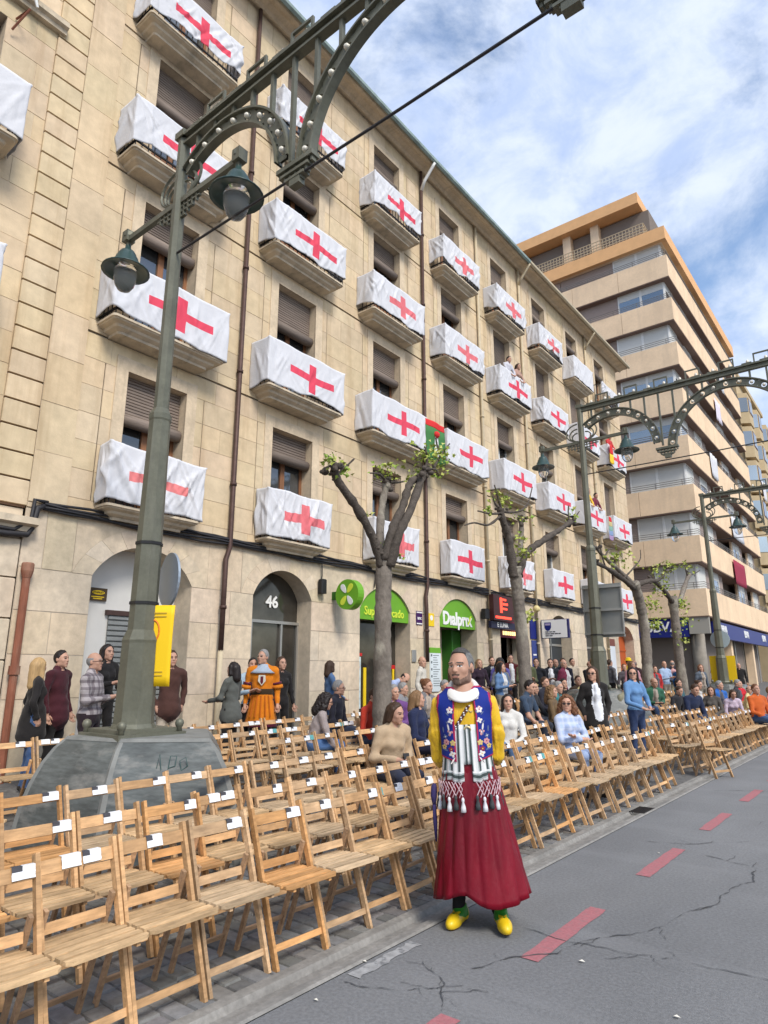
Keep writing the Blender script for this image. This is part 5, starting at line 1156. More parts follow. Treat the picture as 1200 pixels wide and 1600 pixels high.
def nets(fn, lo, hi, h):
    lo = np.array(lo, float); n = np.ceil((np.array(hi) - lo) / h).astype(int) + 1
    ax = [(lo[i] + h * np.arange(n[i])).astype(np.float32) for i in range(3)]
    K = 3; cx_ = [(lo[i] + h * (K * np.arange((n[i] + K - 1) // K) + (K - 1) / 2)).astype(np.float32) for i in range(3)]
    Dc = fn(np.stack(np.meshgrid(*cx_, indexing='ij'), -1).reshape(-1, 3)).reshape([len(q) for q in cx_])
    D = Dc.repeat(K, 0).repeat(K, 1).repeat(K, 2)[:n[0], :n[1], :n[2]].astype(np.float32).copy()
    near = np.argwhere(np.abs(D) < h * K * 1.45 + .012); D[near[:, 0], near[:, 1], near[:, 2]] = fn(np.stack([ax[i][near[:, i]] for i in range(3)], 1)); s = D < 0
    c = [(i, j, k) for i in (0, 1) for j in (0, 1) for k in (0, 1)]
    def sh(A, o): return A[o[0]:n[0] - 1 + o[0], o[1]:n[1] - 1 + o[1], o[2]:n[2] - 1 + o[2]]
    cnt = sum(sh(s, o).astype(int) for o in c); act = (cnt > 0) & (cnt < 8); idx = -np.ones(act.shape, int); ii = np.argwhere(act); idx[act] = np.arange(len(ii))
    acc = np.zeros((len(ii), 3)); num = np.zeros(len(ii)); I = ii
    for o in c:
        for d in range(3):
            if o[d]: continue
            o2 = list(o); o2[d] = 1; v0 = D[I[:, 0] + o[0], I[:, 1] + o[1], I[:, 2] + o[2]]; v1 = D[I[:, 0] + o2[0], I[:, 1] + o2[1], I[:, 2] + o2[2]]
            m = (v0 < 0) != (v1 < 0); t = np.where(m, v0 / np.where(m, v0 - v1, 1), 0); p = np.array(o, float)[None] + np.zeros((len(I), 3)); p[:, d] += t; acc[m] += p[m]; num[m] += 1
    V = lo + h * (I + acc / num[:, None]); F = []
    for d in range(3):
        e1, e2 = [(1, 2), (2, 0), (0, 1)][d]; A = s.take(range(0, n[d] - 1), d); B = s.take(range(1, n[d]), d); cr = A != B; pos = np.argwhere(cr)
        if not len(pos): continue
        ok = (pos[:, e1] > 0) & (pos[:, e2] > 0) & (pos[:, e1] < n[e1] - 1) & (pos[:, e2] < n[e2] - 1); pos = pos[ok]
        def q(a, b):
            p = pos.copy(); p[:, e1] -= a; p[:, e2] -= b; return idx[p[:, 0], p[:, 1], p[:, 2]]
        Q = np.stack([q(1, 1), q(0, 1), q(0, 0), q(1, 0)], 1); fl = A[pos[:, 0], pos[:, 1], pos[:, 2]]
        Q[~fl] = Q[~fl][:, ::-1]; F.append(Q)
    return V, np.concatenate(F)
class Body:                                                  # list of (sdf, material key, blend, frame)
    def __init__(s): s.p = []; s.sub = []
    def add(s, f, m, k=.03, frame=0, bias=0.): s.p.append((f, m, k, frame, bias))
    def cut(s, f, k=.01, frame=0): s.sub.append((f, k, frame))
    def fn(s, T):
        def F(P):
            Q = {}
            d = None
            for f, m, k, fr, b in s.p:
                if fr not in Q: Q[fr] = T(P, fr)
                v = f(Q[fr]); d = v if d is None else smin(d, v, k)
            for f, k, fr in s.sub:
                if fr not in Q: Q[fr] = T(P, fr)
                d = smax(d, -f(Q[fr]), k)
            return d
        return F
    def mats(s, P, T):
        Q = {}; best = np.full(len(P), 1e9); mi = np.zeros(len(P), int); names = []
        for f, m, k, fr, b in s.p:
            if m not in names: names.append(m)
            if fr not in Q: Q[fr] = T(P, fr)
            v = f(Q[fr]) - b; w = v < best; best[w] = v[w]; mi[w] = names.index(m)
        return mi, names
SK = mat('skin', (.50, .285, .20), .6, noise=(9, .06), spec=.35); SKT = mat('skin_tanned', (.40, .22, .15), .6, noise=(9, .07), spec=.35); LIPM = mat('lips', (.36, .16, .125), .5); EYEM = mat('eye_dark', (.03, .02, .018), .25, spec=.6)
HAIR = {'brown': mat('hair_brown', (.055, .03, .018), .55, noise=(60, .3, (1, 1, .15))), 'dark': mat('hair_dark', (.018, .013, .012), .5, noise=(60, .3, (1, 1, .15))), 'blonde': mat('hair_blonde', (.40, .26, .12), .55, noise=(60, .25, (1, 1, .15))), 'grey': mat('hair_grey', (.24, .235, .23), .6, noise=(60, .2)), 'auburn': mat('hair_auburn', (.15, .065, .03), .55, noise=(50, .3)), 'lightbrown': mat('hair_light_brown', (.20, .115, .055), .55, noise=(60, .3, (1, 1, .15)))}
_cl = {}
def cloth(rgb, pat=None):
    key = (rgb, pat)
    if key in _cl: return _cl[key]
    m = mat(f'cloth_{len(_cl)}', rgb, .85, noise=(7, .13), bump=(14, .3, .02), sheen=.1, spec=.15)
    if pat:
        nd, lk, b = nodes_of(m); src = b.inputs['Base Color'].links[0].from_socket; tcn = nd.new('ShaderNodeTexCoord'); sp = nd.new('ShaderNodeSeparateXYZ'); lk.new(tcn.outputs['Object'], sp.inputs[0]); ks = []
        for axn, fr in (('X', 75), ('Z', 75)) if pat[0] == 'plaid' else (('Z', 60),):
            a = nd.new('ShaderNodeMath'); a.operation = 'MULTIPLY'; a.inputs[1].default_value = fr; lk.new(sp.outputs[axn], a.inputs[0]); c = nd.new('ShaderNodeMath'); c.operation = 'SINE'; lk.new(a.outputs[0], c.inputs[0]); l = nd.new('ShaderNodeMath'); l.operation = 'GREATER_THAN'; l.inputs[1].default_value = .25; lk.new(c.outputs[0], l.inputs[0]); ks.append(l.outputs[0])
        cur = src
        for k in ks:
            x = nd.new('ShaderNodeMix'); x.data_type = 'RGBA'; x.inputs['B'].default_value = (*pat[1], 1); f = nd.new('ShaderNodeMath'); f.operation = 'MULTIPLY'; f.inputs[1].default_value = .5; lk.new(k, f.inputs[0]); lk.new(f.outputs[0], x.inputs['Factor']); lk.new(cur, x.inputs['A']); cur = x.outputs['Result']
        lk.new(cur, b.inputs['Base Color'])
    _cl[key] = m; return m
ARMS = {'down': ((.235, .03, 1.13), (.25, -.05, .89)), 'phone': ((.235, -.03, 1.12), (.075, -.27, 1.17)), 'cross': ((.225, -.09, 1.13), (-.07, -.20, 1.15)), 'lap': ((.24, -.06, 1.10), (.09, -.27, 1.0)), 'pocket': ((.25, .06, 1.14), (.19, -.02, .93)), 'knee': ((.22, -.16, 1.14), (.12, -.38, 1.0)), 'point': ((.235, -.05, 1.15), (.16, -.33, 1.10)), 'back': ((.245, .05, 1.15), (.13, .17, .95)), 'rail': ((.23, -.14, 1.16), (.10, -.30, 1.02))}
def rotz(P, c, a):
    ca, sa = math.cos(a), math.sin(a); x = P[:, 0] - c[0]; y = P[:, 1] - c[1]; return np.stack([c[0] + ca * x + sa * y, c[1] - sa * x + ca * y, P[:, 2]], 1)
def rotx(P, c, a):                                           # inverse of leaning forward by a about the hip line
    ca, sa = math.cos(a), math.sin(a); y = P[:, 1] - c[0]; z = P[:, 2] - c[1]; return np.stack([P[:, 0], c[0] + ca * y + sa * z * 1.0, c[1] - sa * y + ca * z], 1)
def head_prims(B, skin='skin', hero=False):
    B.add(ell((0, .010, 1.630), (.071, .090, .094)), skin, .02, 2); B.add(ell((0, -.030, 1.590), (.058, .060, .080)), skin, .035, 2); B.add(ell((0, -.036, 1.545), (.047, .052, .048)), skin, .03, 2)
    B.add(cap((0, -.082, 1.626), (0, -.098, 1.590), .008, .0125), skin, .010, 2); B.add(ell((0, -.076, 1.512), (.022, .016, .016)), skin, .02, 2)
    B.add(cap((-.014, -.086, 1.550), (.014, -.086, 1.550), .0075), skin, .01, 2)
    for s in (-1, 1):
        B.add(ell((s * .073, .014, 1.600), (.010, .020, .030)), skin, .008, 2); B.add(ell((s * .043, -.058, 1.588), (.018, .018, .018)), skin, .02, 2); B.add(ell((s * .010, -.094, 1.587), (.008, .008, .006)), skin, .006, 2)
        B.add(cap((s * .014, -.085, 1.637), (s * .050, -.070, 1.638), .007, .006), skin, .012, 2); B.add(ell((s * .048, .0, 1.535), (.012, .035, .02)), skin, .025, 2)
        B.cut(ell((s * .031, -.098, 1.617), (.018, .018, .010)), .010, 2)
    B.add(cap((0, .015, 1.56), (0, .015, 1.44), .048, .055), skin, .02, 2)
def head_marks(P):                                            # material marks on the face from head coordinates
    pass
def hair_fn(style):
    def f(P):
        x, y, z = P[:, 0], P[:, 1], P[:, 2]
        sk = ell((0, .012, 1.632), (.082, .098, .106))(P) + .003 * np.sin(90 * x + 40 * z) * np.sin(80 * y); line = np.clip(1.708 - 2.1 * (y + .055) + .008 * np.sin(60 * x), 1.55, 1.712) - z
        d = smax(sk, line, .012)
        if style in ('long', 'curly', 'mid'):
            zb = {'long': 1.36, 'curly': 1.44, 'mid': 1.47}[style]; w = {'long': .062, 'curly': .088, 'mid': .075}[style]
            b = cap((0, .055, 1.62), (0, .082, zb), .082, w)(P); d = smin(d, b, .03)
            for s in (-1, 1): d = smin(d, cap((s * .066, .0, 1.66), (s * (.088 if style != 'curly' else .1), .02, zb + .06), .032, .030 if style != 'curly' else .05)(P), .025)
            d = smax(d, -ell((0, -.085, 1.585), (.062, .075, .095))(P), .01)
        if style == 'curly': d = d - .010 - .011 * np.sin(75 * x + 2) * np.sin(75 * y) * np.sin(70 * z) - .006 * np.sin(140 * x) * np.sin(130 * z + 1)
        if style == 'bald': d = smax(sk + .004, np.maximum(z - 1.655, -(y + .01)), .01)
        if style in ('short', 'long', 'mid'): d = d - .003 * np.sin(150 * x + 30 * z) * np.sin(60 * y)
        if style == 'updo': d = smin(d, ell((0, .095, 1.67), (.05, .045, .05))(P), .02)
        return d
    return f
PEOPLE = []
def finger_tubes(mb, w, dirv, side, m, sc=1.0):
    w = Vector(w); d = Vector(dirv).normalized(); s = Vector(side).normalized(); n = d.cross(s)
    for i, (o, l) in enumerate(((-.030, .068), (-.010, .078), (.011, .074), (.031, .058))):
        a = w + d * .075 + s * o; b = a + d * l * .5 - n * .006; c = b + d * l * .42 - n * .02; mb.tube([a - d * .02, a, b, c], [.0095, .0095, .0085, .0065], 6, m)
    a = w + d * .02 + s * -.032; mb.tube([a, a + d * .03 - s * .022 - n * .006, a + d * .062 - s * .026 - n * .014], [.012, .010, .007], 6, m)
def person(label, x, y, face, top=(.1, .1, .1), bot=(.03, .04, .07), pose='stand', h=1.70, hair=('short', 'dark'), arms='down', arms2=None, lean=0, turn=0, female=False, skin=SK, sleeves='long', coat=0, pat=None, shoes=(.03, .025, .02), z=None, fat=1.0, vox=.017, group='people waiting by the chairs', glasses=False, extra=None, inner=None, cat='person', twist=0):
    rs_ = random.Random(label); sc = h / 1.72; sit = pose == 'sit'; dz = -.405 if sit else 0.0; hip = (0.0, .95)
    if z is None: z = gz(x, y)
    ln = R(lean); tu = R(turn); tw = R(twist)
    def T(P, fr):
        if fr == 0: return P
        Q = P - np.array([0, 0, dz]); Q = rotx(Q, hip, ln) if ln else Q
        if tw: Q = rotz(Q, (0, 0), tw)
        if fr == 2: Q = rotz(Q, (0, .01), tu)
        return Q
    def Tinv(p, fr=1):                                        # upper-body point to body space
        p = np.array(p, float)
        if fr == 2: ca, sa = math.cos(tu), math.sin(tu); x_, y_ = p[0], p[1] - .01; p = np.array([ca * x_ - sa * y_, .01 + sa * x_ + ca * y_, p[2]])
        if tw: ca, sa = math.cos(tw), math.sin(tw); p = np.array([ca * p[0] - sa * p[1], sa * p[0] + ca * p[1], p[2]])
        ca, sa = math.cos(ln), math.sin(ln); yy, zz = p[1] - hip[0], p[2] - hip[1]; return np.array([p[0], hip[0] + ca * yy - sa * zz, hip[1] + sa * yy + ca * zz + dz])
    B = Body(); f = fat; sw = .170 if female else .198; wk = [rs_.uniform(0, 6) for _ in range(6)]
    B.add(ell((0, .0, 1.265), (.148 * f if female else .165 * f, .105 * f, .20)), 'top', .05, 1); B.add(ell((0, .0, 1.08), (.125 * f if female else .145 * f, .10 * f, .17)), 'top', .06, 1)
    if female: B.add(ell((-.06, -.075, 1.28), (.062, .055, .065)), 'top', .03, 1); B.add(ell((.06, -.075, 1.28), (.062, .055, .065)), 'top', .03, 1)
    B.add(cap((-sw + .05, .005, 1.405), (sw - .05, .005, 1.405), .062), 'top', .05, 1); B.add(cap((0, .02, 1.44), (0, .012, 1.54), .058, .05), 'skin', .025, 1)
    for s in (-1, 1): B.add(cap((s * .11, .012, 1.425), (s * .03, .022, 1.475), .05, .042), 'top', .03, 1)
    B.add(cap((-.03, .02, 1.475), (.03, .02, 1.475), .052), 'top', .02, 1)
    B.add(ell((0, .005, .945), (.162 * f, .115 * f, .125)), 'bot', .05, 1 if not sit else 1)
    if inner: B.add(cap((0, -.085 * f, 1.42), (0, -.118 * f, 1.28), .025, .045), 'inner', .012, 1, .03); B.add(cap((0, -.112 * f, 1.28), (0, -.112 * f, .90 if coat else 1.0), .045, .05), 'inner', .012, 1, .03)
    if coat:
        if not sit: B.add(cap((0, .0, 1.0), (0, .005, .95 - coat), .15 * f, .185 * f), 'top', .05, 0)
        else: B.add(ell((0, .0, .97), (.18 * f, .14 * f, .12)), 'top', .04, 1)
    else: B.add(ell((0, 0, .985), (.158 * f, .116 * f, .075)), 'top', .03, 1, .004)
    hands = []
    for s in (-1, 1):
        am = ARMS[arms if s > 0 or arms2 is None else arms2]; e = np.array(am[0]) * (s, 1, 1); w = np.array(am[1]) * (s, 1, 1); S_ = (s * sw, .01, 1.395)
        if arms == 'cross': w[2] += .025 * s
        B.add(cap(S_, e, .056 * f, .046 * f), 'top', .035, 1); up = (e - np.array(S_)); m2 = 'top' if sleeves == 'long' else 'skin'
        if sleeves == 'short': B.add(cap(S_, np.array(S_) + up * .62, .060 * f, .056 * f), 'top', .02, 1, .004); B.p[-2] = (cap(S_, e, .046, .038), 'skin', .03, 1, 0.)
        B.add(cap(e, e + (w - e) * .9, .043 * f if m2 == 'top' else .037, .036 if m2 == 'top' else .028), m2, .03, 1); d = (w - e) / np.linalg.norm(w - e); B.add(cap(e + (w - e) * .85, w + d * .07, .026, .028), 'skin', .015, 1); hands.append((w, d, s))
        if not sit:
            off = .035 * s if s > 0 else 0; B.add(cap((s * .088, .0, .90), (s * .098, -.015, .50), .085 * f, .058), 'bot', .04, 0); B.add(cap((s * .098, -.012, .50), (s * .105, .02, .09), .056, .042), 'bot', .03, 0); B.add(cap((s * .105, .03, .045), (s * .125, -.14, .038), .045, .036), 'shoe', .02, 0)
        else:
            B.add(cap((s * .09, -.02, .545), (s * .115, -.43, .535), .088 * f, .066), 'bot', .04, 0); B.add(cap((s * .115, -.43, .525), (s * .12, -.40, .09), .06, .043), 'bot', .03, 0); B.add(cap((s * .12, -.38, .045), (s * .135, -.55, .038), .045, .036), 'shoe', .02, 0)
    hip0 = Tinv((0, 0, .95)); allp = [Tinv((sx_, 0, z_)) for sx_ in (-.35, .35) for z_ in (.8, 1.58)] + [Tinv(h_[0] + h_[1] * .12) for h_ in hands] + [np.array((.2, -.6 if sit else -.22, 0)), np.array((-.2, .15, .0))]
    lo = np.min(allp, 0) - .12; hi = np.max(allp, 0) + .12; lo[2] = -.02
    bf = B.fn(T); amp = .0055
    def wrinkled(P): return bf(P) + amp * (np.sin(26 * P[:, 2] + 14 * P[:, 0] + wk[0]) * np.sin(19 * P[:, 1] + 11 * P[:, 2] + wk[1]) + .7 * np.sin(47 * P[:, 2] - 23 * P[:, 0] + wk[2]) * np.sin(31 * P[:, 0] + 17 * P[:, 1] + wk[3]))
    V, F = nets(wrinkled, lo, hi, vox)
    mi, names = B.mats(V[F].mean(1), T)
    Hd = Body(); head_prims(Hd); c = Tinv((0, 0, 1.6), 2)
    V2, F2 = nets(Hd.fn(T), c - (.17, .19, .2), c + (.17, .19, .17), .0085)
    C2 = T(V2[F2].mean(1), 2); m2 = np.zeros(len(F2), int)
    for s in (-1, 1):
        m2[(np.abs(C2[:, 0] - s * .031) < .014) & (np.abs(C2[:, 2] - 1.617) < .006) & (C2[:, 1] < -.05)] = 1; m2[(np.abs(C2[:, 0] - s * .032) < .02) & (np.abs(C2[:, 2] - 1.641) < .0045) & (C2[:, 1] < -.05)] = 3
    m2[(np.abs(C2[:, 0]) < .019) & (np.abs(C2[:, 2] - 1.550) < .006) & (C2[:, 1] < -.06)] = 2
    hm = HAIR[hair[1]]; tm = cloth(top, pat); bmt = cloth(bot); md = {'top': tm, 'bot': bmt, 'skin': skin, 'shoe': cloth(shoes), 'inner': cloth(inner) if inner else tm}
    mats_ = [md[n] for n in names]; b0 = len(mats_); mats_ += [skin, EYEM, LIPM, hm]
    mb = MB(); mb.v = [tuple(v) for v in V] + [tuple(v) for v in V2]; mb.f = [tuple(q) for q in F] + [tuple(q + len(V)) for q in F2]; mb.m = list(mi) + list(m2 + b0)
    if arms != 'pocket':
        for w, d, s in hands:
            p = Tinv(w); q = Tinv(w + d * .1) - p; finger_tubes(mb, p, q, np.cross(q, (0, 0, 1.)) + np.array((s * .02, .01, 0)), b0)
    root = thing('person', label, cat, (x, y, z), group, R(face), local=True); root.scale = (sc, sc, sc)
    ob = mb.build('body', mats_, root, smooth=True, recalc=False)
    st = hair[0]
    if st:
        hv, hf = nets(lambda P: hair_fn(st)(T(P, 2)), c - (.24, .26, .36), c + (.24, .26, .2), .0105)
        q = MB(); q.v = [tuple(v) for v in hv]; q.f = [tuple(t) for t in hf]; q.m = [0] * len(hf); q.build('hair', hm, root, smooth=True, recalc=False)
    if glasses:
        g = MB()
        for s in (-1, 1): p = [Tinv((s * .032 + .022 * math.cos(t), -.105, 1.612 + .017 * math.sin(t)), 2) for t in np.linspace(0, 2 * PI, 12, endpoint=False)]; g.add(p, [tuple(range(12))]); g.tube([Tinv((s * .054, -.10, 1.616), 2), Tinv((s * .078, 0, 1.61), 2)], .003, 4)
        g.tube([Tinv((-.012, -.108, 1.615), 2), Tinv((.012, -.108, 1.615), 2)], .003, 4); g.build('sunglasses', EYEM, root, recalc=False)
    if extra:
        if hasattr(extra, 'phone'): w_, d_, s_ = hands[0]; root['wr'] = list(Tinv(w_)); root['wd'] = list((Tinv(w_ + d_ * .1) - Tinv(w_)) * 10)
        extra(root, Tinv, T)
    PEOPLE.append(root); return root
def phone(lab):
    def ex(root, Tinv, T):
        p = (Tinv(np.array(ARMS['phone'][1]) + (0, -.1, .02)) if False else None)
        w = np.array(root['wr']); d = np.array(root['wd']); del root['wr']; del root['wd']
        c = Vector(w + d * .11 + np.array((0, -.01, .02))); Mw = Matrix.Translation(root.location) @ Matrix.Rotation(root.rotation_euler.z, 4, 'Z') @ Matrix.Scale(root.scale[0], 4)
        m_ = MB(); m_.bar((0, -.03, -.05), (0, .03, .06), .075, .010, (1, 0, 0)); o = m_.build('mobile_phone', IRON); o.data.transform(Mw @ Matrix.Translation(c)); tag(o, lab, 'phone')
    ex.phone = True
    return ex
def hat(col, brim):
    def ex(root, Tinv, T):
        c = Tinv((0, .005, 1.68), 2); m_ = MB(); m_.lathe([(brim, -.01), (brim, .0), (.095, .012), (.092, .07), (.06, .105), (.001, .112)], 18, tuple(c)); m_.build('hat', cloth(col), root, smooth=True)
    return ex
def backpack(col):
    def ex(root, Tinv, T):
        c = Tinv((0, .17, 1.2)); m_ = MB(); m_.ball(tuple(c), .17, 14, sz=1.3); m_.build('backpack', cloth(col), root, smooth=True)
    return ex
N_, DK, JE, WH_ = (.012, .013, .02), (.02, .018, .018), (.05, .09, .19), (.62, .62, .60)
F_ = 'people standing along the stone facade'; G_ = 'people at the shop doors'; H_ = 'seated people in the chair rows'; B_ = 'people on the balconies'
# face angle: 0 looks towards -Y, 90 towards +X (street)
person('woman with long wavy blonde hair and black coat, back half turned, at the left', -9.0, 4.10, 165, DK, JE, h=1.64, hair=('long', 'blonde'), female=True, coat=.22, group=F_, arms='pocket', turn=35)
person('dark-haired man in a maroon jacket beside the blonde woman', -9.35, 4.55, 120, (.06, .016, .022), DK, h=1.74, group=F_, coat=.1)
person('bald man in a checked shirt holding a phone, left of the nearest lamp post', -8.35, 4.50, 130, (.40, .36, .36), (.03, .02, .025), h=1.72, hair=('bald', 'grey'), arms='phone', pat=('plaid', (.05, .03, .045)), fat=1.16, group=F_, glasses=True, extra=phone('dark mobile phone held by the man in the checked shirt'))
person('woman with long dark hair in black behind the man in the checked shirt', -9.4, 5.25, 100, DK, DK, h=1.72, hair=('long', 'dark'), female=True, arms='phone', group=F_, z=.3)
person('man in a brown jacket and beige trousers partly hidden by the yellow notice', -8.9, 6.02, 75, (.075, .035, .028), (.46, .39, .31), h=1.76, group=F_, arms='pocket', coat=.06, hair=('short', 'brown'))
person('woman with short brown hair in a grey-green quilted jacket facing the door', -8.3, 6.72, -75, (.10, .105, .095), DK, h=1.60, hair=('mid', 'dark'), female=True, arms='point', coat=.08, group=F_)
person('woman with a dark scarf and pale blue shirt leaning behind the man in orange', -8.75, 7.5, 60, (.40, .52, .62), DK, h=1.66, hair=('updo', 'dark'), female=True, group=F_, inner=(.03, .03, .035), arms='phone')
def orange_costume(root, Tinv, T):
    OR = cloth((.62, .19, .012)); m_ = MB(); P = []
    for k, (r, zz) in enumerate(((.165, 1.06), (.178, .98), (.205, .84), (.232, .70), (.245, .62))): P.append([(r * math.cos(t) * (1 + .05 * k / 4 * math.sin(9 * t)), r * .78 * math.sin(t) * (1 + .05 * k / 4 * math.cos(7 * t)), zz) for t in np.linspace(0, 2 * PI, 40, endpoint=False)])
    m_.grid(P, closed=True); m_.build('tunic_skirt', OR, root, smooth=True)
    m_ = MB(); P = [[(r * math.cos(t), r * .78 * math.sin(t), zz) for t in np.linspace(0, 2 * PI, 40, endpoint=False)] for r, zz in ((.248, .62), (.256, .56), (.252, .55))]; m_.grid(P, closed=True); m_.build('hem', cloth((.09, .012, .03)), root, smooth=True)
    m_ = MB(); m_.lathe([(.172, 1.03), (.178, 1.04), (.178, 1.11), (.172, 1.12)], 28, sy=.76); m_.build('belt', cloth((.05, .03, .015)), root, smooth=True)
    m_ = MB(); m_.lathe([(.21, 1.36), (.17, 1.40), (.10, 1.46), (.075, 1.5)], 24, sy=.72); m_.build('mail_collar', cloth((.36, .42, .50)), root, smooth=True)
    m_ = MB()
    for k in range(9): t_ = -PI / 2 + (k - 4) * .16; m_.bar((.185 * math.cos(t_) , .137 * math.sin(t_) - .004, 1.02), (.262 * math.cos(t_), .205 * math.sin(t_) - .006, .70), .02, .006, (1, 0, 0)) if k % 2 == 0 else None
    m_.build('tunic_stripe', cloth((.45, .11, .01)), root)
    m_ = MB(); m_.extr([(-.05, 1.33), (.05, 1.33), (.06, 1.24), (.0, 1.17), (-.06, 1.24)], 'y', -.155, -.140); m_.build('chest_emblem', cloth((.6, .58, .5)), root); m_ = MB(); m_.extr([(-.022, 1.31), (.022, 1.31), (.022, 1.22), (.0, 1.19), (-.022, 1.22)], 'y', -.160, -.155); m_.build('emblem_mark', cloth((.12, .02, .03)), root)
    for s in (-1, 1): m_ = MB(); m_.tube([(s * .222, .02, 1.22), (s * .228, .022, 1.19)], .078, 14); m_.build('sleeve_band', cloth((.12, .02, .04)), root, smooth=True)
    for s in (-1, 1): m_ = MB(); m_.tube([(s * .235, .025, 1.18), (s * .24, .03, 1.13)], [.085, .095], 14); m_.build('sleeve_frill', OR, root, smooth=True)
person('man in an orange medieval tunic with grey mail collar and dark belt, in the doorway', -8.55, 7.55, 45, (.62, .19, .012), (.05, .04, .04), h=1.80, hair=('short', 'grey'), group=F_, fat=1.1, turn=-35, extra=orange_costume, vox=.014)
person('person in black with a patterned shoulder behind the man in orange', -8.8, 8.2, 80, DK, DK, h=1.68, hair=('mid', 'brown'), female=True, group=F_)
person('woman with shoulder-length brown hair and a blue shirt right of door 46', -8.6, 9.25, 150, (.09, .16, .30), JE, h=1.62, hair=('mid', 'brown'), female=True, group=F_, turn=40, arms='lap')
person('woman with short dark curly hair in a greyish pink cardigan sitting turned away', -6.85, 7.02, 140, (.33, .28, .27), (.07, .14, .30), 'sit', h=1.60, hair=('curly', 'dark'), female=True, arms='knee', lean=18, group=H_, glasses=True, fat=1.08)
person('white-haired man in a dark sweater sitting beside the woman in the cardigan', -7.55, 8.24, 110, (.02, .02, .03), (.05, .06, .09), 'sit', h=1.74, hair=('short', 'grey'), arms='lap', group=H_, glasses=True, turn=15, lean=6)
person('man in a light blue shirt bending forward behind the nearest tree', -8.6, 10.6, 120, (.33, .40, .60), (.07, .09, .15), h=1.74, hair=('bald', 'dark'), lean=62, arms='knee', group=F_, turn=-20, fat=1.08)
person('person in a red jacket sitting behind the trunk of the nearest tree', -6.65, 7.98, 95, (.46, .045, .025), (.05, .07, .12), 'sit', h=1.66, hair=('short', 'brown'), arms='lap', group=H_, lean=14)
person('woman with straight dark brown hair in a beige puffer jacket looking at a phone', -4.7, 6.02, 70, (.46, .34, .22), (.03, .035, .06), 'sit', h=1.64, hair=('mid', 'brown'), female=True, arms='phone', lean=14, turn=20, fat=1.16, group=H_, vox=.014, extra=phone('dark mobile phone held by the woman in the beige puffer jacket'))
person('woman with light brown hair in a navy coat sitting beside the beige puffer jacket', -5.6, 7.85, 100, (.018, .024, .06), (.02, .02, .04), 'sit', h=1.66, hair=('mid', 'lightbrown'), female=True, arms='lap', turn=35, group=H_, fat=1.12)
person('woman with long dark hair in a white cardigan sitting right of the costumed man', -4.75, 8.92, 20, (.62, .61, .58), (.10, .18, .34), 'sit', h=1.62, hair=('long', 'dark'), female=True, arms='lap', group=H_, turn=15, vox=.014)
person('bearded man in a dark blue T-shirt sitting behind the white cardigan', -5.85, 11.55, 95, (.04, .062, .10), (.03, .035, .05), 'sit', h=1.80, hair=('short', 'dark'), arms='knee', lean=14, sleeves='short', group=H_)
person('woman with brown hair sitting just beyond the man in the dark blue T-shirt', -6.3, 12.75, 85, (.03, .03, .035), (.2, .2, .22), 'sit', h=1.70, hair=('long', 'brown'), female=True, arms='knee', lean=10, group=H_)
person('woman with loose auburn hair sitting behind the light blue checked blazer', -5.6, 12.35, 100, (.13, .085, .045), DK, 'sit', h=1.64, hair=('curly', 'lightbrown'), female=True, arms='lap', group=H_)
person('woman with curly auburn hair in a light blue checked blazer, arms crossed, looking left', -3.90, 9.07, 62, (.34, .42, .60), (.30, .38, .56), 'sit', h=1.66, hair=('curly', 'auburn'), female=True, arms='cross', turn=-42, pat=('plaid', (.52, .56, .68)), group=H_, glasses=True, vox=.014, fat=1.06)
person('standing woman in black cardigan over white top, long straight hair, sunglasses', -4.15, 10.75, 40, DK, DK, h=1.66, hair=('long', 'brown'), female=True, coat=.14, inner=(.66, .68, .72), glasses=True, turn=-35, group=H_, fat=1.12, arms='pocket')
person('standing woman with dark wavy hair in a denim shirt and sunglasses looking back', -4.08, 12.52, 60, (.12, .24, .44), (.04, .06, .13), h=1.66, hair=('long', 'dark'), female=True, glasses=True, turn=-40, group=H_, arms='lap', fat=1.05)
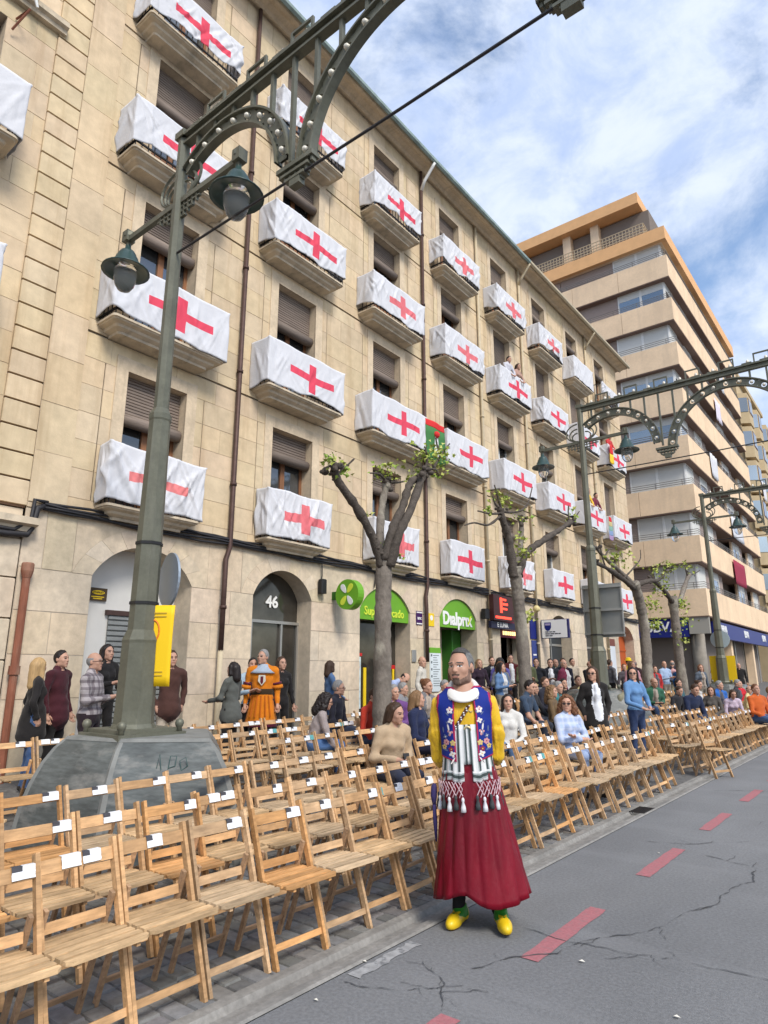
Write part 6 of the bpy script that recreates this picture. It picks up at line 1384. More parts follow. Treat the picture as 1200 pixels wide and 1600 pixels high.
# at the shop doors
for (lab, px, py, fa, tp, bt, hh, hr, kw) in [
    ('smiling woman with light brown hair in a dark top beside the supermarket door', -8.9, 15.25, 60, (.03, .018, .03), DK, 1.66, ('long', 'lightbrown'), dict(female=True, arms='lap')),
    ('man in a white shirt and dark jacket behind the smiling woman', -9.0, 16.1, 50, (.02, .02, .025), DK, 1.72, ('short', 'brown'), dict(inner=(.6, .6, .6))),
    ('person with dark curly hair seen from behind in a blue top', -8.7, 16.0, 200, (.10, .09, .30), DK, 1.70, ('curly', 'dark'), dict()),
    ('red-haired woman in a grey scarf looking at a phone near the shop doors', -8.2, 15.1, 40, (.13, .14, .16), DK, 1.62, ('curly', 'auburn'), dict(female=True, arms='phone')),
    ('young man with white collar and dark red jacket in the red shop doorway', -9.4, 17.95, 40, (.09, .018, .02), DK, 1.78, ('short', 'dark'), dict(inner=(.7, .7, .7))),
    ('man in a cap and black jacket right of the second tree', -8.2, 17.15, 20, (.02, .022, .028), (.42, .45, .48), 1.72, ('short', 'dark'), dict(arms='pocket')),
    ('dark-suited man with white shirt holding something red', -7.9, 17.4, 30, (.016, .017, .024), DK, 1.72, ('short', 'dark'), dict(arms='phone', inner=(.66, .66, .68))),
    ('man in a dark suit seen from behind at the grey door', -8.0, 18.5, 190, (.016, .018, .03), DK, 1.74, ('short', 'brown'), dict()),
    ('person with cream top standing beside the dark suits', -8.6, 20.6, 60, (.5, .42, .32), DK, 1.72, ('short', 'dark'), dict()),
    ('man in a grey jacket behind the second lamp post', -8.0, 22.3, 150, (.12, .12, .13), DK, 1.72, ('short', 'brown'), dict()),
    ('person in a bright yellow brimmed hat near the orange door', -8.0, 24.2, 60, (.62, .42, .03), DK, 1.74, ('short', 'dark'), dict(extra=hat((.80, .56, .02), .14))),
    ('bald man in a brown coat near the orange door', -7.6, 23.6, 170, (.085, .05, .05), DK, 1.72, ('bald', 'grey'), dict()),
    ('man with pale pink backpack walking away in front of the bank', -7.2, 26.7, 200, (.02, .022, .04), (.3, .28, .2), 1.76, ('bald', 'grey'), dict(extra=backpack((.52, .30, .31)))),
    ('person in a bright blue jacket beside the pink backpack', -6.9, 26.3, 160, (.02, .10, .26), DK, 1.60, ('short', 'dark'), dict()),
    ('man in black standing right of the farthest lamp post', -6.2, 33.5, 20, DK, DK, 1.76, ('bald', 'dark'), dict())]:
    person(lab, px, py, fa, tp, bt, h=hh, hair=hr, group=G_, vox=.02, **kw)
# seated further back
for (lab, px, py, fa, tp, bt, hh, hr, kw) in [
    ('man in a dark jacket sitting behind the woman with loose auburn hair', -6.6, 14.2, 80, (.02, .02, .03), DK, 1.76, ('short', 'brown'), dict()),
    ('dark-haired woman with a white headband sitting near the second lamp post', -6.7, 15.45, 60, DK, DK, 1.68, ('updo', 'dark'), dict(female=True)),
    ('man in a brown jacket and pale shirt sitting below the grey door', -6.7, 16.35, 50, (.06, .04, .025), DK, 1.76, ('short', 'brown'), dict(inner=(.5, .42, .2))),
    ('person in khaki sitting between the two standing women', -5.4, 15.3, 90, (.20, .19, .13), (.2, .19, .15), 1.72, ('short', 'dark'), dict(lean=20)),
    ('person in a navy jacket with a white back panel sitting in the far block', -4.25, 16.7, 60, (.018, .026, .06), (.04, .05, .09), 1.76, ('short', 'brown'), dict(lean=22, arms='knee', fat=1.12)),
    ('child in dark clothes sitting beside the navy jacket', -4.9, 17.9, 70, (.03, .03, .035), DK, 1.6, ('short', 'brown'), dict(lean=20)),
    ('girl with long brown hair sitting and facing the camera in the far block', -4.1, 18.4, 0, (.10, .09, .08), (.04, .06, .1), 1.6, ('long', 'brown'), dict(female=True)),
    ('girl in a lilac top bending over papers in the far block', -3.85, 19.2, 30, (.56, .46, .56), DK, 1.58, ('long', 'brown'), dict(female=True, lean=24, arms='knee')),
    ('person in a red top sitting far right', -4.6, 24.6, 60, (.48, .02, .03), DK, 1.66, ('mid', 'dark'), dict(female=True)),
    ('man in an orange top with a black jacket over his shoulder at the right edge', -3.12, 18.5, 55, (.52, .11, .025), (.05, .10, .22), 1.76, ('short', 'auburn'), dict(arms='lap', fat=1.12, inner=None)),
    ('person in a pink top sitting at the far right edge', -3.3, 22.3, 60, (.62, .25, .36), DK, 1.64, ('mid', 'brown'), dict(female=True)),
    ('person in teal sitting in the middle of the far block', -5.6, 21.2, 80, (.05, .12, .14), DK, 1.66, ('short', 'dark'), dict())]:
    kw.setdefault('arms', 'lap'); person(lab, px, py, fa, tp, bt, 'sit', h=hh, hair=hr, group=H_, vox=.02, **kw)
# on the balconies
bx = FX + .30
for (lab, py, zf, tp, hr, kw) in [('dark-haired person in pale clothes leaning over a third-floor balcony', 19.15, 10.73, (.5, .5, .55), ('short', 'dark'), {}), ('woman with bare arms leaning on the same third-floor balcony', 19.85, 10.73, (.40, .25, .2), ('mid', 'brown'), dict(female=True)), ('person in a yellow top on a second-floor balcony near the second post', 25.75, 7.4, (.7, .45, .06), ('short', 'dark'), {}), ('person in a dark red top on a second-floor balcony near the second post', 26.6, 7.4, (.16, .03, .05), ('short', 'dark'), {}), ('person in red on the last third-floor balcony', 29.0, 10.73, (.5, .05, .05), ('short', 'dark'), {})]:
    person(lab, bx, py, 80, tp, DK, h=1.68, hair=hr, z=zf, lean=14, arms='rail', group=B_, vox=.022, **kw)

cr = random.Random(21)
CROWD = [('in a grey hoodie', (.16, .16, .17)), ('in a black puffer jacket', (.016, .016, .018)), ('in a cream jumper', (.52, .46, .36)), ('in a burgundy coat', (.13, .02, .03)), ('in a denim jacket', (.10, .18, .33)), ('in a camel coat', (.34, .21, .10)), ('in a white shirt', (.6, .6, .58)), ('in an olive parka', (.09, .10, .05)), ('in a mustard top', (.45, .28, .04)), ('in a navy blazer', (.015, .02, .05)), ('in a pink cardigan', (.5, .26, .3)), ('in a green jacket', (.04, .13, .08)), ('in a striped dark jumper', (.08, .07, .08)), ('in a light blue shirt', (.32, .42, .58)), ('in a rust jacket', (.30, .09, .04)), ('in a charcoal coat', (.04, .04, .045)), ('in a tan jacket', (.36, .25, .15)), ('in a purple fleece', (.14, .06, .2)), ('in a grey coat', (.22, .22, .23)), ('in a teal top', (.03, .17, .18)), ('in a brown leather jacket', (.07, .035, .02)), ('in a dark green coat', (.02, .06, .04)), ('in a black suit', (.012, .012, .014)), ('in a red scarf and coat', (.4, .03, .03)), ('in a sand hoodie', (.42, .35, .26)), ('in a bright blue anorak', (.03, .12, .4)), ('in a pale yellow top', (.6, .5, .25)), ('in a coral top', (.55, .16, .12)), ('in a slate jacket', (.09, .11, .14)), ('in an ivory coat', (.55, .52, .46)), ('in a wine jumper', (.18, .03, .06)), ('in a khaki jacket', (.2, .17, .09))]
SPOT = [(-6.75, 9.6, 's'), (-6.7, 10.9, 's'), (-7.6, 11.4, 's'), (-7.55, 12.6, 's'), (-7.6, 14.0, 'u'), (-5.8, 10.1, 's'), (-6.6, 13.3, 's'), (-7.9, 15.9, 'u'), (-7.0, 18.2, 'u'), (-7.4, 19.4, 'u'), (-6.8, 20.8, 'u'), (-5.6, 18.6, 's'), (-7.4, 21.9, 'u'), (-6.9, 24.6, 'u'), (-6.4, 29.5, 'u'), (-4.5, 22.9, 's'), (-5.9, 9.3, 's'), (-6.7, 8.7, 's'), (-7.5, 9.9, 's'), (-5.85, 12.95, 's'), (-8.3, 13.2, 'u'), (-8.6, 19.3, 'u'), (-7.9, 20.2, 'u'), (-6.6, 22.4, 'u'), (-5.0, 20.3, 's'), (-4.4, 20.4, 's'), (-3.9, 21.3, 's'), (-3.2, 20.6, 's'), (-5.9, 25.3, 'u'), (-8.4, 11.9, 'u'), (-7.3, 16.9, 'u'), (-6.6, 17.3, 's')]
for i, ((px, py, po), (ds, colr_)) in enumerate(zip(SPOT, CROWD)):
    fm = cr.random() < .5; st = cr.choice(['long', 'mid', 'curly', 'updo']) if fm else cr.choice(['short', 'short', 'bald']); hc = cr.choice(['dark', 'brown', 'auburn', 'lightbrown', 'grey' if not fm else 'blonde'])
    person(f"{'woman' if fm else 'man'} {ds} {'sitting' if po == 's' else 'standing'} in the crowd behind the chairs", px, py, cr.uniform(40, 120), colr_, cr.choice([DK, JE, N_, (.2, .18, .15)]), 'sit' if po == 's' else 'stand', h=cr.uniform(1.58, 1.8), hair=(st, hc), female=fm, arms=cr.choice(['lap', 'phone']) if po == 's' else cr.choice(['down', 'phone', 'pocket', 'cross']), turn=cr.uniform(-40, 30), lean=cr.uniform(4, 16) if po == 's' else cr.uniform(0, 4), vox=.02, inner=cr.choice([None, None, (.55, .55, .55), (.1, .1, .12), (.35, .3, .25)]), coat=cr.choice([0, 0, .12]) if po == 'u' else 0, group='crowd behind the chairs', fat=cr.uniform(1.0, 1.18))
# ------------------------------------------------------------------ costumed man in the foreground
MX, MY, MF = -2.50, 4.17, R(31)
man = thing('person', 'man in blue embroidered vest, yellow shirt and long crimson skirt standing on the road', 'person', (MX, MY, 0), None, MF, local=True); ms = 1.795 / 1.762; man.scale = (ms, ms, ms); man.rotation_euler = (0, -R(2.4), MF)
HT = R(-25)
HS = 1.07
def TM(P, fr):
    if fr == 2:
        Q = rotz(P, (0, .01), HT); return np.stack([Q[:, 0] / HS, .01 + (Q[:, 1] - .01) / HS, 1.50 + (Q[:, 2] - 1.50) / HS], 1)
    return P
YEL_S = mat('yellow_satin_shirt', (.66, .40, .012), .5, noise=(5, .14, (1, 1, .4)), bump=(9, .55, .03, (1, 1, .3)), spec=.35, sheen=.2); BLUEV = mat('blue_velvet_vest', (.007, .022, .20), .8, noise=(9, .12), sheen=0, bump=(20, .2, .01)); REDT = mat('magenta_trim', (.34, .015, .07), .7); CRIM = mat('crimson_satin', (.150, .0012, .010), .42, noise=(4, .30, (1, 1, .5)), bump=(7, .35, .03, (1, 1, .35)), spec=.3, sheen=0)
BLACKS = mat('black_sock', (.012, .012, .013), .9); BEARD = mat('beard_stubble', (.20, .125, .095), .85, noise=(70, .25)); SKH = mat('skin_hero', (.43, .24, .165), .55, noise=(12, .07), bump=(60, .08, .004), spec=.4)
B = Body(); f = 1.06
torso = [ell((0, 0, 1.26), (.172, .120, .205)), ell((0, -.005, 1.06), (.155, .125, .19)), cap((0, .008, 1.425), (-.140, .005, 1.372), .060, .058), cap((0, .008, 1.425), (.140, .005, 1.372), .060, .058), ell((0, .0, .93), (.158, .122, .13)), cap((-.05, .018, 1.455), (.05, .018, 1.455), .045)]
def torso_fn(P):
    d = torso[0](P)
    for t in torso[1:]: d = smin(d, t(P), .055)
    return d
B.add(torso_fn, 'shirt', .02); B.add(cap((0, .022, 1.44), (0, .012, 1.55), .062, .055), 'skin', .025, 0, .035)
armp = []
for s in (-1, 1):
    S_ = np.array((s * .172, .005, 1.372)); e = np.array((s * .205, .035, 1.17)); w = np.array((s * .206, .065, 1.02)); q = np.array((s * .13, .16, .93))
    armp.append((S_, e)); B.add(cap(S_, e, .054, .053), 'shirt', .03); B.add(cap(e, w, .053, .046), 'shirt', .025); B.add(cap(w, w + (q - w) * .25, .044, .05), 'cuff', .012); B.add(cap(w, q, .034, .03), 'skin', .015); B.add(ell(q + np.array((-s * .03, .012, -.012)), (.045, .022, .035)), 'skin', .015)
    B.add(cap((s * .09, .0, .85), (s * .095, -.005, .50), .085, .06), 'sock', .04); B.add(cap((s * .095, -.005, .5), (s * .125, .02, .08), .055, .038), 'sock', .03)
bf_ = B.fn(TM)
def shirt_folds(P): return bf_(P) + .0035 * np.sin(14 * P[:, 2] + 55 * P[:, 0]) * np.sin(44 * P[:, 1] + 7 * P[:, 2]) * (P[:, 2] < 1.45) + np.where(np.abs(P[:, 0]) > .165, .0042 * np.sin(5 * np.arctan2(P[:, 1] - .03, np.abs(P[:, 0]) - .195) + 11 * P[:, 2]) + .0028 * np.sin(9 * np.arctan2(P[:, 1] - .03, np.abs(P[:, 0]) - .195) - 17 * P[:, 2] + 1) + .004 * np.sin(85 * P[:, 2] + 3 * np.sin(40 * P[:, 1])) * np.exp(-((P[:, 2] - 1.19) / .05) ** 2), 0)
V, F = nets(shirt_folds, (-.4, -.3, .02), (.4, .3, 1.57), .0095); mi, names = B.mats(V[F].mean(1), TM)
fc_ = V[F].mean(1); names.append('skirt'); mi[(fc_[:, 2] < 1.04) & (np.abs(fc_[:, 0]) < .15) & (fc_[:, 1] < .09) & (mi == names.index('shirt'))] = len(names) - 1
Hd = Body(); head_prims(Hd)
c = np.array((0, 0, 1.6)); V2, F2 = nets(Hd.fn(TM), c - (.14, .16, .18), c + (.14, .16, .20), .0036); C2 = TM(V2[F2].mean(1), 2); m2 = np.zeros(len(F2), int)
fx, fy, fz = C2[:, 0], C2[:, 1], C2[:, 2]
jag = .003 * np.sin(400 * fx) * np.sin(300 * fz + 1)
jaw = (fy < .004) & (fz < 1.545 + .55 * (fy + .06) + jag + .9 * np.maximum(0, fy + .035)) & (fz > 1.488); mous = (np.abs(fx) < .027) & (np.abs(fz - 1.564 - .0 + .10 * np.abs(fx)) < .0065 + jag * .3) & (fy < -.06); goat = (np.abs(fx) < .024) & (fz < 1.543) & (fz > 1.495) & (fy < -.05); side = (np.abs(fx) > .05) & (fy > -.03) & (fy < .004) & (fz < 1.60) & (fz > 1.52)
m2[jaw | side] = 4; m2[mous | goat] = 6
m2[(np.abs(fx) < .019) & (np.abs(fz - 1.5505) < .0045) & (fy < -.07)] = 2
for s in (-1, 1):
    m2[(np.abs(fx - s * .031) < .014) & (np.abs(fz - 1.6165) < .0042) & (fy < -.055)] = 5; m2[(np.abs(fx - s * .031) < .0062) & (np.abs(fz - 1.6165) < .0045) & (fy < -.055)] = 1; m2[(np.abs(fx - s * .034) < .020) & (np.abs(fz - (1.6395 + .10 * (.034 - np.abs(fx)))) < .0036) & (fy < -.045)] = 3; m2[(np.abs(fx - s * .031) < .016) & (np.abs(fz - 1.6222) < .0018) & (fy < -.055)] = 1
EYEW = mat('eye_white', (.55, .52, .49), .3); HT_ = mat('hero_hair', (.055, .05, .047), .6, noise=(70, .4, (1, 1, .3)), bump=(120, .4, .004)); HG_ = mat('hero_hair_grey', (.15, .148, .145), .65, noise=(80, .3), bump=(120, .4, .004))
md = {'skirt': CRIM, 'shirt': YEL_S, 'skin': SKH, 'cuff': mat('cuff_gold', (.50, .33, .06), .7), 'sock': BLACKS}; mats_ = [md[n] for n in names]; b0 = len(mats_); mats_ += [SKH, EYEM, LIPM, HT_, BEARD, EYEW, mat('beard_dark', (.10, .065, .05), .85, noise=(70, .25))]
mb = MB(); mb.v = [tuple(v) for v in V] + [tuple(v) for v in V2]; mb.f = [tuple(q) for q in F] + [tuple(q + len(V)) for q in F2]; mb.m = list(mi) + list(m2 + b0)
for s in (-1, 1): finger_tubes(mb, (s * .165, .15, .905), (-s * .9, .1, -.35), (0, -.2, 1), b0)
mb.build('body', mats_, man, smooth=True, recalc=False)
# hair: dark on top, grey sides
def hh(P):
    Q = TM(P, 2); sk = ell((0, .012, 1.634), (.079, .097, .106))(Q); line = 1.668 - .95 * Q[:, 1] - .012 * np.cos(Q[:, 0] * 40) - Q[:, 2]; d = smax(sk, line, .006)
    side = smax(ell((0, .012, 1.628), (.078, .095, .1))(Q), np.maximum(-Q[:, 1] - .028, 1.592 - .6 * Q[:, 1] - Q[:, 2]), .006); d = smin(d, side, .006); ear = ell((.076, .012, 1.602), (.02, .026, .036))(Q); ear2 = ell((-.076, .012, 1.602), (.02, .026, .036))(Q); return smax(smax(d, -ear, .005), -ear2, .005)
hv, hf = nets(hh, c - (.14, .15, .08), c + (.14, .18, .21), .0055); q = MB(); q.v = [tuple(v) for v in hv]; q.f = [tuple(t) for t in hf]; hc = TM(hv[hf].mean(1), 2); q.m = [int(a) for a in (np.abs(hc[:, 0]) > .055) & (hc[:, 2] < 1.70) | (hc[:, 2] < 1.62)]; q.build('hair', [HT_, HG_], man, smooth=True, recalc=False)
# vest
def cuts(P):
    x, y, z = P[:, 0], P[:, 1], P[:, 2]; fr = (.072 - .018 * np.clip((z - 1.3) / .2, 0, 1)) - np.abs(x); front = np.where(y < .02, fr, -1.)
    arm = np.maximum(-(cap(*armp[0], .062)(P)), -(cap(*armp[1], .062)(P))); hem = (1.005 + .30 * np.maximum(0, np.abs(x) - .075) * (y < .03) + np.where(y >= .03, .05, 0)) - z; top_ = z - 1.49; nk = -(ell((0, -.02, 1.50), (.078, .085, .07))(P))
    return np.maximum.reduce([front, arm, hem, top_, nk])
def vest(P): return np.maximum(torso_fn(P) - .019, cuts(P))
vv, vf = nets(vest, (-.25, -.19, .96), (.25, .19, 1.5), .0042); q = MB(); q.v = [tuple(v) for v in vv]; q.f = [tuple(t) for t in vf]; cv = cuts(vv[vf].mean(1)); q.m = [int(a) for a in cv > -.011]
vo = q.build('vest', [BLUEV, REDT], man, smooth=True, recalc=False)
bvh = BVHTree.FromPolygons([tuple(v) for v in vv], [tuple(t) for t in vf])
FLW = [mat('thread_white', (.66, .62, .60), .7), mat('thread_pink', (.52, .25, .26), .7), mat('thread_yellow', (.55, .42, .14), .7), mat('thread_maroon', (.22, .02, .04), .7), mat('thread_slate', (.10, .13, .24), .7)]
def on_vest(x, z):
    h = bvh.ray_cast(Vector((x, -1, z)), Vector((0, 1, 0))); return (h[0], h[1]) if h[0] is not None else (Vector((x, -.15, z)), Vector((0, -1, 0)))
def petal_shape(mb, x, z, L, W, ang, m):
    pts = []; ca, sa = math.cos(ang), math.sin(ang)
    for t in np.linspace(0, 2 * PI, 10, endpoint=False):
        u = L * .5 * (1 + math.cos(t)); v = W * .5 * math.sin(t); p, n = on_vest(x + u * ca - v * sa, z + u * sa + v * ca); pts.append(p + Vector((0, -.0015, 0)))
    c_, n_ = on_vest(x + L * .5 * ca, z + L * .5 * sa); pts.append(c_ + Vector((0, -.003, 0)))
    mb.add(pts, [(i, (i + 1) % 10, 10) for i in range(10)], m)
for s in (-1, 1):
    def flower(x, z, r, n, m1, m2, name='flower'):
        q = MB(); r *= .78
        for i in range(n): petal_shape(q, s * x, z, r, r * .75, 2 * PI * i / n + .3, m1)
        petal_shape(q, s * x - .006, z, .014, .013, 0, m2); q.build('embroidered_flower', FLW, vo, recalc=False)
    flower(.088, 1.415, .020, 6, 0, 3); flower(.100, 1.335, .030, 5, 0, 3); flower(.100, 1.345, .018, 4, 1, 3); flower(.098, 1.265, .026, 4, 0, 2); flower(.106, 1.19, .028, 3, 1, 0)
    flower(.092, 1.125, .026, 5, 2, 1); flower(.135, 1.13, .027, 6, 1, 3); flower(.150, 1.10, .022, 5, 2, 3); flower(.105, 1.085, .024, 5, 3, 2); flower(.098, 1.055, .030, 4, 0, 2); flower(.14, 1.165, .02, 4, 4, 0)
    q = MB()
    for (x, z, L, W, a, m) in ((.112, 1.20, .05, .012, 1.4, 0), (.118, 1.17, .045, .010, 1.8, 4), (.125, 1.075, .04, .012, .3, 4), (.08, 1.035, .05, .010, -.9, 0), (.108, 1.30, .03, .009, .8, 4), (.085, 1.31, .03, .009, 2.2, 4), (.112, 1.24, .03, .009, .9, 4), (.15, 1.19, .04, .01, 1.5, 4)): petal_shape(q, s * x, z, L, W, a if s > 0 else PI - a, m)
    q.build('embroidered_leaves', FLW, vo, recalc=False)
# striped sash cloth round the hips
STR = mat('striped_sash', (.66, .665, .66), .85, bump=(16, .25, .01)); nd, lk, b_ = nodes_of(STR); uv = nd.new('ShaderNodeUVMap'); sp = nd.new('ShaderNodeSeparateXYZ'); lk.new(uv.outputs[0], sp.inputs[0])
def mt(op, a, b):
    q = nd.new('ShaderNodeMath'); q.operation = op
    for i, v in enumerate((a, b)):
        if isinstance(v, (int, float)): q.inputs[i].default_value = v
        else: lk.new(v, q.inputs[i])
    return q.outputs[0]
ph_ = mt('FRACT', mt('MULTIPLY', sp.outputs['X'], 15.5), 0); k1 = mt('MULTIPLY', mt('GREATER_THAN', ph_, .36), mt('LESS_THAN', ph_, .60)); k2 = mt('MULTIPLY', mt('GREATER_THAN', ph_, .22), mt('LESS_THAN', ph_, .70))
above = mt('GREATER_THAN', sp.outputs['Y'], .062); hb = mt('MULTIPLY', mt('GREATER_THAN', sp.outputs['Y'], .024), mt('LESS_THAN', sp.outputs['Y'], .043)); hb2 = mt('MULTIPLY', mt('GREATER_THAN', sp.outputs['Y'], .014), mt('LESS_THAN', sp.outputs['Y'], .052)); K = mt('MAXIMUM', mt('MULTIPLY', k1, above), hb); K2 = mt('MAXIMUM', mt('MULTIPLY', k2, above), hb2)
x1 = nd.new('ShaderNodeMix'); x1.data_type = 'RGBA'; x1.inputs['A'].default_value = (.66, .665, .66, 1); x1.inputs['B'].default_value = (.30, .335, .335, 1); lk.new(K2, x1.inputs['Factor']); x2 = nd.new('ShaderNodeMix'); x2.data_type = 'RGBA'; x2.inputs['B'].default_value = (.045, .062, .06, 1); lk.new(K, x2.inputs['Factor']); lk.new(x1.outputs['Result'], x2.inputs['A']); lk.new(x2.outputs['Result'], b_.inputs['Base Color'])
def hipr(th, z):                                             # horizontal radius of the torso at angle th
    d = np.array((math.cos(th), math.sin(th))); lo, hi = .05, .4
    for _ in range(18):
        m = (lo + hi) / 2
        if torso_fn(np.array([[d[0] * m, d[1] * m, z]]))[0] < 0: lo = m
        else: hi = m
    return lo
nth = 96; ths = [-PI / 2 + 2 * PI * i / nth for i in range(nth + 1)]; zs = [1.24, 1.2, 1.14, 1.08, 1.02, .99, .96, .93, .905, .885]
zr = {z: [hipr(t, max(z, .97)) for t in ths[:-1]] for z in zs}
vs = []; uvs = []
for z in zs:
    for i, t in enumerate(ths):
        fl = max(0, 1.0 - z); r = zr[z][i % nth] + .010 + .10 * fl + .004 * math.sin(22 * t) * (1 + fl * 8); vs.append((r * math.cos(t), r * math.sin(t), z + .008 * math.sin(7 * t) * (fl > .05))); uvs.append(((t + PI / 2) * .17, z - .885))
fs = []; k = nth + 1
for j in range(len(zs) - 1):
    for i in range(nth):
        if zs[j + 1] < .975 and (i < 3 or i > nth - 4): continue
        fs.append((j * k + i, j * k + i + 1, (j + 1) * k + i + 1, (j + 1) * k + i))
me = bpy.data.meshes.new('striped_sash'); me.from_pydata(vs, [], fs); me.materials.append(STR); ul = me.uv_layers.new(name='UVMap'); vi = np.zeros(len(me.loops), int); me.loops.foreach_get('vertex_index', vi); ul.data.foreach_set('uv', np.array(uvs)[vi].ravel()); me.polygons.foreach_set('use_smooth', [True] * len(me.polygons)); so = link('striped_sash', me, man); sm = so.modifiers.new('t', 'SOLIDIFY'); sm.thickness = .006; sm.offset = 1
# fringe: netted cords and tassels
def hem_pt(i, z): t = ths[int(i) % nth] + (i - int(i)) * 2 * PI / nth; r = zr[.885][int(i) % nth] + .022 + .0105 + .015; return Vector((r * math.cos(t), r * math.sin(t), z))
fr_ = MB(); sel = [i for i in range(4, nth - 3, 4) if math.sin(ths[i]) < .45]
for a, b in zip(sel, sel[1:]):
    if b - a > 5: continue
    for (za, zb) in ((.885, .80),): fr_.tube([hem_pt(a, za), hem_pt(b, zb)], .0032, 4); fr_.tube([hem_pt(b, za), hem_pt(a, zb)], .0032, 4); fr_.tube([hem_pt((a + b) / 2, za), hem_pt(b, (za + zb) / 2), hem_pt((a + b) / 2, zb - .01)], .0028, 4)
stuff(fr_.build('fringe_net', mat('fringe_pink', (.58, .42, .45), .8), so))
TW = mat('tassel_white', (.66, .66, .68), .85); TD = mat('tassel_grey', (.05, .055, .058), .85)
for n_, i in enumerate(sel):
    p = hem_pt(i, 0); z = .795 - .012 * (n_ % 2); m_ = MB(); m_.lathe([(.004, .01), (.010, 0), (.010, -.012), (.007, -.018), (.016, -.05), (.018, -.078), (.001, -.079)], 8, (p.x * 1.02, p.y * 1.02, z)); m_.build('tassel', TW if n_ % 2 else TD, so, smooth=True)
# skirt with pleats
P = []; nt_ = 180
for j in range(27):
    t = j / 26; z = 1.03 - .855 * t; rx = .156 + .150 * t ** .92; ry = .114 + .130 * t ** .96; row = []
    for i in range(nt_):
        th = 2 * PI * i / nt_; pl = (.003 + .013 * t) * (abs(math.sin(8.5 * th + .6 * math.sin(3 * th))) ** .7 - .5) + .012 * t * math.sin(3 * th + 1 + 2 * t) + .005 * math.sin(17 * th + 9 * t); dip = .055 * t ** 3 * math.sin(2 * th + .5) * 0 + .02 * t ** 3 * math.sin(3 * th + 2.2)
        gap = .05 * t ** 4 * math.exp(-((th - 1.5 * PI + .35) / .28) ** 2); row.append(((rx + pl) * math.cos(th) + .03 * t, (ry + pl) * math.sin(th), z + dip + gap))
    P.append(row)
o = MB().grid(P, closed=True).build('skirt', CRIM, man, smooth=True, recalc=True); sm = o.modifiers.new('t', 'SOLIDIFY'); sm.thickness = .006
# shoes
SHY = mat('yellow_leather', (.72, .48, .012), .38, noise=(8, .06), spec=.5); SHG_ = mat('green_leather', (.03, .20, .02), .45); SOLE = mat('brown_sole', (.10, .055, .03), .8)
for s, rot, off in ((-1, R(-22), (-.120, .02)), (1, R(8), (.145, -.05))):
    def TS(P, off=off, rot=rot):
        x, y = P[:, 0] - off[0], P[:, 1] - off[1]; ca, sa = math.cos(rot), math.sin(rot); return np.stack([ca * x + sa * y, -sa * x + ca * y, P[:, 2]], 1)
    def sd_(P):
        Q = TS(P); d = smin(ell((0, -.115, .040), (.042, .075, .042))(Q), cap((0, .03, .045), (0, -.09, .045), .036, .038)(Q), .03); d = smin(d, ell((0, .05, .055), (.038, .04, .05))(Q), .03); d = smin(d, cap((0, -.02, .06), (0, .025, .13), .038, .042)(Q), .03); return np.maximum(np.maximum(d, .006 - Q[:, 2]), Q[:, 2] - (.112 + .25 * np.maximum(0, -Q[:, 1] - .02) * 0))
    l = (off[0] - .22, off[1] - .26, -.004); h_ = (off[0] + .22, off[1] + .2, .16); sv, sf = nets(sd_, l, h_, .0062); C_ = TS(sv[sf].mean(1)); q = MB(); q.v = [tuple(v) for v in sv]; q.f = [tuple(t) for t in sf]
    rim = (C_[:, 2] > .088 + .0 * C_[:, 1]) | ((np.abs(C_[:, 0]) > .026) & (C_[:, 2] > .045 + .45 * np.maximum(0, -C_[:, 1] - .02)) & (C_[:, 1] > -.085) & (C_[:, 1] < .05)); q.m = [int(a) for a in np.where(C_[:, 2] < .020, 2, np.where(rim, 1, 0))]
    q.build('shoe', [SHY, SHG_, SOLE], man, smooth=True, recalc=False)
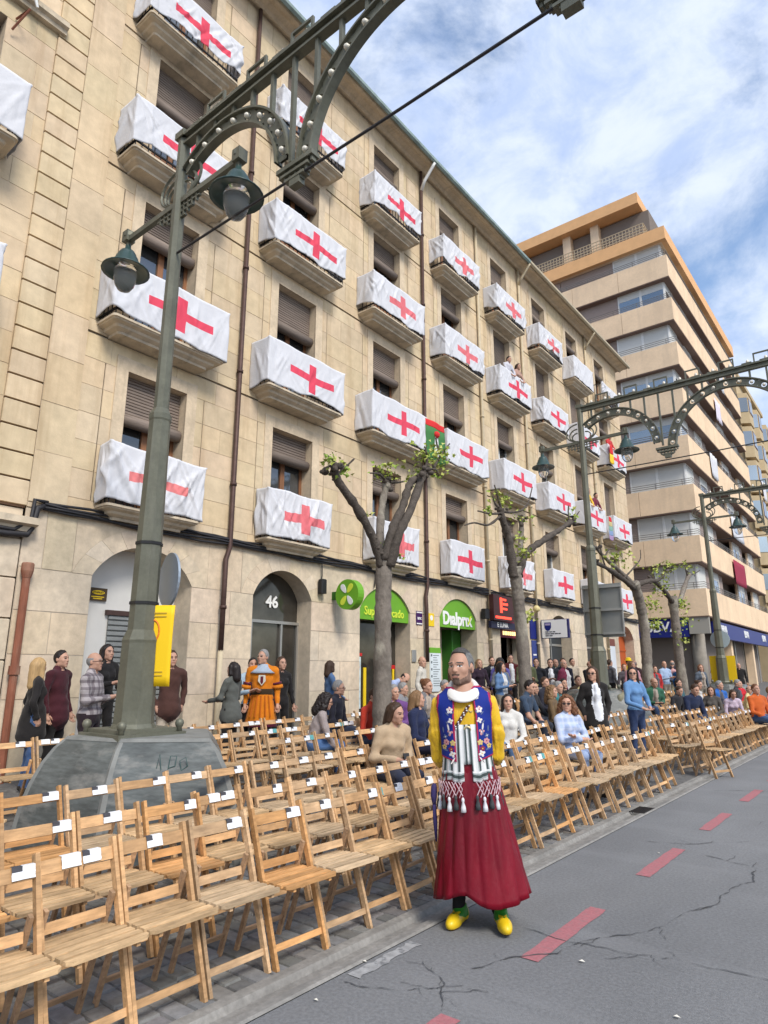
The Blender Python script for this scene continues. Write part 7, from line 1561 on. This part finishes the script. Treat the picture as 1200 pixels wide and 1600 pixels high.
# gorget, bead strap, pendant, pouch
m_ = MB(); P = []
for (r, dzv) in ((.070, .020), (.076, .030), (.090, .030), (.106, .018), (.118, .0), (.121, -.012), (.112, -.016), (.085, .004), (.070, .012)): P.append([(r * 1.0 * math.cos(t), -.022 + r * 1.0 * math.sin(t), 1.470 + dzv + .62 * (r * math.sin(t))) for t in np.linspace(0, 2 * PI, 40, endpoint=False)])
m_.grid(P + [P[0]], closed=True); m_.build('gorget', mat('pearl_white', (.72, .70, .66), .35, spec=.5), man, smooth=True)
b3 = BVHTree.FromPolygons([tuple(v) for v in V], [tuple(t) for t in F])
def on_shirt(x, z, o=.006):
    h = b3.ray_cast(Vector((x, -1, z)), Vector((0, 1, 0))); return (h[0] if h[0] is not None else Vector((x, -.13, z))) + Vector((0, -o, 0))
strap = [on_shirt(.03 - .11 * t, 1.36 - .16 * t) for t in np.linspace(0, 1, 12)]; m_ = MB()
for k in range(11): m_.bar(strap[k], strap[k + 1], .024, .006, (1, 0, .7))
m_.build('bead_strap', mat('strap_brown', (.09, .03, .015), .6), man)
for k in range(12):
    m_ = MB(); m_.ball(strap[k] + Vector((.006 * (-1) ** k, -.006, 0)), .006, 6); m_.build('bead', TW, man, smooth=True)
cx_ = on_shirt(.012, 1.205, .01); m_ = MB(); m_.tube([cx_ + Vector((.022 * math.cos(a), 0, .022 * math.sin(a))) for a in np.linspace(-.3, PI + .3, 12)], [.001, .004, .006, .007, .008, .008, .008, .008, .007, .006, .004, .001], 6); m_.build('crescent_pendant', mat('pale_gold', (.66, .55, .30), .3, metal=.5), man, smooth=True)
for x in (.02, .045): m_ = MB(); p = on_shirt(x, 1.335 - .2 * (x - .02), .008); m_.tube([p + Vector((.010 * math.cos(a), 0, .010 * math.sin(a))) for a in np.linspace(PI, 2 * PI, 8)], .003, 5); m_.build('small_pendant', mat('pale_gold', (.66, .55, .30)), man)
m_ = MB(); m_.tube([(-.235, -.02, .86), (-.24, -.02, .84), (-.245, -.02, .78), (-.245, -.02, .72)], [.010, .02, .022, .010], 10); m_.tube([(-.245, -.02, .73), (-.245, -.02, .62), (-.245, -.02, .50)], [.012, .015, .006], 8); m_.build('hanging_pouch', mat('pouch_purple', (.04, .03, .11), .8), man, smooth=True)
bpy.context.view_layer.update()
